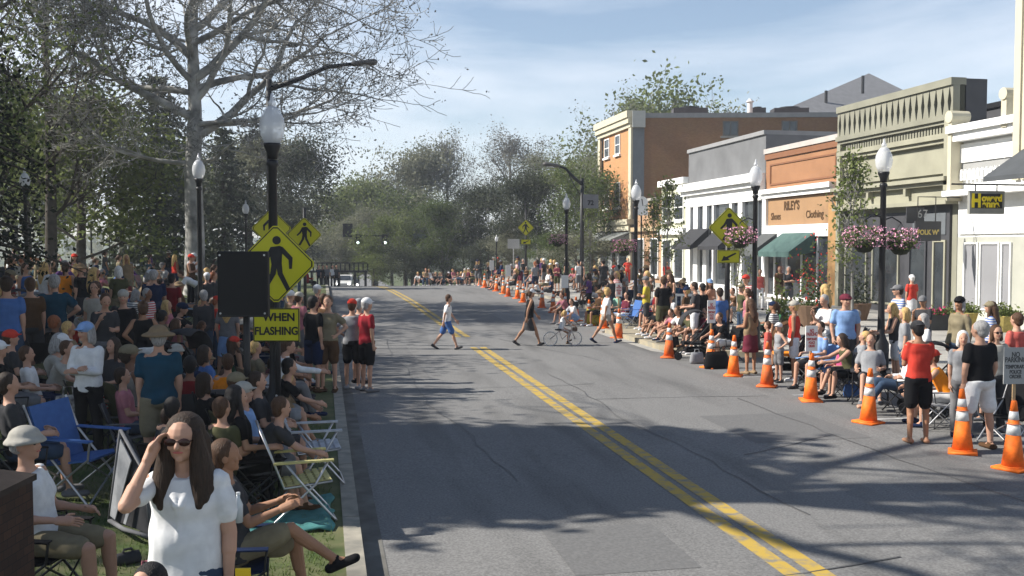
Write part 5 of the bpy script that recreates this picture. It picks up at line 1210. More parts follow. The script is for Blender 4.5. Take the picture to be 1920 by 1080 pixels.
# cars
def car(p, rz, paint, label, lights=False, k=1):
    r = root('car', p, rz, label, 'car', 'cars beyond the crest'); r.scale = (k, k, k)
    q = MB()
    prof = [(-2.2, .3), (2.2, .3), (2.25, .75), (1.2, .95), (.6, 1.42), (-1.1, 1.45), (-1.9, 1.0), (-2.25, .9)]
    q.prism([V((-.85, y, z)) for y, z in prof], (1.7, 0, 0)); b = q.build('body', paint, r); m = b.modifiers.new('b', 'BEVEL'); m.width = .08; m.segments = 2
    q = MB(); q.prism([V((-.7, 1.16, .99)), V((.7, 1.16, .99)), V((.62, .68, 1.38)), V((-.62, .68, 1.38))], (0, .04, .03)); q.build('windscreen', GLASS, r)
    for x in (-.86, .8):
        q = MB(); q.prism([V((x, 1.0, .98)), V((x, .55, 1.34)), V((x, -1.0, 1.36)), V((x, -1.6, 1.0))], (.06, 0, 0)); q.build('side_window', GLASS, r)
        for y in (-1.35, 1.35):
            q = MB(); q.tube([(x-.02, y, .32), (x+.1, y, .32)], .32, 16); w = q.build('wheel', BLACK, r); q = MB(); q.tube([(x-.03, y, .32), (x+.11, y, .32)], .17, 12); q.build('rim', STEEL, w)
    for x in (-.6, .6):
        q = MB(); q.ell((x, 2.22, .68), .16, .05, .1); q.build('headlight', HOTW if lights else GLOBE, r)
HOTW = bpy.data.materials.new('lit_headlight'); HOTW.use_nodes = True; HOTW.node_tree.nodes['Principled BSDF'].inputs['Emission Color'].default_value = (1, .97, .9, 1); HOTW.node_tree.nodes['Principled BSDF'].inputs['Emission Strength'].default_value = 3
CARG = mat('car_grey', (.25, .25, .26), .3, .05, 2, metal=.4); CARW = mat('car_white', (.6, .6, .58), .3, .05, 2); CARD = mat('car_dark', (.04, .04, .05), .3, .05, 2)
def drop(px, zc): p = at_s(px, F/zc, gz); return p
car(drop(645, 92), R(175), CARW, 'pale car with lit headlights coming up beyond the bridge', True); car(drop(657, 97), R(180), CARD, 'dark car with lit headlights behind the pale one', True)
car(drop(597, 330), R(180), CARD, 'tiny dark car on the far hill road'); car(drop(611, 380), R(180), CARD, 'tiny dark car highest on the far hill road'); car(drop(606, 300), R(180), CARG, 'tiny grey car on the far hill road')
# white railing by the shops
p_ = at_s(1280, 55); S3 = 55; r = root('white_railing', p_, R(-11), 'low white picket railing round the shop terrace', 'railing')
q = MB(); q.box(-.9, .9, -.04, .04, .98, 1.06); q.box(-.9, .9, -.03, .03, .16, .22); q.build('rail', WHITEP, r)
q = MB(); [q.box(-.85+k*.2, -.79+k*.2, -.02, .02, .221, .979) for k in range(9)]; q.build('railing_panel', WHITEP, r)
for x in (-.93, .93): q = MB(); q.box(x-.05, x+.05, -.05, .05, 0, 1.15); q.build('post', WHITEP, r)
# planters
def planter(p, w, h, m, lab, fl, seed, shape='box', lm=LG, fh=.5, grp='shopfront planters'):
    rg = random.Random(seed); r = root('planter', p, 0, lab, 'planter', grp); q = MB()
    if shape == 'box': q.box(-w/2, w/2, -.3, .3, 0, h)
    else: q.lathe([(0, 0), (w*.33, 0), (w*.5, h), (w*.46, h+.02), (0, h-.03)], 18)
    q.build('pot', m, r)
    g = MB(); f = MB()
    for _ in range(500): leaf(g, rg, V((rg.gauss(0, w*.26), rg.gauss(0, .2), h+abs(rg.gauss(0, fh*.5)))), .13)
    for _ in range(150 if fl else 0): leaf(f, rg, V((rg.gauss(0, w*.27), rg.gauss(0, .2), h+abs(rg.gauss(0, fh*.6)))), .1)
    g.build('foliage', lm, r)
    if fl: f.build('blossoms', fl, r)
PETR = mat('petal_red', (.6, .05, .04), .8, .2, 20); PETK = mat('petal_magenta', (.7, .06, .2), .8, .2, 20); GPOT = mat('gold_basket', (.42, .33, .10), .8, .2, 12); DPOT = mat('dark_pot', (.05, .05, .05), .7, .1, 6); TPOT = mat('terracotta_pot', (.13, .08, .05), .85, .1, 6)
planter(hit(1807, 618), .85, .55, GPOT, 'woven gold basket of greenery under the white shop window', None, 1, 'pot', LYG, .3); planter(hit(1878, 622), .85, .5, GPOT, 'second woven gold basket further along the white shop window', None, 2, 'pot', LYG, .3)
planter(hit(1752, 618), .8, .5, DPOT, 'dark trough with magenta flowers by the green shop door', PETK, 3, 'box', LG, .15)
planter(hit(1522, 612), 1.1, .7, TPOT, 'large brown pot with tall greenery and red flowers before the terracotta shop', PETR, 4, 'pot', LG, 1.6); planter(hit(1607, 600), 1.0, .6, TPOT, 'brown pot of dense shrubs below the slender street tree', None, 5, 'pot', LD, 1.4)
planter(hit(1463, 630), .6, .5, TPOT, 'small pot of pale greenery behind the woman in red', None, 6, 'pot', LYG, .9)
# table with chairs by shops -> white bench
p_ = hit(1460, 585); r = root('white_bench', p_, R(90), 'low white bench under the charcoal awning', 'bench'); q = MB(); q.box(-.75, .75, -.2, .2, .4, .47); q.build('seat', WHITEP, r)
for x in (-.65, .6): q = MB(); q.box(x, x+.06, -.18, .18, 0, .398); q.build('leg', WHITEP, r)
# brick pier bottom left
pp = at_s(-92, 330, gz); 
r = root('brick_pier', (pp.x, pp.y, 0), R(-11), 'dark brick pier with sloped cap cut by the corner of the frame', 'brick pier')
S4 = F/zc_of(pp.x, pp.y); zt4 = 1.5
q = MB(); q.box(-.75, 45/S4, -.1, .6, 0, zt4); q.build('shaft', brick_mat('dark_brick', (.06, .03, .02), (.035, .02, .015), (.015, .013, .012), 4.5), r)
q = MB(); w0 = 49/S4; q.add([(-.78, -.13, zt4+.002), (w0, -.13, zt4+.002), (w0, .63, zt4+.002), (-.78, .63, zt4+.002), (-.78, -.13, zt4+.04), (w0, -.13, zt4+.04), (w0, .63, zt4+.04), (-.78, .63, zt4+.04), (-.37, .25, zt4+.22)], [(0, 3, 2, 1), (0, 1, 5, 4), (1, 2, 6, 5), (2, 3, 7, 6), (3, 0, 4, 7), (4, 5, 8), (5, 6, 8), (6, 7, 8), (7, 4, 8)]); q.build('cap', mat('pier_cap', (.04, .03, .025), .95, .2, 8, bump=.4), r)
# ================================================================ CHAIRS
CHM = {}
def camp_meshes():
    if CHM: return CHM
    q = MB(); q.prism([V((-.27, .25, .44)), V((.27, .25, .44)), V((.27, -.2, .38)), V((-.27, -.2, .38))], (0, 0, -.018)); CHM['seat'] = q.mesh('seat', [])
    q = MB(); q.prism([V((-.28, -.2, .38)), V((.28, -.2, .38)), V((.29, -.36, .9)), V((-.29, -.36, .9))], (0, .02, .005)); CHM['backrest'] = q.mesh('backrest', [])
    for i, x in enumerate((-.31, .31)):
        q = MB(); q.prism([V((x-.04, .27, .6)), V((x+.04, .27, .6)), V((x+.04, -.3, .62)), V((x-.04, -.3, .62))], (0, 0, .012)); CHM['armrest%d' % i] = q.mesh('armrest', [])
        q = MB(); q.tube([(x, -.38, .92), (x, -.25, .6), (x, .24, .02)], .011, 6); q.tube([(x, .24, .02), (x, .26, .02)], .018, 6); CHM['legb%d' % i] = q.mesh('leg', [])
        q = MB(); q.tube([(x, .26, .6), (x, .24, .44), (x, -.3, .02)], .011, 6); CHM['legf%d' % i] = q.mesh('leg', [])
    q = MB(); q.tube([(-.31, .24, .03), (.31, .24, .42)], .009, 5); q.tube([(.31, .24, .03), (-.31, .24, .42)], .009, 5); CHM['crossbar'] = q.mesh('crossbar', []); q = MB(); q.tube([(-.31, -.28, .03), (.31, -.28, .4)], .009, 5); q.tube([(.31, -.28, .03), (-.31, -.28, .4)], .009, 5); CHM['crossbar2'] = q.mesh('crossbar', [])
    return CHM
CHN = {'seat': 'seat', 'backrest': 'backrest', 'armrest0': 'armrest', 'armrest1': 'armrest', 'legb0': 'leg', 'legb1': 'leg', 'legf0': 'leg', 'legf1': 'leg', 'crossbar': 'crossbar', 'crossbar2': 'crossbar'}
def camp_chair(p, heading, colour, label, k=1.0, frame=None):
    cm = camp_meshes(); label = ' '.join(label.split()[:16]).rstrip(','); r = root('camp_chair', p, R(heading), label, 'folding chair', 'folding chairs set out for the parade'); r.scale = (k, k, k)
    for key, nm in CHN.items():
        me = cm[key]; m = cloth(colour) if key in ('seat', 'backrest', 'armrest0', 'armrest1') else (frame or DARKST)
        if not me.materials: me.materials.append(m)
        o = link(nm, me, r); o.material_slots[0].link = 'OBJECT'; o.material_slots[0].material = m
    return r
def lawn_chair(p, heading, label, web, k=1.0):
    r = root('lawn_chair', p, R(heading), label, 'lawn chair', 'webbed aluminium lawn chairs'); r.scale = (k, k, k)
    WM = mat('webbing_'+web, CC[web] if web in CC else (.5, .44, .18), .8, .2, 10)
    for x in (-.28, .28):
        q = MB(); q.tube([(x, .3, .0), (x, .28, .03), (x, -.05, .42), (x, -.18, .6)], .013, 8); q.build('leg', STEEL, r, True)
        q = MB(); q.tube([(x, -.32, .0), (x, -.3, .03), (x, .1, .38), (x, .22, .6)], .013, 8); q.build('leg', STEEL, r, True)
        q = MB(); q.box(x-.028, x+.028, -.3, .28, .605, .625); q.build('armrest', WM, r)
    for y in (.3, -.32): q = MB(); q.tube([(-.28, y, .012), (.28, y, .012)], .012, 6); q.build('foot_bar', STEEL, r)
    q = MB(); q.tube([(-.27, .26, .4), (-.27, -.2, .36), (-.27, -.42, .95), (.27, -.42, .95), (.27, -.2, .36), (.27, .26, .4), (-.27, .26, .4)], .013, 8); q.build('frame', STEEL, r, True)
    q = MB()
    for k_ in range(6): x = -.24+k_*.085; q.prism([V((x, .27, .412)), V((x+.06, .27, .412)), V((x+.06, -.2, .375)), V((x, -.2, .375))], (0, 0, -.004))
    for k_ in range(6): y = -.17+k_*.075; q.prism([V((-.28, y, .382+(y+.2)*.08)), V((.28, y, .382+(y+.2)*.08)), V((.28, y+.052, .386+(y+.2)*.08)), V((-.28, y+.052, .386+(y+.2)*.08))], (0, 0, .004))
    q.build('seat_webbing', WM, r)
    q = MB()
    for k_ in range(7):
        t = k_/7; y = -.2-.22*t; z = .38+.57*t; q.prism([V((-.28, y, z)), V((.28, y, z)), V((.28, y-.022, z+.058)), V((-.28, y-.022, z+.058))], (0, .005, .001))
    for k_ in range(6): x = -.24+k_*.085; q.prism([V((x, -.2, .38)), V((x+.06, -.2, .38)), V((x+.06, -.42, .95)), V((x, -.42, .95))], (0, -.004, -.001))
    q.build('back_webbing', WM, r)
# ================================================================ PEOPLE PLACEMENT
def topk(pose, H): return skel(pose).top*H/1.75
USED = set()
def addp(px, py, ref, pose, H, hd, top, bot, hair, hat, label, skin='light', chair=None, face=None, wide=1.0, hi=False, shoes='auto', group=None, fn=top_z, name='person', cz=0):
    if ref == 'f': p = hit(px, py, fn=fn)
    elif ref == 's': p = at_s(px, py, fn)
    else:
        th = topk(pose, H); p = hit(px, py, th, fn)
        lim = 9.9 if 'pz' in POSES[pose] else 9.4
        if px > 1180 and p.x < lim:
            d = ray(px, 460); t = lim/d.x; p = V((lim, d.y*t, fn(lim, d.y*t)))
        if px < 760 and 'pz' in POSES[pose] and p.x > -.7: p = V((-.7-.25*((px*13) % 10)/10, p.y, fn(-.7, p.y)))
    zc = zc_of(p.x, p.y)
    if shoes == 'auto': shoes = ['grey', 'black', 'lgrey', 'brown', 'dgrey', 'white', 'navy'][(int(px)*7+int(py)) % 7]
    fc = face if face is not None else (abs(((hd+180) % 360)-180) > 70 and zc < 45)
    if chair:
        camp_chair(p-V((0, 0, 0)), hd, chair, 'camp chair of %s fabric under %s' % (CN.get(chair, chair), label.split(',')[0]) if len(label.split(',')[0].split()) < 11 else 'camp chair of %s fabric under the %s' % (CN.get(chair, chair), ' '.join(label.split(',')[0].split()[:8])), H/1.75*.98)
    lp = (p.x+0, p.y, p.z)
    b = person(lp, pose, H, hd, top, bot, hair, hat, label, group, skin, fc, hi, wide, name, shoes)
    USED.add(label); return b
def clip16(t):
    w = t.split(); return ' '.join(w[:16])
RD = -90; LF = 90   # facing right (towards the road from the park) / facing left
road = gz
# --- crossing the street
addp(838, 655, 'f', 'walk', 1.55, RD-5, 'tee:white', 'shorts:blue', 'short:brown', '', 'boy in white tee and blue shorts striding across the road', fn=road, face=False)
addp(992, 648, 'f', 'walk', 1.66, RD, 'tank:black', 'skirt:dgrey', 'pony:brown', 'cap:white', 'woman in dark tank top and white cap walking over the road', fn=road, skin='tan', face=False)
addp(1136, 643, 'f', 'walk', 1.66, RD+5, 'tee:white', 'briefs:offwhite', 'bun:blond', '', 'woman in white tee and white shorts striding past the cones', fn=road, skin='tan', face=False)
gb = hit(1058, 648, fn=road)
addp(1052, 647, 'f', 'bike', 1.1, RD, 'tank:white', 'skirt:white', 'pony:blond', '', 'small girl in a white dress riding a little bicycle', fn=road, face=False)
# bicycle
br = root('bicycle', hit(1055, 648, fn=road), R(RD), 'little pale bicycle ridden by the girl in white', 'bicycle')
for y in (-.36, .36):
    q = MB(); q.tube([(0, y+.2*math.cos(R(a)), .2+.2*math.sin(R(a))) for a in range(0, 361, 15)], .017, 6, caps=False); w = q.build('wheel', mat('tyre_white', (.5, .5, .48), .8, .05, 5), br, True)
    q = MB(); [q.tube([(0, y, .2), (0, y+.185*math.cos(R(a)), .2+.185*math.sin(R(a)))], .003, 4) for a in range(0, 360, 30)]; q.build('spokes', STEEL, w)
q = MB(); q.tube([(0, -.36, .2), (0, -.1, .42), (0, .27, .45), (0, .36, .2)], .014, 6); q.tube([(0, -.1, .42), (0, -.02, .18), (0, .27, .43)], .014, 6); q.tube([(0, .27, .45), (0, .24, .6)], .014, 6); q.build('frame', mat('pale_frame', (.4, .35, .33), .5, .1, 4), br, True)
q = MB(); q.tube([(-.2, .2, .62), (0, .25, .6), (.2, .2, .62)], .012, 6); q.build('handlebar', STEEL, br, True)
q = MB(); q.box(-.06, .06, .3, .42, .42, .52); q.build('basket', mat('basket_brown', (.1, .06, .04), .8, .2, 9), br)
q = MB(); q.ell((0, -.13, .46), .05, .11, .03); q.build('saddle', BLACK, br, True)
# --- people standing in the road at the left kerb
addp(660, 562, 'h', 'hips', 1.8, -15, 'tee:lgrey', 'shorts:black', 'short:brown', 'cap:red', 'man in pale tee and red cap standing in the road at the kerb', fn=road)
addp(687, 560, 'h', 'stand', 1.84, -60, 'polo:crimson', 'shorts:black', 'short:grey', 'cap:white', 'man in red shirt and white cap at the road edge', fn=road, face=False)
addp(673, 561, 'h', 'stand', 1.76, -40, 'tee:lgrey', 'shorts:grey', 'short:grey', 'cap:lgrey', 'person in grey cap between the red capped man and the red shirt', fn=road, face=False)
# --- foreground woman
fw = at_s(342, 372, top_z); th = topk('shade', 1.66); d = ray(348, 785); fwz = CAMZ+(d.z/d.dot(FWD))*F/372-th
b = person((fw.x, fw.y, fwz), 'shade', 1.66, 172, 'tunic:white', 'trousers:denim', 'curtain:darkbrown', '', 'woman in a long white tunic shading her eyes with one hand, closest to the camera', None, 'light', True, True, 1.1)
o = attach('glasses', 'sunglasses', 'shade', b, mat('sunglass_lens', (.03, .012, .01), .15, .1, 5))
print('FW', fw, fwz, gz(fw.x, fw.y)+.13)
bd = root('badge_holder', (fw.x+.29, fw.y-.17, fwz+.72), R(172), 'clear badge pouch with yellow top hanging beside the white tunic', 'badge'); q = MB(); q.box(-.035, .035, -.004, .004, 0, .16); q.build('pouch', mat('pouch_white', (.5, .5, .5), .3, .3, 60, col2=(.1, .1, .1)), bd); q = MB(); q.box(-.037, .037, -.006, .006, .161, .21); q.build('tab', mat('yellow_tab', (.75, .5, .02), .5, .05, 4), bd)
# foreground seated
addp(438, 1075, 's', 'cross', 1.8, RD, 'tee:dgrey', 'shorts:khaki', 'short:brown', '', 'x', hi=True) if False else None
p = at_s(432, 250); p.z = gz(p.x, p.y)+.13
camp_chair(p, RD, 'navy', 'navy camp chair under the cross legged man beside the white tunic')
person(p, 'cross', 1.8, RD, 'tee:dgrey', 'shorts:khaki', 'short:brown', '', 'cross legged man in khaki shorts pointing along the kerb with bare arm', None, 'tan', False, True, shoes='black')
addp(66, 806, 'h', 'sit', 1.78, RD-15, 'tee:white', 'shorts:khaki', 'fringe:grey', 'bucket:offwhite', 'seated man in white tee and pale bucket hat beside the brick pier', chair='black', wide=1.08)
addp(275, 768, 'h', 'sitlean', 1.5, RD+10, 'tee:coral', 'shorts:navy', 'short:darkbrown', '', 'dark haired boy in coral shirt behind the woman in white', chair='navy')
addp(258, 1073, 'h', 'sit', 1.4, 150, 'tee:black', 'trousers:black', 'short:black', '', 'crown of a black haired head at the bottom edge of the frame')
# folding chairs, left
lawn_chair(at_s(562, 182), RD+8, 'pale yellow webbed lawn chair nearest the camera on the kerb grass', 'straw', 1.03)
lawn_chair(at_s(590, 205)+V((.0, 0, 0)), RD+4, 'grey webbed lawn chair just behind the yellow one', 'lgrey', 1.0) if False else lawn_chair(at_s(588, 158), RD+4, 'grey webbed lawn chair just behind the yellow one', 'lgrey', 1.05)
camp_chair(at_s(150, 178), RD-20, 'blue', 'empty bright blue camp chair behind the man in the bucket hat', 1.15, STEEL)
camp_chair(at_s(440, 150), RD+60, 'black', 'empty black camp chair with crossed tube legs beside the beacon pole', 1.1)
# tall folded canopy chair, seen from behind
pc = at_s(222, 200); r = root('canopy_chair', pc, R(-60), 'tall black and silver canopy camp chair leaning behind the woman in white', 'folding chair')
q = MB(); q.prism([V((-.36, 0, .12)), V((.40, .1, .12)), V((.33, .1, .65)), V((.02, .02, 1.02)), V((-.04, 0, 1.0))], (0, .03, 0)); q.build('back_panel', cloth('dgrey'), r)
q = MB(); q.prism([V((-.33, -.012, .16)), V((-.19, -.012, .15)), V((.18, .02, .78)), V((.0, -.012, .96))], (0, .01, 0)); q.prism([V((.02, -.005, .16)), V((.08, -.005, .16)), V((.28, .04, .55)), V((.22, .03, .58))], (0, .008, 0)); q.build('silver_panel', cloth('lgrey'), r)
q = MB(); q.tube([(-.38, 0, .1), (0, 0, .1), (.42, .1, .1)], .022, 8); q.tube([(-.38, 0, .1), (-.02, 0, 1.04)], .02, 8); q.tube([(.42, .1, .1), (.34, .1, .66), (-.02, 0, 1.04)], .016, 8); q.build('frame', cloth('grey'), r, True)
for x in (-.25, .3): q = MB(); q.tube([(x, .05, .1), (x+.05, .25, -.0)], .014, 6); q.build('leg', DARKST, r)
q = MB(); q.prism([V((-.25, .1, .38)), V((.28, .12, .38)), V((.28, .5, .42)), V((-.25, .5, .42))], (0, 0, -.02)); q.build('seat', cloth('dgrey'), r)
# bags, blankets, small things near the kerb
def bag(p, rz, w, h, m, label, spots=None, nm='tote_bag'):
    r = root(nm, p, R(rz), label, 'bag', 'bags on the ground'); q = MB()
    q.loft([(V((0, 0, 0)), V((1, 0, 0)), V((0, 1, 0)), w*.5, w*.22), (V((0, 0, h*.3)), V((1, 0, 0)), V((0, 1, 0)), w*.54, w*.25), (V((0, 0, h*.8)), V((1, 0, 0)), V((0, 1, 0)), w*.48, w*.16), (V((0, 0, h)), V((1, 0, 0)), V((0, 1, 0)), w*.44, w*.05)], 16, 3)
    q.build('sack', m, r, True); q = MB(); q.tube([(-w*.2, 0, h*.95), (-w*.15, 0, h*1.25), (w*.15, 0, h*1.25), (w*.2, 0, h*.95)], .012, 6); q.build('handle', m, r)
TOTE = mat('tote_print', (.45, .43, .38), .85, .1, 16, col2=(.08, .07, .07))
bag(at_s(123, 150)+V((0, 0, .28)), 20, .32, .42, TOTE, 'cream tote bag with dark speckled print in the park crowd'); bag(at_s(80, 150)+V((0, 0, .1)), 0, .26, .36, cloth('offwhite'), 'plain pale drawstring bag by the speckled tote')
bag(at_s(262, 235)-V((0, 0, .0)), 10, .1, .22, cloth('rose'), 'small rose pink bag hanging low behind the woman in white'); bag(at_s(1600, 98, top_z), 0, .3, .25, cloth('blue'), 'bright blue bag at the feet of the reaching woman'); bag(at_s(1113, 53, gz), 0, .55, .6, cloth('yellow'), 'large yellow bag beside a cone')
bag(at_s(1262, 70, top_z), 0, .35, .3, cloth('black'), 'black backpack on the bump out by the kerb sitters', nm='backpack'); bag(at_s(1308, 77, gz), 10, .35, .28, cloth('lgrey'), 'grey bag on the asphalt behind the sign cone')
bag(at_s(1345, 80, gz), 10, .6, .4, cloth('black'), 'bulky black bag beside the sign cone'); bag(at_s(104, 205), 30, .3, .22, cloth('black'), 'black bag on the grass by the blue chair'); bag(at_s(230, 215), 30, .22, .1, cloth('dgrey'), 'dark pouch lying on the near grass')
TEALB = mat('teal_blanket', (.06, .2, .19), .9, .2, 6, bump=.3); pb3 = at_s(535, 184); q = MB(); n = 9
for i in range(n):
    for j in range(n): q.v.append((pb3.x-.55+i*1.0/(n-1)+.03*math.sin(j*2), pb3.y-.5+j*1.3/(n-1), gz(pb3.x, pb3.y)+.16+.02*math.sin(i*2.1+j*1.3)))
for i in range(n-1):
    for j in range(n-1): q.f.append((i*n+j, (i+1)*n+j, (i+1)*n+j+1, i*n+j+1)); q.m.append(0)
bo = q.build('blanket', TEALB, None, True); sm_ = bo.modifiers.new('s', 'SOLIDIFY'); sm_.thickness = .02; tag(bo, 'teal picnic blanket under the yellow lawn chair', 'blanket')
def bottle(p, label):
    r = root('water_bottle', p, 0, label, 'bottle'); q = MB(); q.lathe([(0, 0), (.033, .002), (.034, .13), (.013, .18), (.013, .2), (0, .201)], 12); q.build('bottle_body', mat('clear_plastic', (.5, .53, .55), .1, .1, 5, spec=.8), r, True); q = MB(); q.lathe([(0, .202), (.015, .203), (.015, .22), (0, .221)], 10); q.build('cap', WHITEP, r)
bt = at_s(441, 262); bottle(V((bt.x, bt.y, CAMZ+(460-985)/262)), 'clear water bottle held in the arm pouch of the navy chair')
def stroller(p, rz, m, label):
    r = root('stroller', p, R(rz), label, 'stroller', 'strollers in the crowd')
    q = MB(); n = 9; a_ = [(0, .42*math.cos(R(-10+k*17)), .8+.42*math.sin(R(-10+k*17))) for k in range(n)]
    vs = []; fs = []
    for x in (-.25, 0, .25):
        for k in range(n): vs.append((x, a_[k][1]*.9-.05, a_[k][2]+(.03 if x == 0 else 0)))
    for i in range(2):
        for k in range(n-2): fs.append((i*n+k+1, (i+1)*n+k+1, (i+1)*n+k+2, i*n+k+2))
    q.add(vs, fs); c = q.build('hood', m, r, True); s_ = c.modifiers.new('s', 'SOLIDIFY'); s_.thickness = .02
    q = MB(); q.prism([V((-.22, .25, .45)), V((-.22, -.15, .42)), V((-.22, -.38, .95)), V((-.22, -.42, .95)), V((-.22, -.2, .38)), V((-.22, .28, .38))], (.44, 0, 0)); q.build('seat', cloth('black'), r)
    for x in (-.27, .27):
        q = MB(); q.tube([(x, -.5, 1.05), (x, -.1, .6), (x, .4, .15)], .015, 6); q.build('frame', DARKST, r); q = MB(); q.tube([(x, .1, .45), (x, -.35, .15)], .014, 6); q.build('strut', DARKST, r)
        for y in (.42, -.37): q = MB(); q.tube([(x-.02, y, .1), (x+.02, y, .1)], .1, 14); q.build('wheel', BLACK, r)
    q = MB(); q.tube([(-.27, -.5, 1.05), (.27, -.5, 1.05)], .018, 6); q.build('handle', BLACK, r)
    q = MB(); q.box(-.2, .2, -.3, .2, .18, .3); q.build('basket', cloth('black'), r)
stroller(at_s(38, 92), -70, cloth('dgrey'), 'charcoal hooded stroller nearest the frame edge in the park'); stroller(at_s(66, 96), -60, cloth('grey'), 'grey hooded stroller beside the charcoal one')
stroller(at_s(352, 108), -30, cloth('dgrey'), 'dark stroller with slanted hood behind the seated red shirt'); stroller(at_s(1300, 74, gz), 80, cloth('dgrey'), 'dark stroller parked in the lane among the kerb sitters'); stroller(at_s(1480, 86, gz), 70, cloth('brown'), 'brown hooded stroller with orange tray beside the woman in red'); q = MB(); q.box(-.3, .3, -.2, .3, .5, .56); _o = q.build('tray', cloth('orange'), bpy.data.objects[[o.name for o in COL.objects if o.name.startswith('stroller')][-1]]); stroller(at_s(1748, 108, gz), 60, cloth('black'), 'black stroller with curved handle behind the man in red'); stroller(at_s(1110, 42), 60, cloth('lgrey'), 'pale stroller in the far crowd beyond the yellow bag')
stroller(at_s(510, 112), -80, cloth('black'), 'black stroller beside the bending man in white')
S_ = 'shorts:'; T_ = 'trousers:'
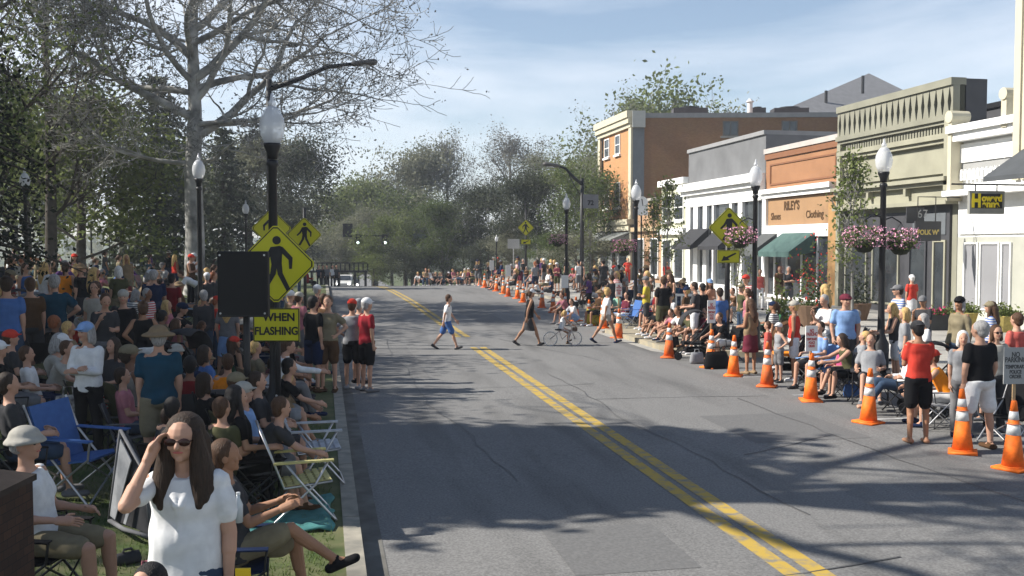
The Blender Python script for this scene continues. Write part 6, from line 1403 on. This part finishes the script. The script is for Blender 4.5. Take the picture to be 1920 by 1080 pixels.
EXP = [
 # left, mid ground
 (163, 606, 'h', 'armfold', 1.68, 160, 'long:white', T_+'black', 'bob:grey', 'cap:lblue', 'woman in long white top and pale visor standing in tree shade', {}),
 (297, 614, 'h', 'stand', 1.80, 10, 'polo:teal', S_+'khaki', 'short:grey', 'sunhat:tan', 'broad man in dark teal shirt and tan brimmed hat seen from behind', dict(wide=1.12)),
 (205, 636, 'h', 'sit', 1.65, 150, 'tee:dgrey', S_+'navy', 'long:darkbrown', '', 'dark haired woman in sunglasses seated beside the white top', dict(chair='dred')),
 (216, 574, 'h', 'bend', 1.72, 190, 'tee:coral', S_+'red', 'short:black', '', 'person in coral red shirt bending forward among the park crowd', {}),
 (268, 566, 'h', 'hips', 1.66, 15, 'tank:black', S_+'white', 'bun:brown', '', 'woman with bare shoulders in black tank and white shorts', dict(skin='tan')),
 (196, 552, 'h', 'phone', 1.70, 200, 'tee:dgrey', S_+'grey', 'short:brown', '', 'person in charcoal tee left of the bending coral shirt', {}),
 (178, 529, 'h', 'stand', 1.68, 170, 'tee:offwhite', S_+'khaki', 'pony:brown', '', 'brown haired woman in beige tee looking over the strollers', {}),
 (231, 545, 'h', 'stand', 1.74, 185, 'tee:black', T_+'black', 'fringe:grey', 'cap_back:offwhite', 'man in black tee and pale skull cap above the coral shirt', {}),
 (101, 516, 'h', 'hips', 1.80, 20, 'polo:teal', S_+'grey', 'short:grey', '', 'man in teal blue shirt with hands on hips behind the strollers', dict(wide=1.1)),
 (12, 520, 'h', 'stand', 1.78, 10, 'tee:blue', S_+'denim', 'short:darkbrown', '', 'man in bright blue shirt cut by the frame edge', dict(wide=1.1)),
 (56, 522, 'h', 'stand', 1.74, 25, 'tee:brown', S_+'dgrey', 'short:brown', '', 'man in brown tee between the two blue shirts', {}),
 (288, 507, 'h', 'armfold', 1.84, 10, 'polo:navy', S_+'dgrey', 'short:grey', '', 'tall man in royal blue shirt seen from behind near the trunk', dict(wide=1.1)),
 (322, 514, 'h', 'stand', 1.78, -20, 'tee:dred', T_+'black', 'short:black', '', 'man in dark red shirt beside the sycamore trunk', {}),
 (370, 508, 'h', 'bend', 1.70, 100, 'tee:white', T_+'dgrey', 'short:brown', '', 'person in white tee leaning down in front of the trunk', {}),
 (388, 512, 'h', 'stand', 1.70, 20, 'long:dgrey', T_+'black', 'short:grey', 'cap:white', 'person in dark jacket and white cap right of the trunk', {}),
 (83, 492, 'h', 'stand', 1.70, -40, 'tee:white', S_+'grey', 'long:blond', '', 'blond woman in white shirt at the back of the park', {}),
 (123, 493, 'h', 'stand', 1.7, -10, 'tank:orange', S_+'grey', 'pony:brown', '', 'woman in orange top at the back of the park', {}),
 (152, 496, 'h', 'stand', 1.68, 60, 'tee:black', S_+'dgrey', '', 'sunhat:tan', 'person in black with straw hat at the back of the park', {}),
 (222, 500, 'h', 'stand', 1.68, 20, 'tee:olive', S_+'khaki', 'bob:white', '', 'white haired person in olive top behind the royal blue shirt', {}),
 (185, 476, 'h', 'stand', 1.68, 20, 'tee:lblue', S_+'grey', 'short:brown', '', 'far person in pale blue shirt under the crab apple', {}),
 (102, 465, 'h', 'stand', 1.68, -60, 'tee:tan', S_+'offwhite', 'short:blond', '', 'far person in tan shirt under the crab apple', {}),
 (106, 580, 'h', 'sit', 1.5, 140, 'tee:white', S_+'red', 'short:brown', 'bucket:white', 'child in white bucket hat and white shirt seated by the strollers', dict(chair='red')),
 (30, 620, 'h', 'sit', 1.6, -70, 'tee:dgrey', S_+'black', 'short:brown', 'cap:red', 'seated person in red cap and charcoal tee by the frame edge', dict(chair='dgrey')),
 (8, 640, 'h', 'sit', 1.6, -70, 'tee:black', S_+'grey', '', 'cap:white', 'seated person in white cap half outside the frame', dict(chair='black')),
 (353, 621, 'h', 'ground', 1.3, -60, 'tee:lgrey', S_+'grey', '', 'cap:orange', 'child in orange cap sitting low beside the stroller', {}),
 (330, 598, 'h', 'stand', 1.35, -60, 'tank:rose', S_+'grey', 'long:brown', '', 'long haired girl in rose top behind the teal shirted man', {}),
 (427, 664, 'h', 'sit', 1.68, 5, 'tee:orange', S_+'grey', 'short:brown', '', 'seated person in vivid orange shirt with back to the camera', dict(chair='grey')),
 (355, 668, 'h', 'sit', 1.72, 10, 'tee:dred', S_+'dgrey', 'short:black', '', 'seated man in dark red shirt right of the teal shirt', dict(chair='dgrey', skin='dark')),
 (426, 556, 'h', 'stand_wide', 1.70, -5, 'tee:grey', 'skirt:lblue', 'long:blond', '', 'woman in slate top and pale blue skirt beneath the beacon cabinet', {}),
 (403, 569, 'h', 'sit', 1.7, 100, 'long:lgrey', S_+'grey', '', 'cap:white', 'seated person in white cap beside the bright blue chair', dict(chair='blue')),
 (60, 650, 'h', 'sit', 1.5, -80, 'tee:white', S_+'navy', 'short:brown', '', 'child in white tee sitting in front of the strollers', dict(chair='navy')),
 (95, 640, 'h', 'sitlean', 1.6, -110, 'tee:offwhite', S_+'olive', 'short:brown', '', 'brown haired person leaning toward the child in white', dict(chair='olive')),
 (30, 700, 'h', 'sit', 1.7, -70, 'tee:dgrey', S_+'denim', 'short:darkbrown', '', 'man in charcoal tee and denim shorts seated at the left border', dict(chair='black')),
 (240, 690, 'h', 'sit', 1.55, -80, 'tee:rose', S_+'denim', 'short:darkbrown', '', 'boy in rose shirt and denim shorts between the white top and the teal shirt', dict(chair='grey')),
 (455, 700, 'h', 'sit', 1.7, -70, 'tee:tan', S_+'khaki', 'short:brown', 'cap:khaki', 'person in tan shirt and khaki cap left of the beacon pole', dict(chair='olive')),
 (395, 700, 'h', 'sit', 1.65, -60, 'tee:black', S_+'black', 'bob:darkbrown', '', 'dark haired woman all in black behind the orange shirt', dict(chair='black')),
 (330, 745, 'h', 'sit', 1.6, -20, 'tee:dgrey', T_+'black', 'short:black', '', 'seated figure in charcoal with its back to the camera behind the boy in coral', dict(chair='black')),
 (425, 745, 'h', 'sit', 1.62, -40, 'tee:olive', T_+'black', 'short:brown', '', 'seated figure in olive close to the beacon pole', dict(chair='dgrey')),
 # left kerb cluster
 (544, 546, 'h', 'stand', 1.68, -60, 'tee:tan', S_+'khaki', '', 'cap:white', 'person in tan tee and white cap right of the largest crossing sign', {}),
 (560, 549, 'h', 'stand', 1.7, -40, 'tee:rose', S_+'grey', 'short:brown', 'cap:offwhite', 'person in dusty rose tee and cream cap near the road edge', {}),
 (594, 535, 'h', 'stand', 1.72, -60, 'tee:maroon', S_+'grey', 'short:grey', 'cap:white', 'person in maroon tee and white cap at the back of the kerb cluster', {}),
 (587, 556, 'h', 'stand', 1.80, -50, 'tee:black', S_+'navy', 'short:black', '', 'tall man in black tee and navy shorts in the kerb cluster', dict(wide=1.06)),
 (615, 556, 'h', 'hips', 1.80, 165, 'tee:khaki', S_+'brown', 'short:brown', '', 'man in khaki tee facing the camera beside the road', {}),
 (607, 552, 'h', 'stand', 1.70, -60, 'tee:brown', S_+'tan', 'short:brown', '', 'woman in brown tee just behind the khaki shirt', {}),
 (571, 600, 'h', 'sit', 1.66, -80, 'tee:maroon', S_+'grey', 'short:brown', '', 'seated person in maroon between plate and road', dict(chair='dred')),
 (545, 636, 'h', 'sitreach', 1.78, -85, 'long:white', T_+'grey', 'short:brown', '', 'man in bright white long sleeves reaching forward from his chair', dict(chair='dgrey', wide=1.1)),
 (590, 632, 'h', 'sit', 1.64, -90, 'tee:maroon', S_+'black', 'short:darkbrown', '', 'seated person in maroon tee and black shorts by the kerb', dict(chair='black')),
 (609, 629, 'h', 'kerb', 1.65, -80, 'tee:brown', S_+'brown', 'short:brown', '', 'brown haired person in brown tee crouched on the kerb', {}),
 (645, 655, 'h', 'kerb', 1.64, -110, 'tank:tan', S_+'brown', 'pony:brown', '', 'woman in tan top sitting on the kerb beside the bare legs', dict(skin='tan')),
 (617, 672, 'h', 'sitlean', 1.72, -85, 'tee:black', S_+'lgrey', 'short:black', '', 'man in black tee and light grey shorts leaning toward the road', dict(chair='dgrey')),
 (650, 700, 'h', 'kerb', 1.64, -95, 'tee:tan', S_+'khaki', 'short:blond', '', 'blond person with bare knees up on the kerb stone', dict(skin='tan')),
 (628, 714, 'h', 'sit', 1.68, -90, 'tee:lblue', S_+'grey', 'short:brown', 'cap:offwhite', 'seated person in blue grey shirt and cream cap on the kerb grass', dict(chair='grey')),
 (545, 722, 'h', 'sit', 1.74, -80, 'tee:black', S_+'black', 'long:black', '', 'dark haired woman in black tee behind the grey lawn chair', dict(chair='black')),
 (570, 696, 'h', 'sit', 1.7, -85, 'tee:dgrey', S_+'dgrey', 'short:darkbrown', '', 'man in charcoal tee and shorts behind the woman in black', dict(chair='dgrey')),
 (590, 745, 'h', 'sitlean', 1.66, -85, 'tee:dgrey', S_+'grey', 'short:brown', '', 'person in charcoal leaning over bare knees near the kerb', dict(chair='black')),
 (487, 640, 'h', 'sit', 1.6, -70, 'tee:khaki', S_+'khaki', 'short:blond', '', 'blond person in khaki between the beacon pole and lamp post', dict(chair='tan')),
 (490, 700, 'h', 'sit', 1.65, -70, 'tee:navy', S_+'navy', 'short:black', '', 'person in navy between the beacon pole and lamp post', dict(chair='blue')),
 # right, near
 (1720, 831, 'f', 'phone', 1.80, -12, 'tee:red', S_+'black', 'short:black', 'cap_back:dgrey', 'barefoot man in red tee and black shorts standing on the asphalt', dict(shoes=None, skin='tan', fn=gz)),
 (1834, 843, 'f', 'stand_wide', 1.84, 5, 'tee:black', S_+'white', 'short:grey', '', 'man in black tee and white shorts standing with his back turned', dict(wide=1.14, fn=gz)),
 (1908, 588, 'h', 'stand', 1.74, 10, 'tee:coral', S_+'grey', 'short:brown', '', 'person in coral shirt cut by the frame edge behind the grey board', dict(fn=gz, wide=1.08)),
 (1868, 611, 'h', 'stand', 1.66, 170, 'tee:offwhite', T_+'dgrey', 'bob:brown', '', 'woman with brown bob and sunglasses in cream top', dict(fn=gz, gl=1)),
 (1806, 622, 'h', 'stand', 1.60, 150, 'tee:lgrey', T_+'grey', 'bob:white', '', 'white haired person half hidden by the man in black', dict(fn=gz)),
 (1786, 664, 'h', 'sitlean', 1.72, 60, 'tank:orange', S_+'white', 'short:brown', 'cap_back:red', 'seated woman in orange top and red cap beside the man in black', dict(chair='lgrey', fn=gz)),
 (1585, 553, 'h', 'stand_wide', 1.86, 165, 'tee:lblue', S_+'dgrey', 'short:darkbrown', 'cap:maroon', 'big man in light blue tee standing beside a no parking board', dict(wide=1.2)),
 (1549, 554, 'h', 'phone', 1.80, 100, 'tee:white', S_+'lgrey', 'short:grey', '', 'grey haired man in white tee behind the light blue tee', {}),
 (1681, 569, 'h', 'push', 1.68, 75, 'tank:dgrey', S_+'white', 'long:blond', '', 'blond woman in charcoal top and white shorts reaching left', dict(fn=gz)),
 (1697, 578, 'h', 'stand', 1.66, 60, 'tee:lgrey', S_+'denim', 'bob:blond', '', 'blond woman in pale grey tee behind the charcoal top', {}),
 (1710, 516, 'h', 'stand', 1.72, 0, 'tee:red', 'skirt:white', 'short:white', 'cap_back:white', 'person in red top and white skirt walking to the green shop', {}),
 (1636, 630, 'h', 'lounge', 1.78, 150, 'tee:lgrey', S_+'dgrey', 'short:brown', '', 'bearded man in grey shirt lounging in a camp chair', dict(chair='dgrey', fn=gz)),
 (1603, 652, 'h', 'sitreach', 1.68, 85, 'tank:olive', S_+'black', 'bob:darkbrown', '', 'woman in black shorts reaching forward over her bare knees', dict(chair='dgrey', fn=gz, shoes='black')),
 (1578, 637, 'h', 'sit', 1.4, 100, 'tank:pink', S_+'navy', 'short:darkbrown', '', 'child in pink top at the knee of the light blue tee', dict(chair='navy', fn=gz)),
 (1700, 650, 'h', 'lounge', 1.76, 80, 'long:white', T_+'denim', 'short:brown', '', 'barefoot person in jeans and white sleeves stretched out in a chair', dict(chair='black', fn=gz, shoes=None)),
 (1490, 565, 'h', 'stand', 1.70, 55, 'tank:red', S_+'white', 'short:blond', 'cap:offwhite', 'woman in sleeveless red top and white shorts with cream cap', dict(fn=gz, skin='tan')),
 (1408, 562, 'h', 'carry', 1.68, 20, 'tank:tan', 'skirt:maroon', 'long:brown', '', 'woman with long brown hair in tan top and maroon skirt', dict(fn=gz, skin='tan', shoes='tan')),
 (1442, 611, 'h', 'stand', 1.25, 60, 'tee:coral', S_+'rose', 'short:brown', '', 'small boy in coral shirt beside the maroon skirt', dict(fn=gz)),
 (1461, 606, 'h', 'hips', 1.25, 95, 'tank:lgrey', S_+'grey', '', 'cap:white', 'child in white cap and grey top with bent arm', dict(fn=gz)),
 (1535, 655, 'h', 'sit', 1.74, 110, 'tee:lblue', S_+'dgrey', 'short:darkbrown', '', 'seated man in faded blue shirt behind the middle board', dict(chair='lblue', fn=gz)),
 (1350, 532, 'h', 'stand', 1.78, 0, 'tee:blue', S_+'navy', 'short:darkbrown', '', 'man in blue tee and navy shorts beside the crossing sign pole', {}),
 (1330, 524, 'h', 'phone', 1.68, 170, 'tank:peach', S_+'navy', 'long:brown', 'cap:lblue', 'woman in peach top and blue cap facing the camera', {}),
 (1303, 530, 'h', 'carry', 1.76, 60, 'tee:dgrey', S_+'white', 'short:darkbrown', '', 'man in charcoal tee and white shorts looking down', {}),
 (1317, 532, 'h', 'stand', 1.7, 30, 'tee:black', T_+'black', 'short:black', '', 'dark dressed person touching the charcoal tee', {}),
 (1244, 519, 'h', 'stand', 1.82, 5, 'tee:black', S_+'olive', 'short:brown', '', 'broad man in black tee and olive shorts by the kerb sitters', dict(wide=1.1)),
 (1212, 519, 'h', 'armfold', 1.74, 70, 'tee:yellow', S_+'dgrey', '', 'cap:grey', 'man in yellow top and grey cap with folded arms', {}),
 (1425, 505, 'h', 'stand', 1.68, 150, 'tank:coral', T_+'white', 'short:darkbrown', '', 'woman in coral top and white trousers outside the terracotta shop', {}),
 (1479, 500, 'h', 'armfold', 1.80, 170, 'polo:dgrey', S_+'grey', 'short:grey', '', 'man in charcoal polo standing at the shop awning', {}),
 (1462, 500, 'h', 'stand', 1.72, 150, 'tee:brown', S_+'tan', 'short:red', '', 'red haired person left of the charcoal polo', {}),
 (1385, 540, 'h', 'sitlean', 1.7, 100, 'tee:brown', S_+'lgrey', 'short:brown', '', 'person in brown tee bending behind the crossing sign pole', dict(chair='brown')),
 (1402, 542, 'h', 'stand', 1.6, 60, 'tank:rose', S_+'grey', 'pony:brown', '', 'bare armed woman in rose top right of the crossing sign pole', {}),
 (1237, 607, 'h', 'ground', 1.66, 95, 'tee:black', S_+'black', 'short:brown', '', 'kerb sitter in black with bare knees at the bump out corner', dict(skin='tan')),
 (1258, 600, 'h', 'kerb', 1.6, 95, 'tank:maroon', S_+'dgrey', 'short:red', '', 'red haired kerb sitter in maroon top', {}),
 (1270, 580, 'h', 'kerb', 1.5, 100, 'tee:rose', S_+'dgrey', 'short:brown', '', 'child in rose tee behind the kerb sitters', {}),
 (1285, 588, 'h', 'kerb', 1.68, 95, 'tee:white', S_+'khaki', 'short:brown', '', 'kerb sitter in white tee and khaki shorts', dict(skin='tan')),
 (1303, 598, 'h', 'kerb', 1.68, 100, 'tee:olive', S_+'brown', 'short:darkbrown', '', 'kerb sitter in olive tee with hands clasped', {}),
 (1320, 607, 'h', 'sit', 1.6, 95, 'tee:maroon', S_+'dgrey', 'short:brown', '', 'seated person in maroon tee behind the stroller', dict(chair='black', fn=gz)),
 (1366, 640, 'h', 'sitlean', 1.68, 100, 'tee:black', S_+'white', 'short:brown', '', 'person in black tee and white shorts low behind the cone', dict(chair='black', fn=gz)),
 # right far
 (1131, 487, 'h', 'stand', 1.86, 10, 'tee:dgrey', S_+'dgrey', 'short:black', '', 'large man in charcoal tee rising over the far crowd', dict(wide=1.25)),
 (1160, 497, 'h', 'stand', 1.8, -20, 'tee:black', T_+'black', 'short:black', '', 'man in black to the right of the large charcoal tee', {}),
 (1177, 484, 'h', 'hips', 1.7, 170, 'tee:red', T_+'red', 'short:blond', '', 'blond person all in red by the brick building corner', {}),
 (1112, 480, 'h', 'stand', 1.7, 30, 'tee:orange', S_+'grey', 'short:red', '', 'person in orange shirt above the far crowd', {}),
 (1250, 490, 'h', 'stand', 1.7, 170, 'tee:red', S_+'black', 'short:black', '', 'person in red shirt under the small street tree', {}),
 (1085, 488, 'h', 'stand', 1.78, 20, 'tee:white', S_+'grey', 'short:black', '', 'person in white tee left of the large charcoal tee', {}),
 (1020, 485, 'h', 'stand', 1.78, 40, 'tee:dgrey', S_+'grey', '', 'cap:white', 'person in white cap and charcoal tee in the far crowd', {}),
 (1062, 483, 'h', 'stand', 1.76, 40, 'tee:black', S_+'black', '', 'cap:white', 'person in white cap and black tee in the far crowd', {}),
 (1003, 492, 'h', 'stand', 1.7, 20, 'tee:lgrey', S_+'navy', 'pony:red', '', 'person in pale grey tee and navy shorts over the white cap walker', {}),
 (976, 496, 'h', 'bend', 1.8, 100, 'tee:dgrey', S_+'maroon', 'short:grey', '', 'person bending in charcoal tee and maroon shorts', {}),
 (942, 510, 'h', 'stand', 1.2, 30, 'tee:lgrey', T_+'grey', 'short:blond', '', 'small child in grey standing in the lane beside the cones', dict(fn=gz)),
 (934, 500, 'h', 'kerb', 1.6, 90, 'tee:pink', S_+'offwhite', 'short:brown', '', 'person in bright pink tee sitting near the far cones', {}),
 (926, 482, 'h', 'stand', 1.75, 60, 'tee:teal', S_+'grey', '', 'cap:white', 'person in teal tee and white cap behind the tiny board', {}),
 (893, 484, 'h', 'stand', 1.75, 80, 'tee:tan', S_+'khaki', 'short:brown', '', 'person in tan tee at the far end of the cones', {}),
 (1080, 560, 'h', 'kerb', 1.55, 110, 'tee:white', S_+'lblue', 'short:brown', '', 'child in white tee and pale blue shorts on the bump out', {}),
 (1065, 548, 'h', 'sitlean', 1.6, 100, 'tee:rose', S_+'brown', 'short:brown', '', 'person in rose tee leaning behind the girl on the bicycle', dict(chair='black')),
 (1155, 545, 'h', 'sit', 1.6, 110, 'tee:mint', S_+'dgrey', 'short:black', '', 'seated person in mint tee beside the striding woman', dict(chair='blue')),
 (1172, 548, 'h', 'sit', 1.64, 110, 'tee:maroon', S_+'white', 'short:black', '', 'seated person in maroon tee on a pale chair', dict(chair='lblue')),
]
for e in EXP:
    px, py, ref, pose, H, hd, top, bot, hair, hat, label, kw = e
    kw = dict(kw); gl = kw.pop('gl', 0)
    b = addp(px, py, ref, pose, H, hd, top, bot, hair, hat, label, **kw)
    if gl: attach('glasses', 'sunglasses', pose, b, mat('sunglass_lens', (.03, .012, .01), .15, .1, 5))
    if 'man in pale tee and red cap' in label: pass
for e in ((1180, 610, 57, 'blue', 'empty bright blue folding chair seen side on at the far kerb', 95), (1212, 615, 57, 'lblue', 'empty pale blue folding chair beside the red one', 95), (1222, 615, 58, 'red', 'empty red folding chair next to the pale blue one', 95), (1765, 740, 118, 'lgrey', 'empty pale grey folding chair with crossed legs behind the red tee', 60), (1895, 760, 128, 'black', 'empty black folding chair under the grey board', 100)):
    camp_chair(at_s(e[0], e[2], gz if e[0] > 1500 else top_z), e[5], e[3], e[4], 1.0, STEEL)
# ---------------------------------------------------------------- crowd fill
rg = random.Random(2024)
ZL = lambda p: ('in the park crowd %s' % ('at the kerb' if p.x > -1.6 else 'deep under the trees' if p.y > 48 else 'before the sycamore' if p.y > 30 else 'behind the near chairs' if p.y < 20 else 'in the tree shade'))
ZR = lambda p: ('in the lane by the near cones' if p.y < 22 else 'beside the bump out' if p.y < 33 else 'along the middle cones' if p.y < 48 else 'along the far cones' if p.x < 12 else 'outside the brick building')
tops_d = ['black', 'dgrey', 'grey', 'navy', 'brown', 'olive', 'maroon', 'white', 'lgrey', 'tan', 'dred', 'teal', 'khaki', 'offwhite', 'bluestripe', 'redstripe', 'greystripe', 'rose', 'purple', 'blue', 'red', 'black', 'dgrey', 'black', 'navy', 'dgrey', 'brown']
bots = ['shorts:black', 'shorts:dgrey', 'shorts:khaki', 'shorts:denim', 'trousers:black', 'trousers:denim', 'shorts:grey', 'shorts:navy', 'shorts:olive']
hairs = ['short:brown', 'short:darkbrown', 'short:black', 'short:grey', 'short:blond', 'pony:brown', 'long:brown', 'long:blond', 'bob:darkbrown', 'bob:grey', 'short:red', 'pony:blond']
hats = ['', '', '', '', '', '', '', '', 'cap:white', 'cap:white', 'cap:black', 'sunhat:tan', 'cap:navy', 'bucket:offwhite', 'cap:khaki', 'cap:grey', 'cap:red']
placed = [(b.location.x, b.location.y) for b in PEOPLE]
def clear(p, d): return all((p[0]-a)**2+(p[1]-b)**2 > d*d for a, b in placed)
def nm_(c): return CN.get(c, c)
def filler(p, side, seat_only=False, grp=None, smallkids=True):
    for _ in range(60):
        t = rg.choice(['tee', 'tee', 'tee', 'tank', 'long', 'polo']); tc = rg.choice(tops_d); bt = rg.choice(bots); hr = rg.choice(hairs); ht = rg.choice(hats)
        seated = seat_only or rg.random() < .5; pose = rg.choice(['sit', 'sitlean', 'lounge', 'kerb', 'sit', 'sitreach']) if seated else rg.choice(['stand', 'hips', 'armfold', 'phone', 'stand', 'stand_wide', 'carry'])
        w = {'sit': 'sitting upright', 'sitlean': 'leaning forward', 'lounge': 'lounging back', 'kerb': 'crouched low', 'sitreach': 'reaching forward', 'ground': 'sitting on the ground', 'stand': 'standing', 'hips': 'with hands on hips', 'armfold': 'with folded arms', 'phone': 'holding a phone up', 'stand_wide': 'standing astride', 'carry': 'with arms bent'}[pose]
        hd_ = ('%s %s' % (nm_(ht.split(':')[1]), {'cap': 'cap', 'sunhat': 'straw hat', 'bucket': 'bucket hat'}[ht.split(':')[0]])) if ht else '%s %s hair' % ({'short': 'short', 'pony': 'tied', 'long': 'long', 'bob': 'bobbed'}[hr.split(':')[0]], nm_(hr.split(':')[1]).replace('darkbrown', 'dark'))
        z = (ZL if side == 'L' else ZR)(V((p[0], p[1], 0)))
        lab = '%s %s %s, %s, %s' % (nm_(tc), {'tee': 'tee', 'tank': 'tank top', 'long': 'long sleeves', 'polo': 'polo'}[t], w, hd_, z)
        if lab not in USED and len(lab.split()) <= 16: break
    USED.add(lab); H = rg.uniform(1.55, 1.85) if rg.random() < .85 else rg.uniform(1.1, 1.4)
    hd = (RD if side == 'L' else LF)+rg.gauss(0, 25 if seated else 45)
    x, y = p; z = top_z(x, y)
    if seated and pose != 'kerb':
        cc = rg.choice(['black', 'dgrey', 'navy', 'blue', 'green', 'dred', 'grey', 'olive'])
        if y < 42: camp_chair(V((x, y, z)), hd, cc, ('%s camp chair under the %s' % (nm_(cc), lab.split(',')[0]+','+lab.split(',')[1]+' '+z_short(x, y, side))), H/1.75)
    b = person((x, y, z), pose, H, hd, t+':'+tc, bt, hr, ht, lab, 'spectators along the %s side' % ('park' if side == 'L' else 'shop'), rg.choice(['light', 'light', 'tan', 'tan', 'dark']), False, False, rg.uniform(.98, 1.12), shoes=rg.choice(['white', 'black', 'grey']))
    placed.append((x, y))
def z_short(x, y, side): return 'by the %s' % ('road' if side == 'L' and x > -2 else 'trees' if side == 'L' else 'cones')
n = 0; tries = 0
while n < 150 and tries < 4000:
    tries += 1
    s = rg.uniform(22, 145); px = rg.uniform(-10, 600); p = at_s(px, s)
    if p.x > -.8 or p.y < 11.5: continue
    if s > 70 and rg.random() < .25: continue
    if px > 470 and s < 34 and False: continue
    if not clear((p.x, p.y), .5 if s > 60 else .6): continue
    filler((p.x, p.y), 'L', seat_only=(s > 95)); n += 1
n = 0; tries = 0
while n < 92 and tries < 4000:
    tries += 1
    y = rg.uniform(13.5, 72); x = rg.uniform(9.5, 13.6)
    if y < 30: x = rg.uniform(10.3, 13.4)
    if y > 40: x = rg.uniform(9.6, 16.5)
    if 23 < y < 26 and x < 10.5: continue
    if not clear((x, y), .5): continue
    filler((x, y), 'R'); n += 1
# far row seated across the crest
for i in range(16):
    px = 785+i*6.6; p = at_s(px, 25+rg.uniform(-.6, .4), gz); s_ = rg.choice(['kerb', 'sit', 'kerb'])
    tc = rg.choice(['offwhite', 'rose', 'lgrey', 'black', 'tan', 'dgrey', 'white', 'maroon', 'peach', 'navy']); 
    for _ in range(40):
        hr = rg.choice(hairs); lab = '%s tee, %s %s hair, %s seated in the far row over the crest' % (nm_(tc), {'short': 'short', 'pony': 'tied', 'long': 'long', 'bob': 'bobbed'}[hr.split(':')[0]], hr.split(':')[1].replace('darkbrown', 'dark'), 'low' if s_ == 'kerb' else 'upright')
        if lab not in USED: break
        tc = rg.choice(tops_d)
    USED.add(lab)
    person((p.x, p.y, p.z), s_, 1.65, 175+rg.gauss(0, 20), 'tee:'+tc, rg.choice(bots), hr, rg.choice(hats), lab, 'far row of spectators', 'light', False)
# under the bridge
for i, px in enumerate((606, 613, 624, 631, 598)):
    p = at_s(px, 23.5, gz); c = ['black', 'grey', 'white', 'dgrey', 'navy'][i]
    person((p.x, p.y, p.z), 'stand', 1.75, 180, 'tee:'+c, 'trousers:black', 'short:brown', '', '%s shirted person standing in front of the dark steel bridge' % nm_(c), 'people by the bridge', 'light', False)
print('PEOPLE', len(PEOPLE), 'OBJ', len(bpy.data.objects))

# ---------------------------------------------------------------- haze
q = MB(); q.box(-420, 420, -30, 640, -7, 26)
HZ = bpy.data.materials.new('haze_air'); HZ.use_nodes = True; t = HZ.node_tree; t.nodes.clear()
o_ = t.nodes.new('ShaderNodeOutputMaterial'); v_ = t.nodes.new('ShaderNodeVolumePrincipled'); v_.inputs['Color'].default_value = (.82, .87, .95, 1); v_.inputs['Density'].default_value = .0009; v_.inputs['Anisotropy'].default_value = .3
t.links.new(v_.outputs[0], o_.inputs['Volume'])
tag(q.build('haze', HZ), 'thin pale haze in the air over the street', 'haze', kind='stuff')
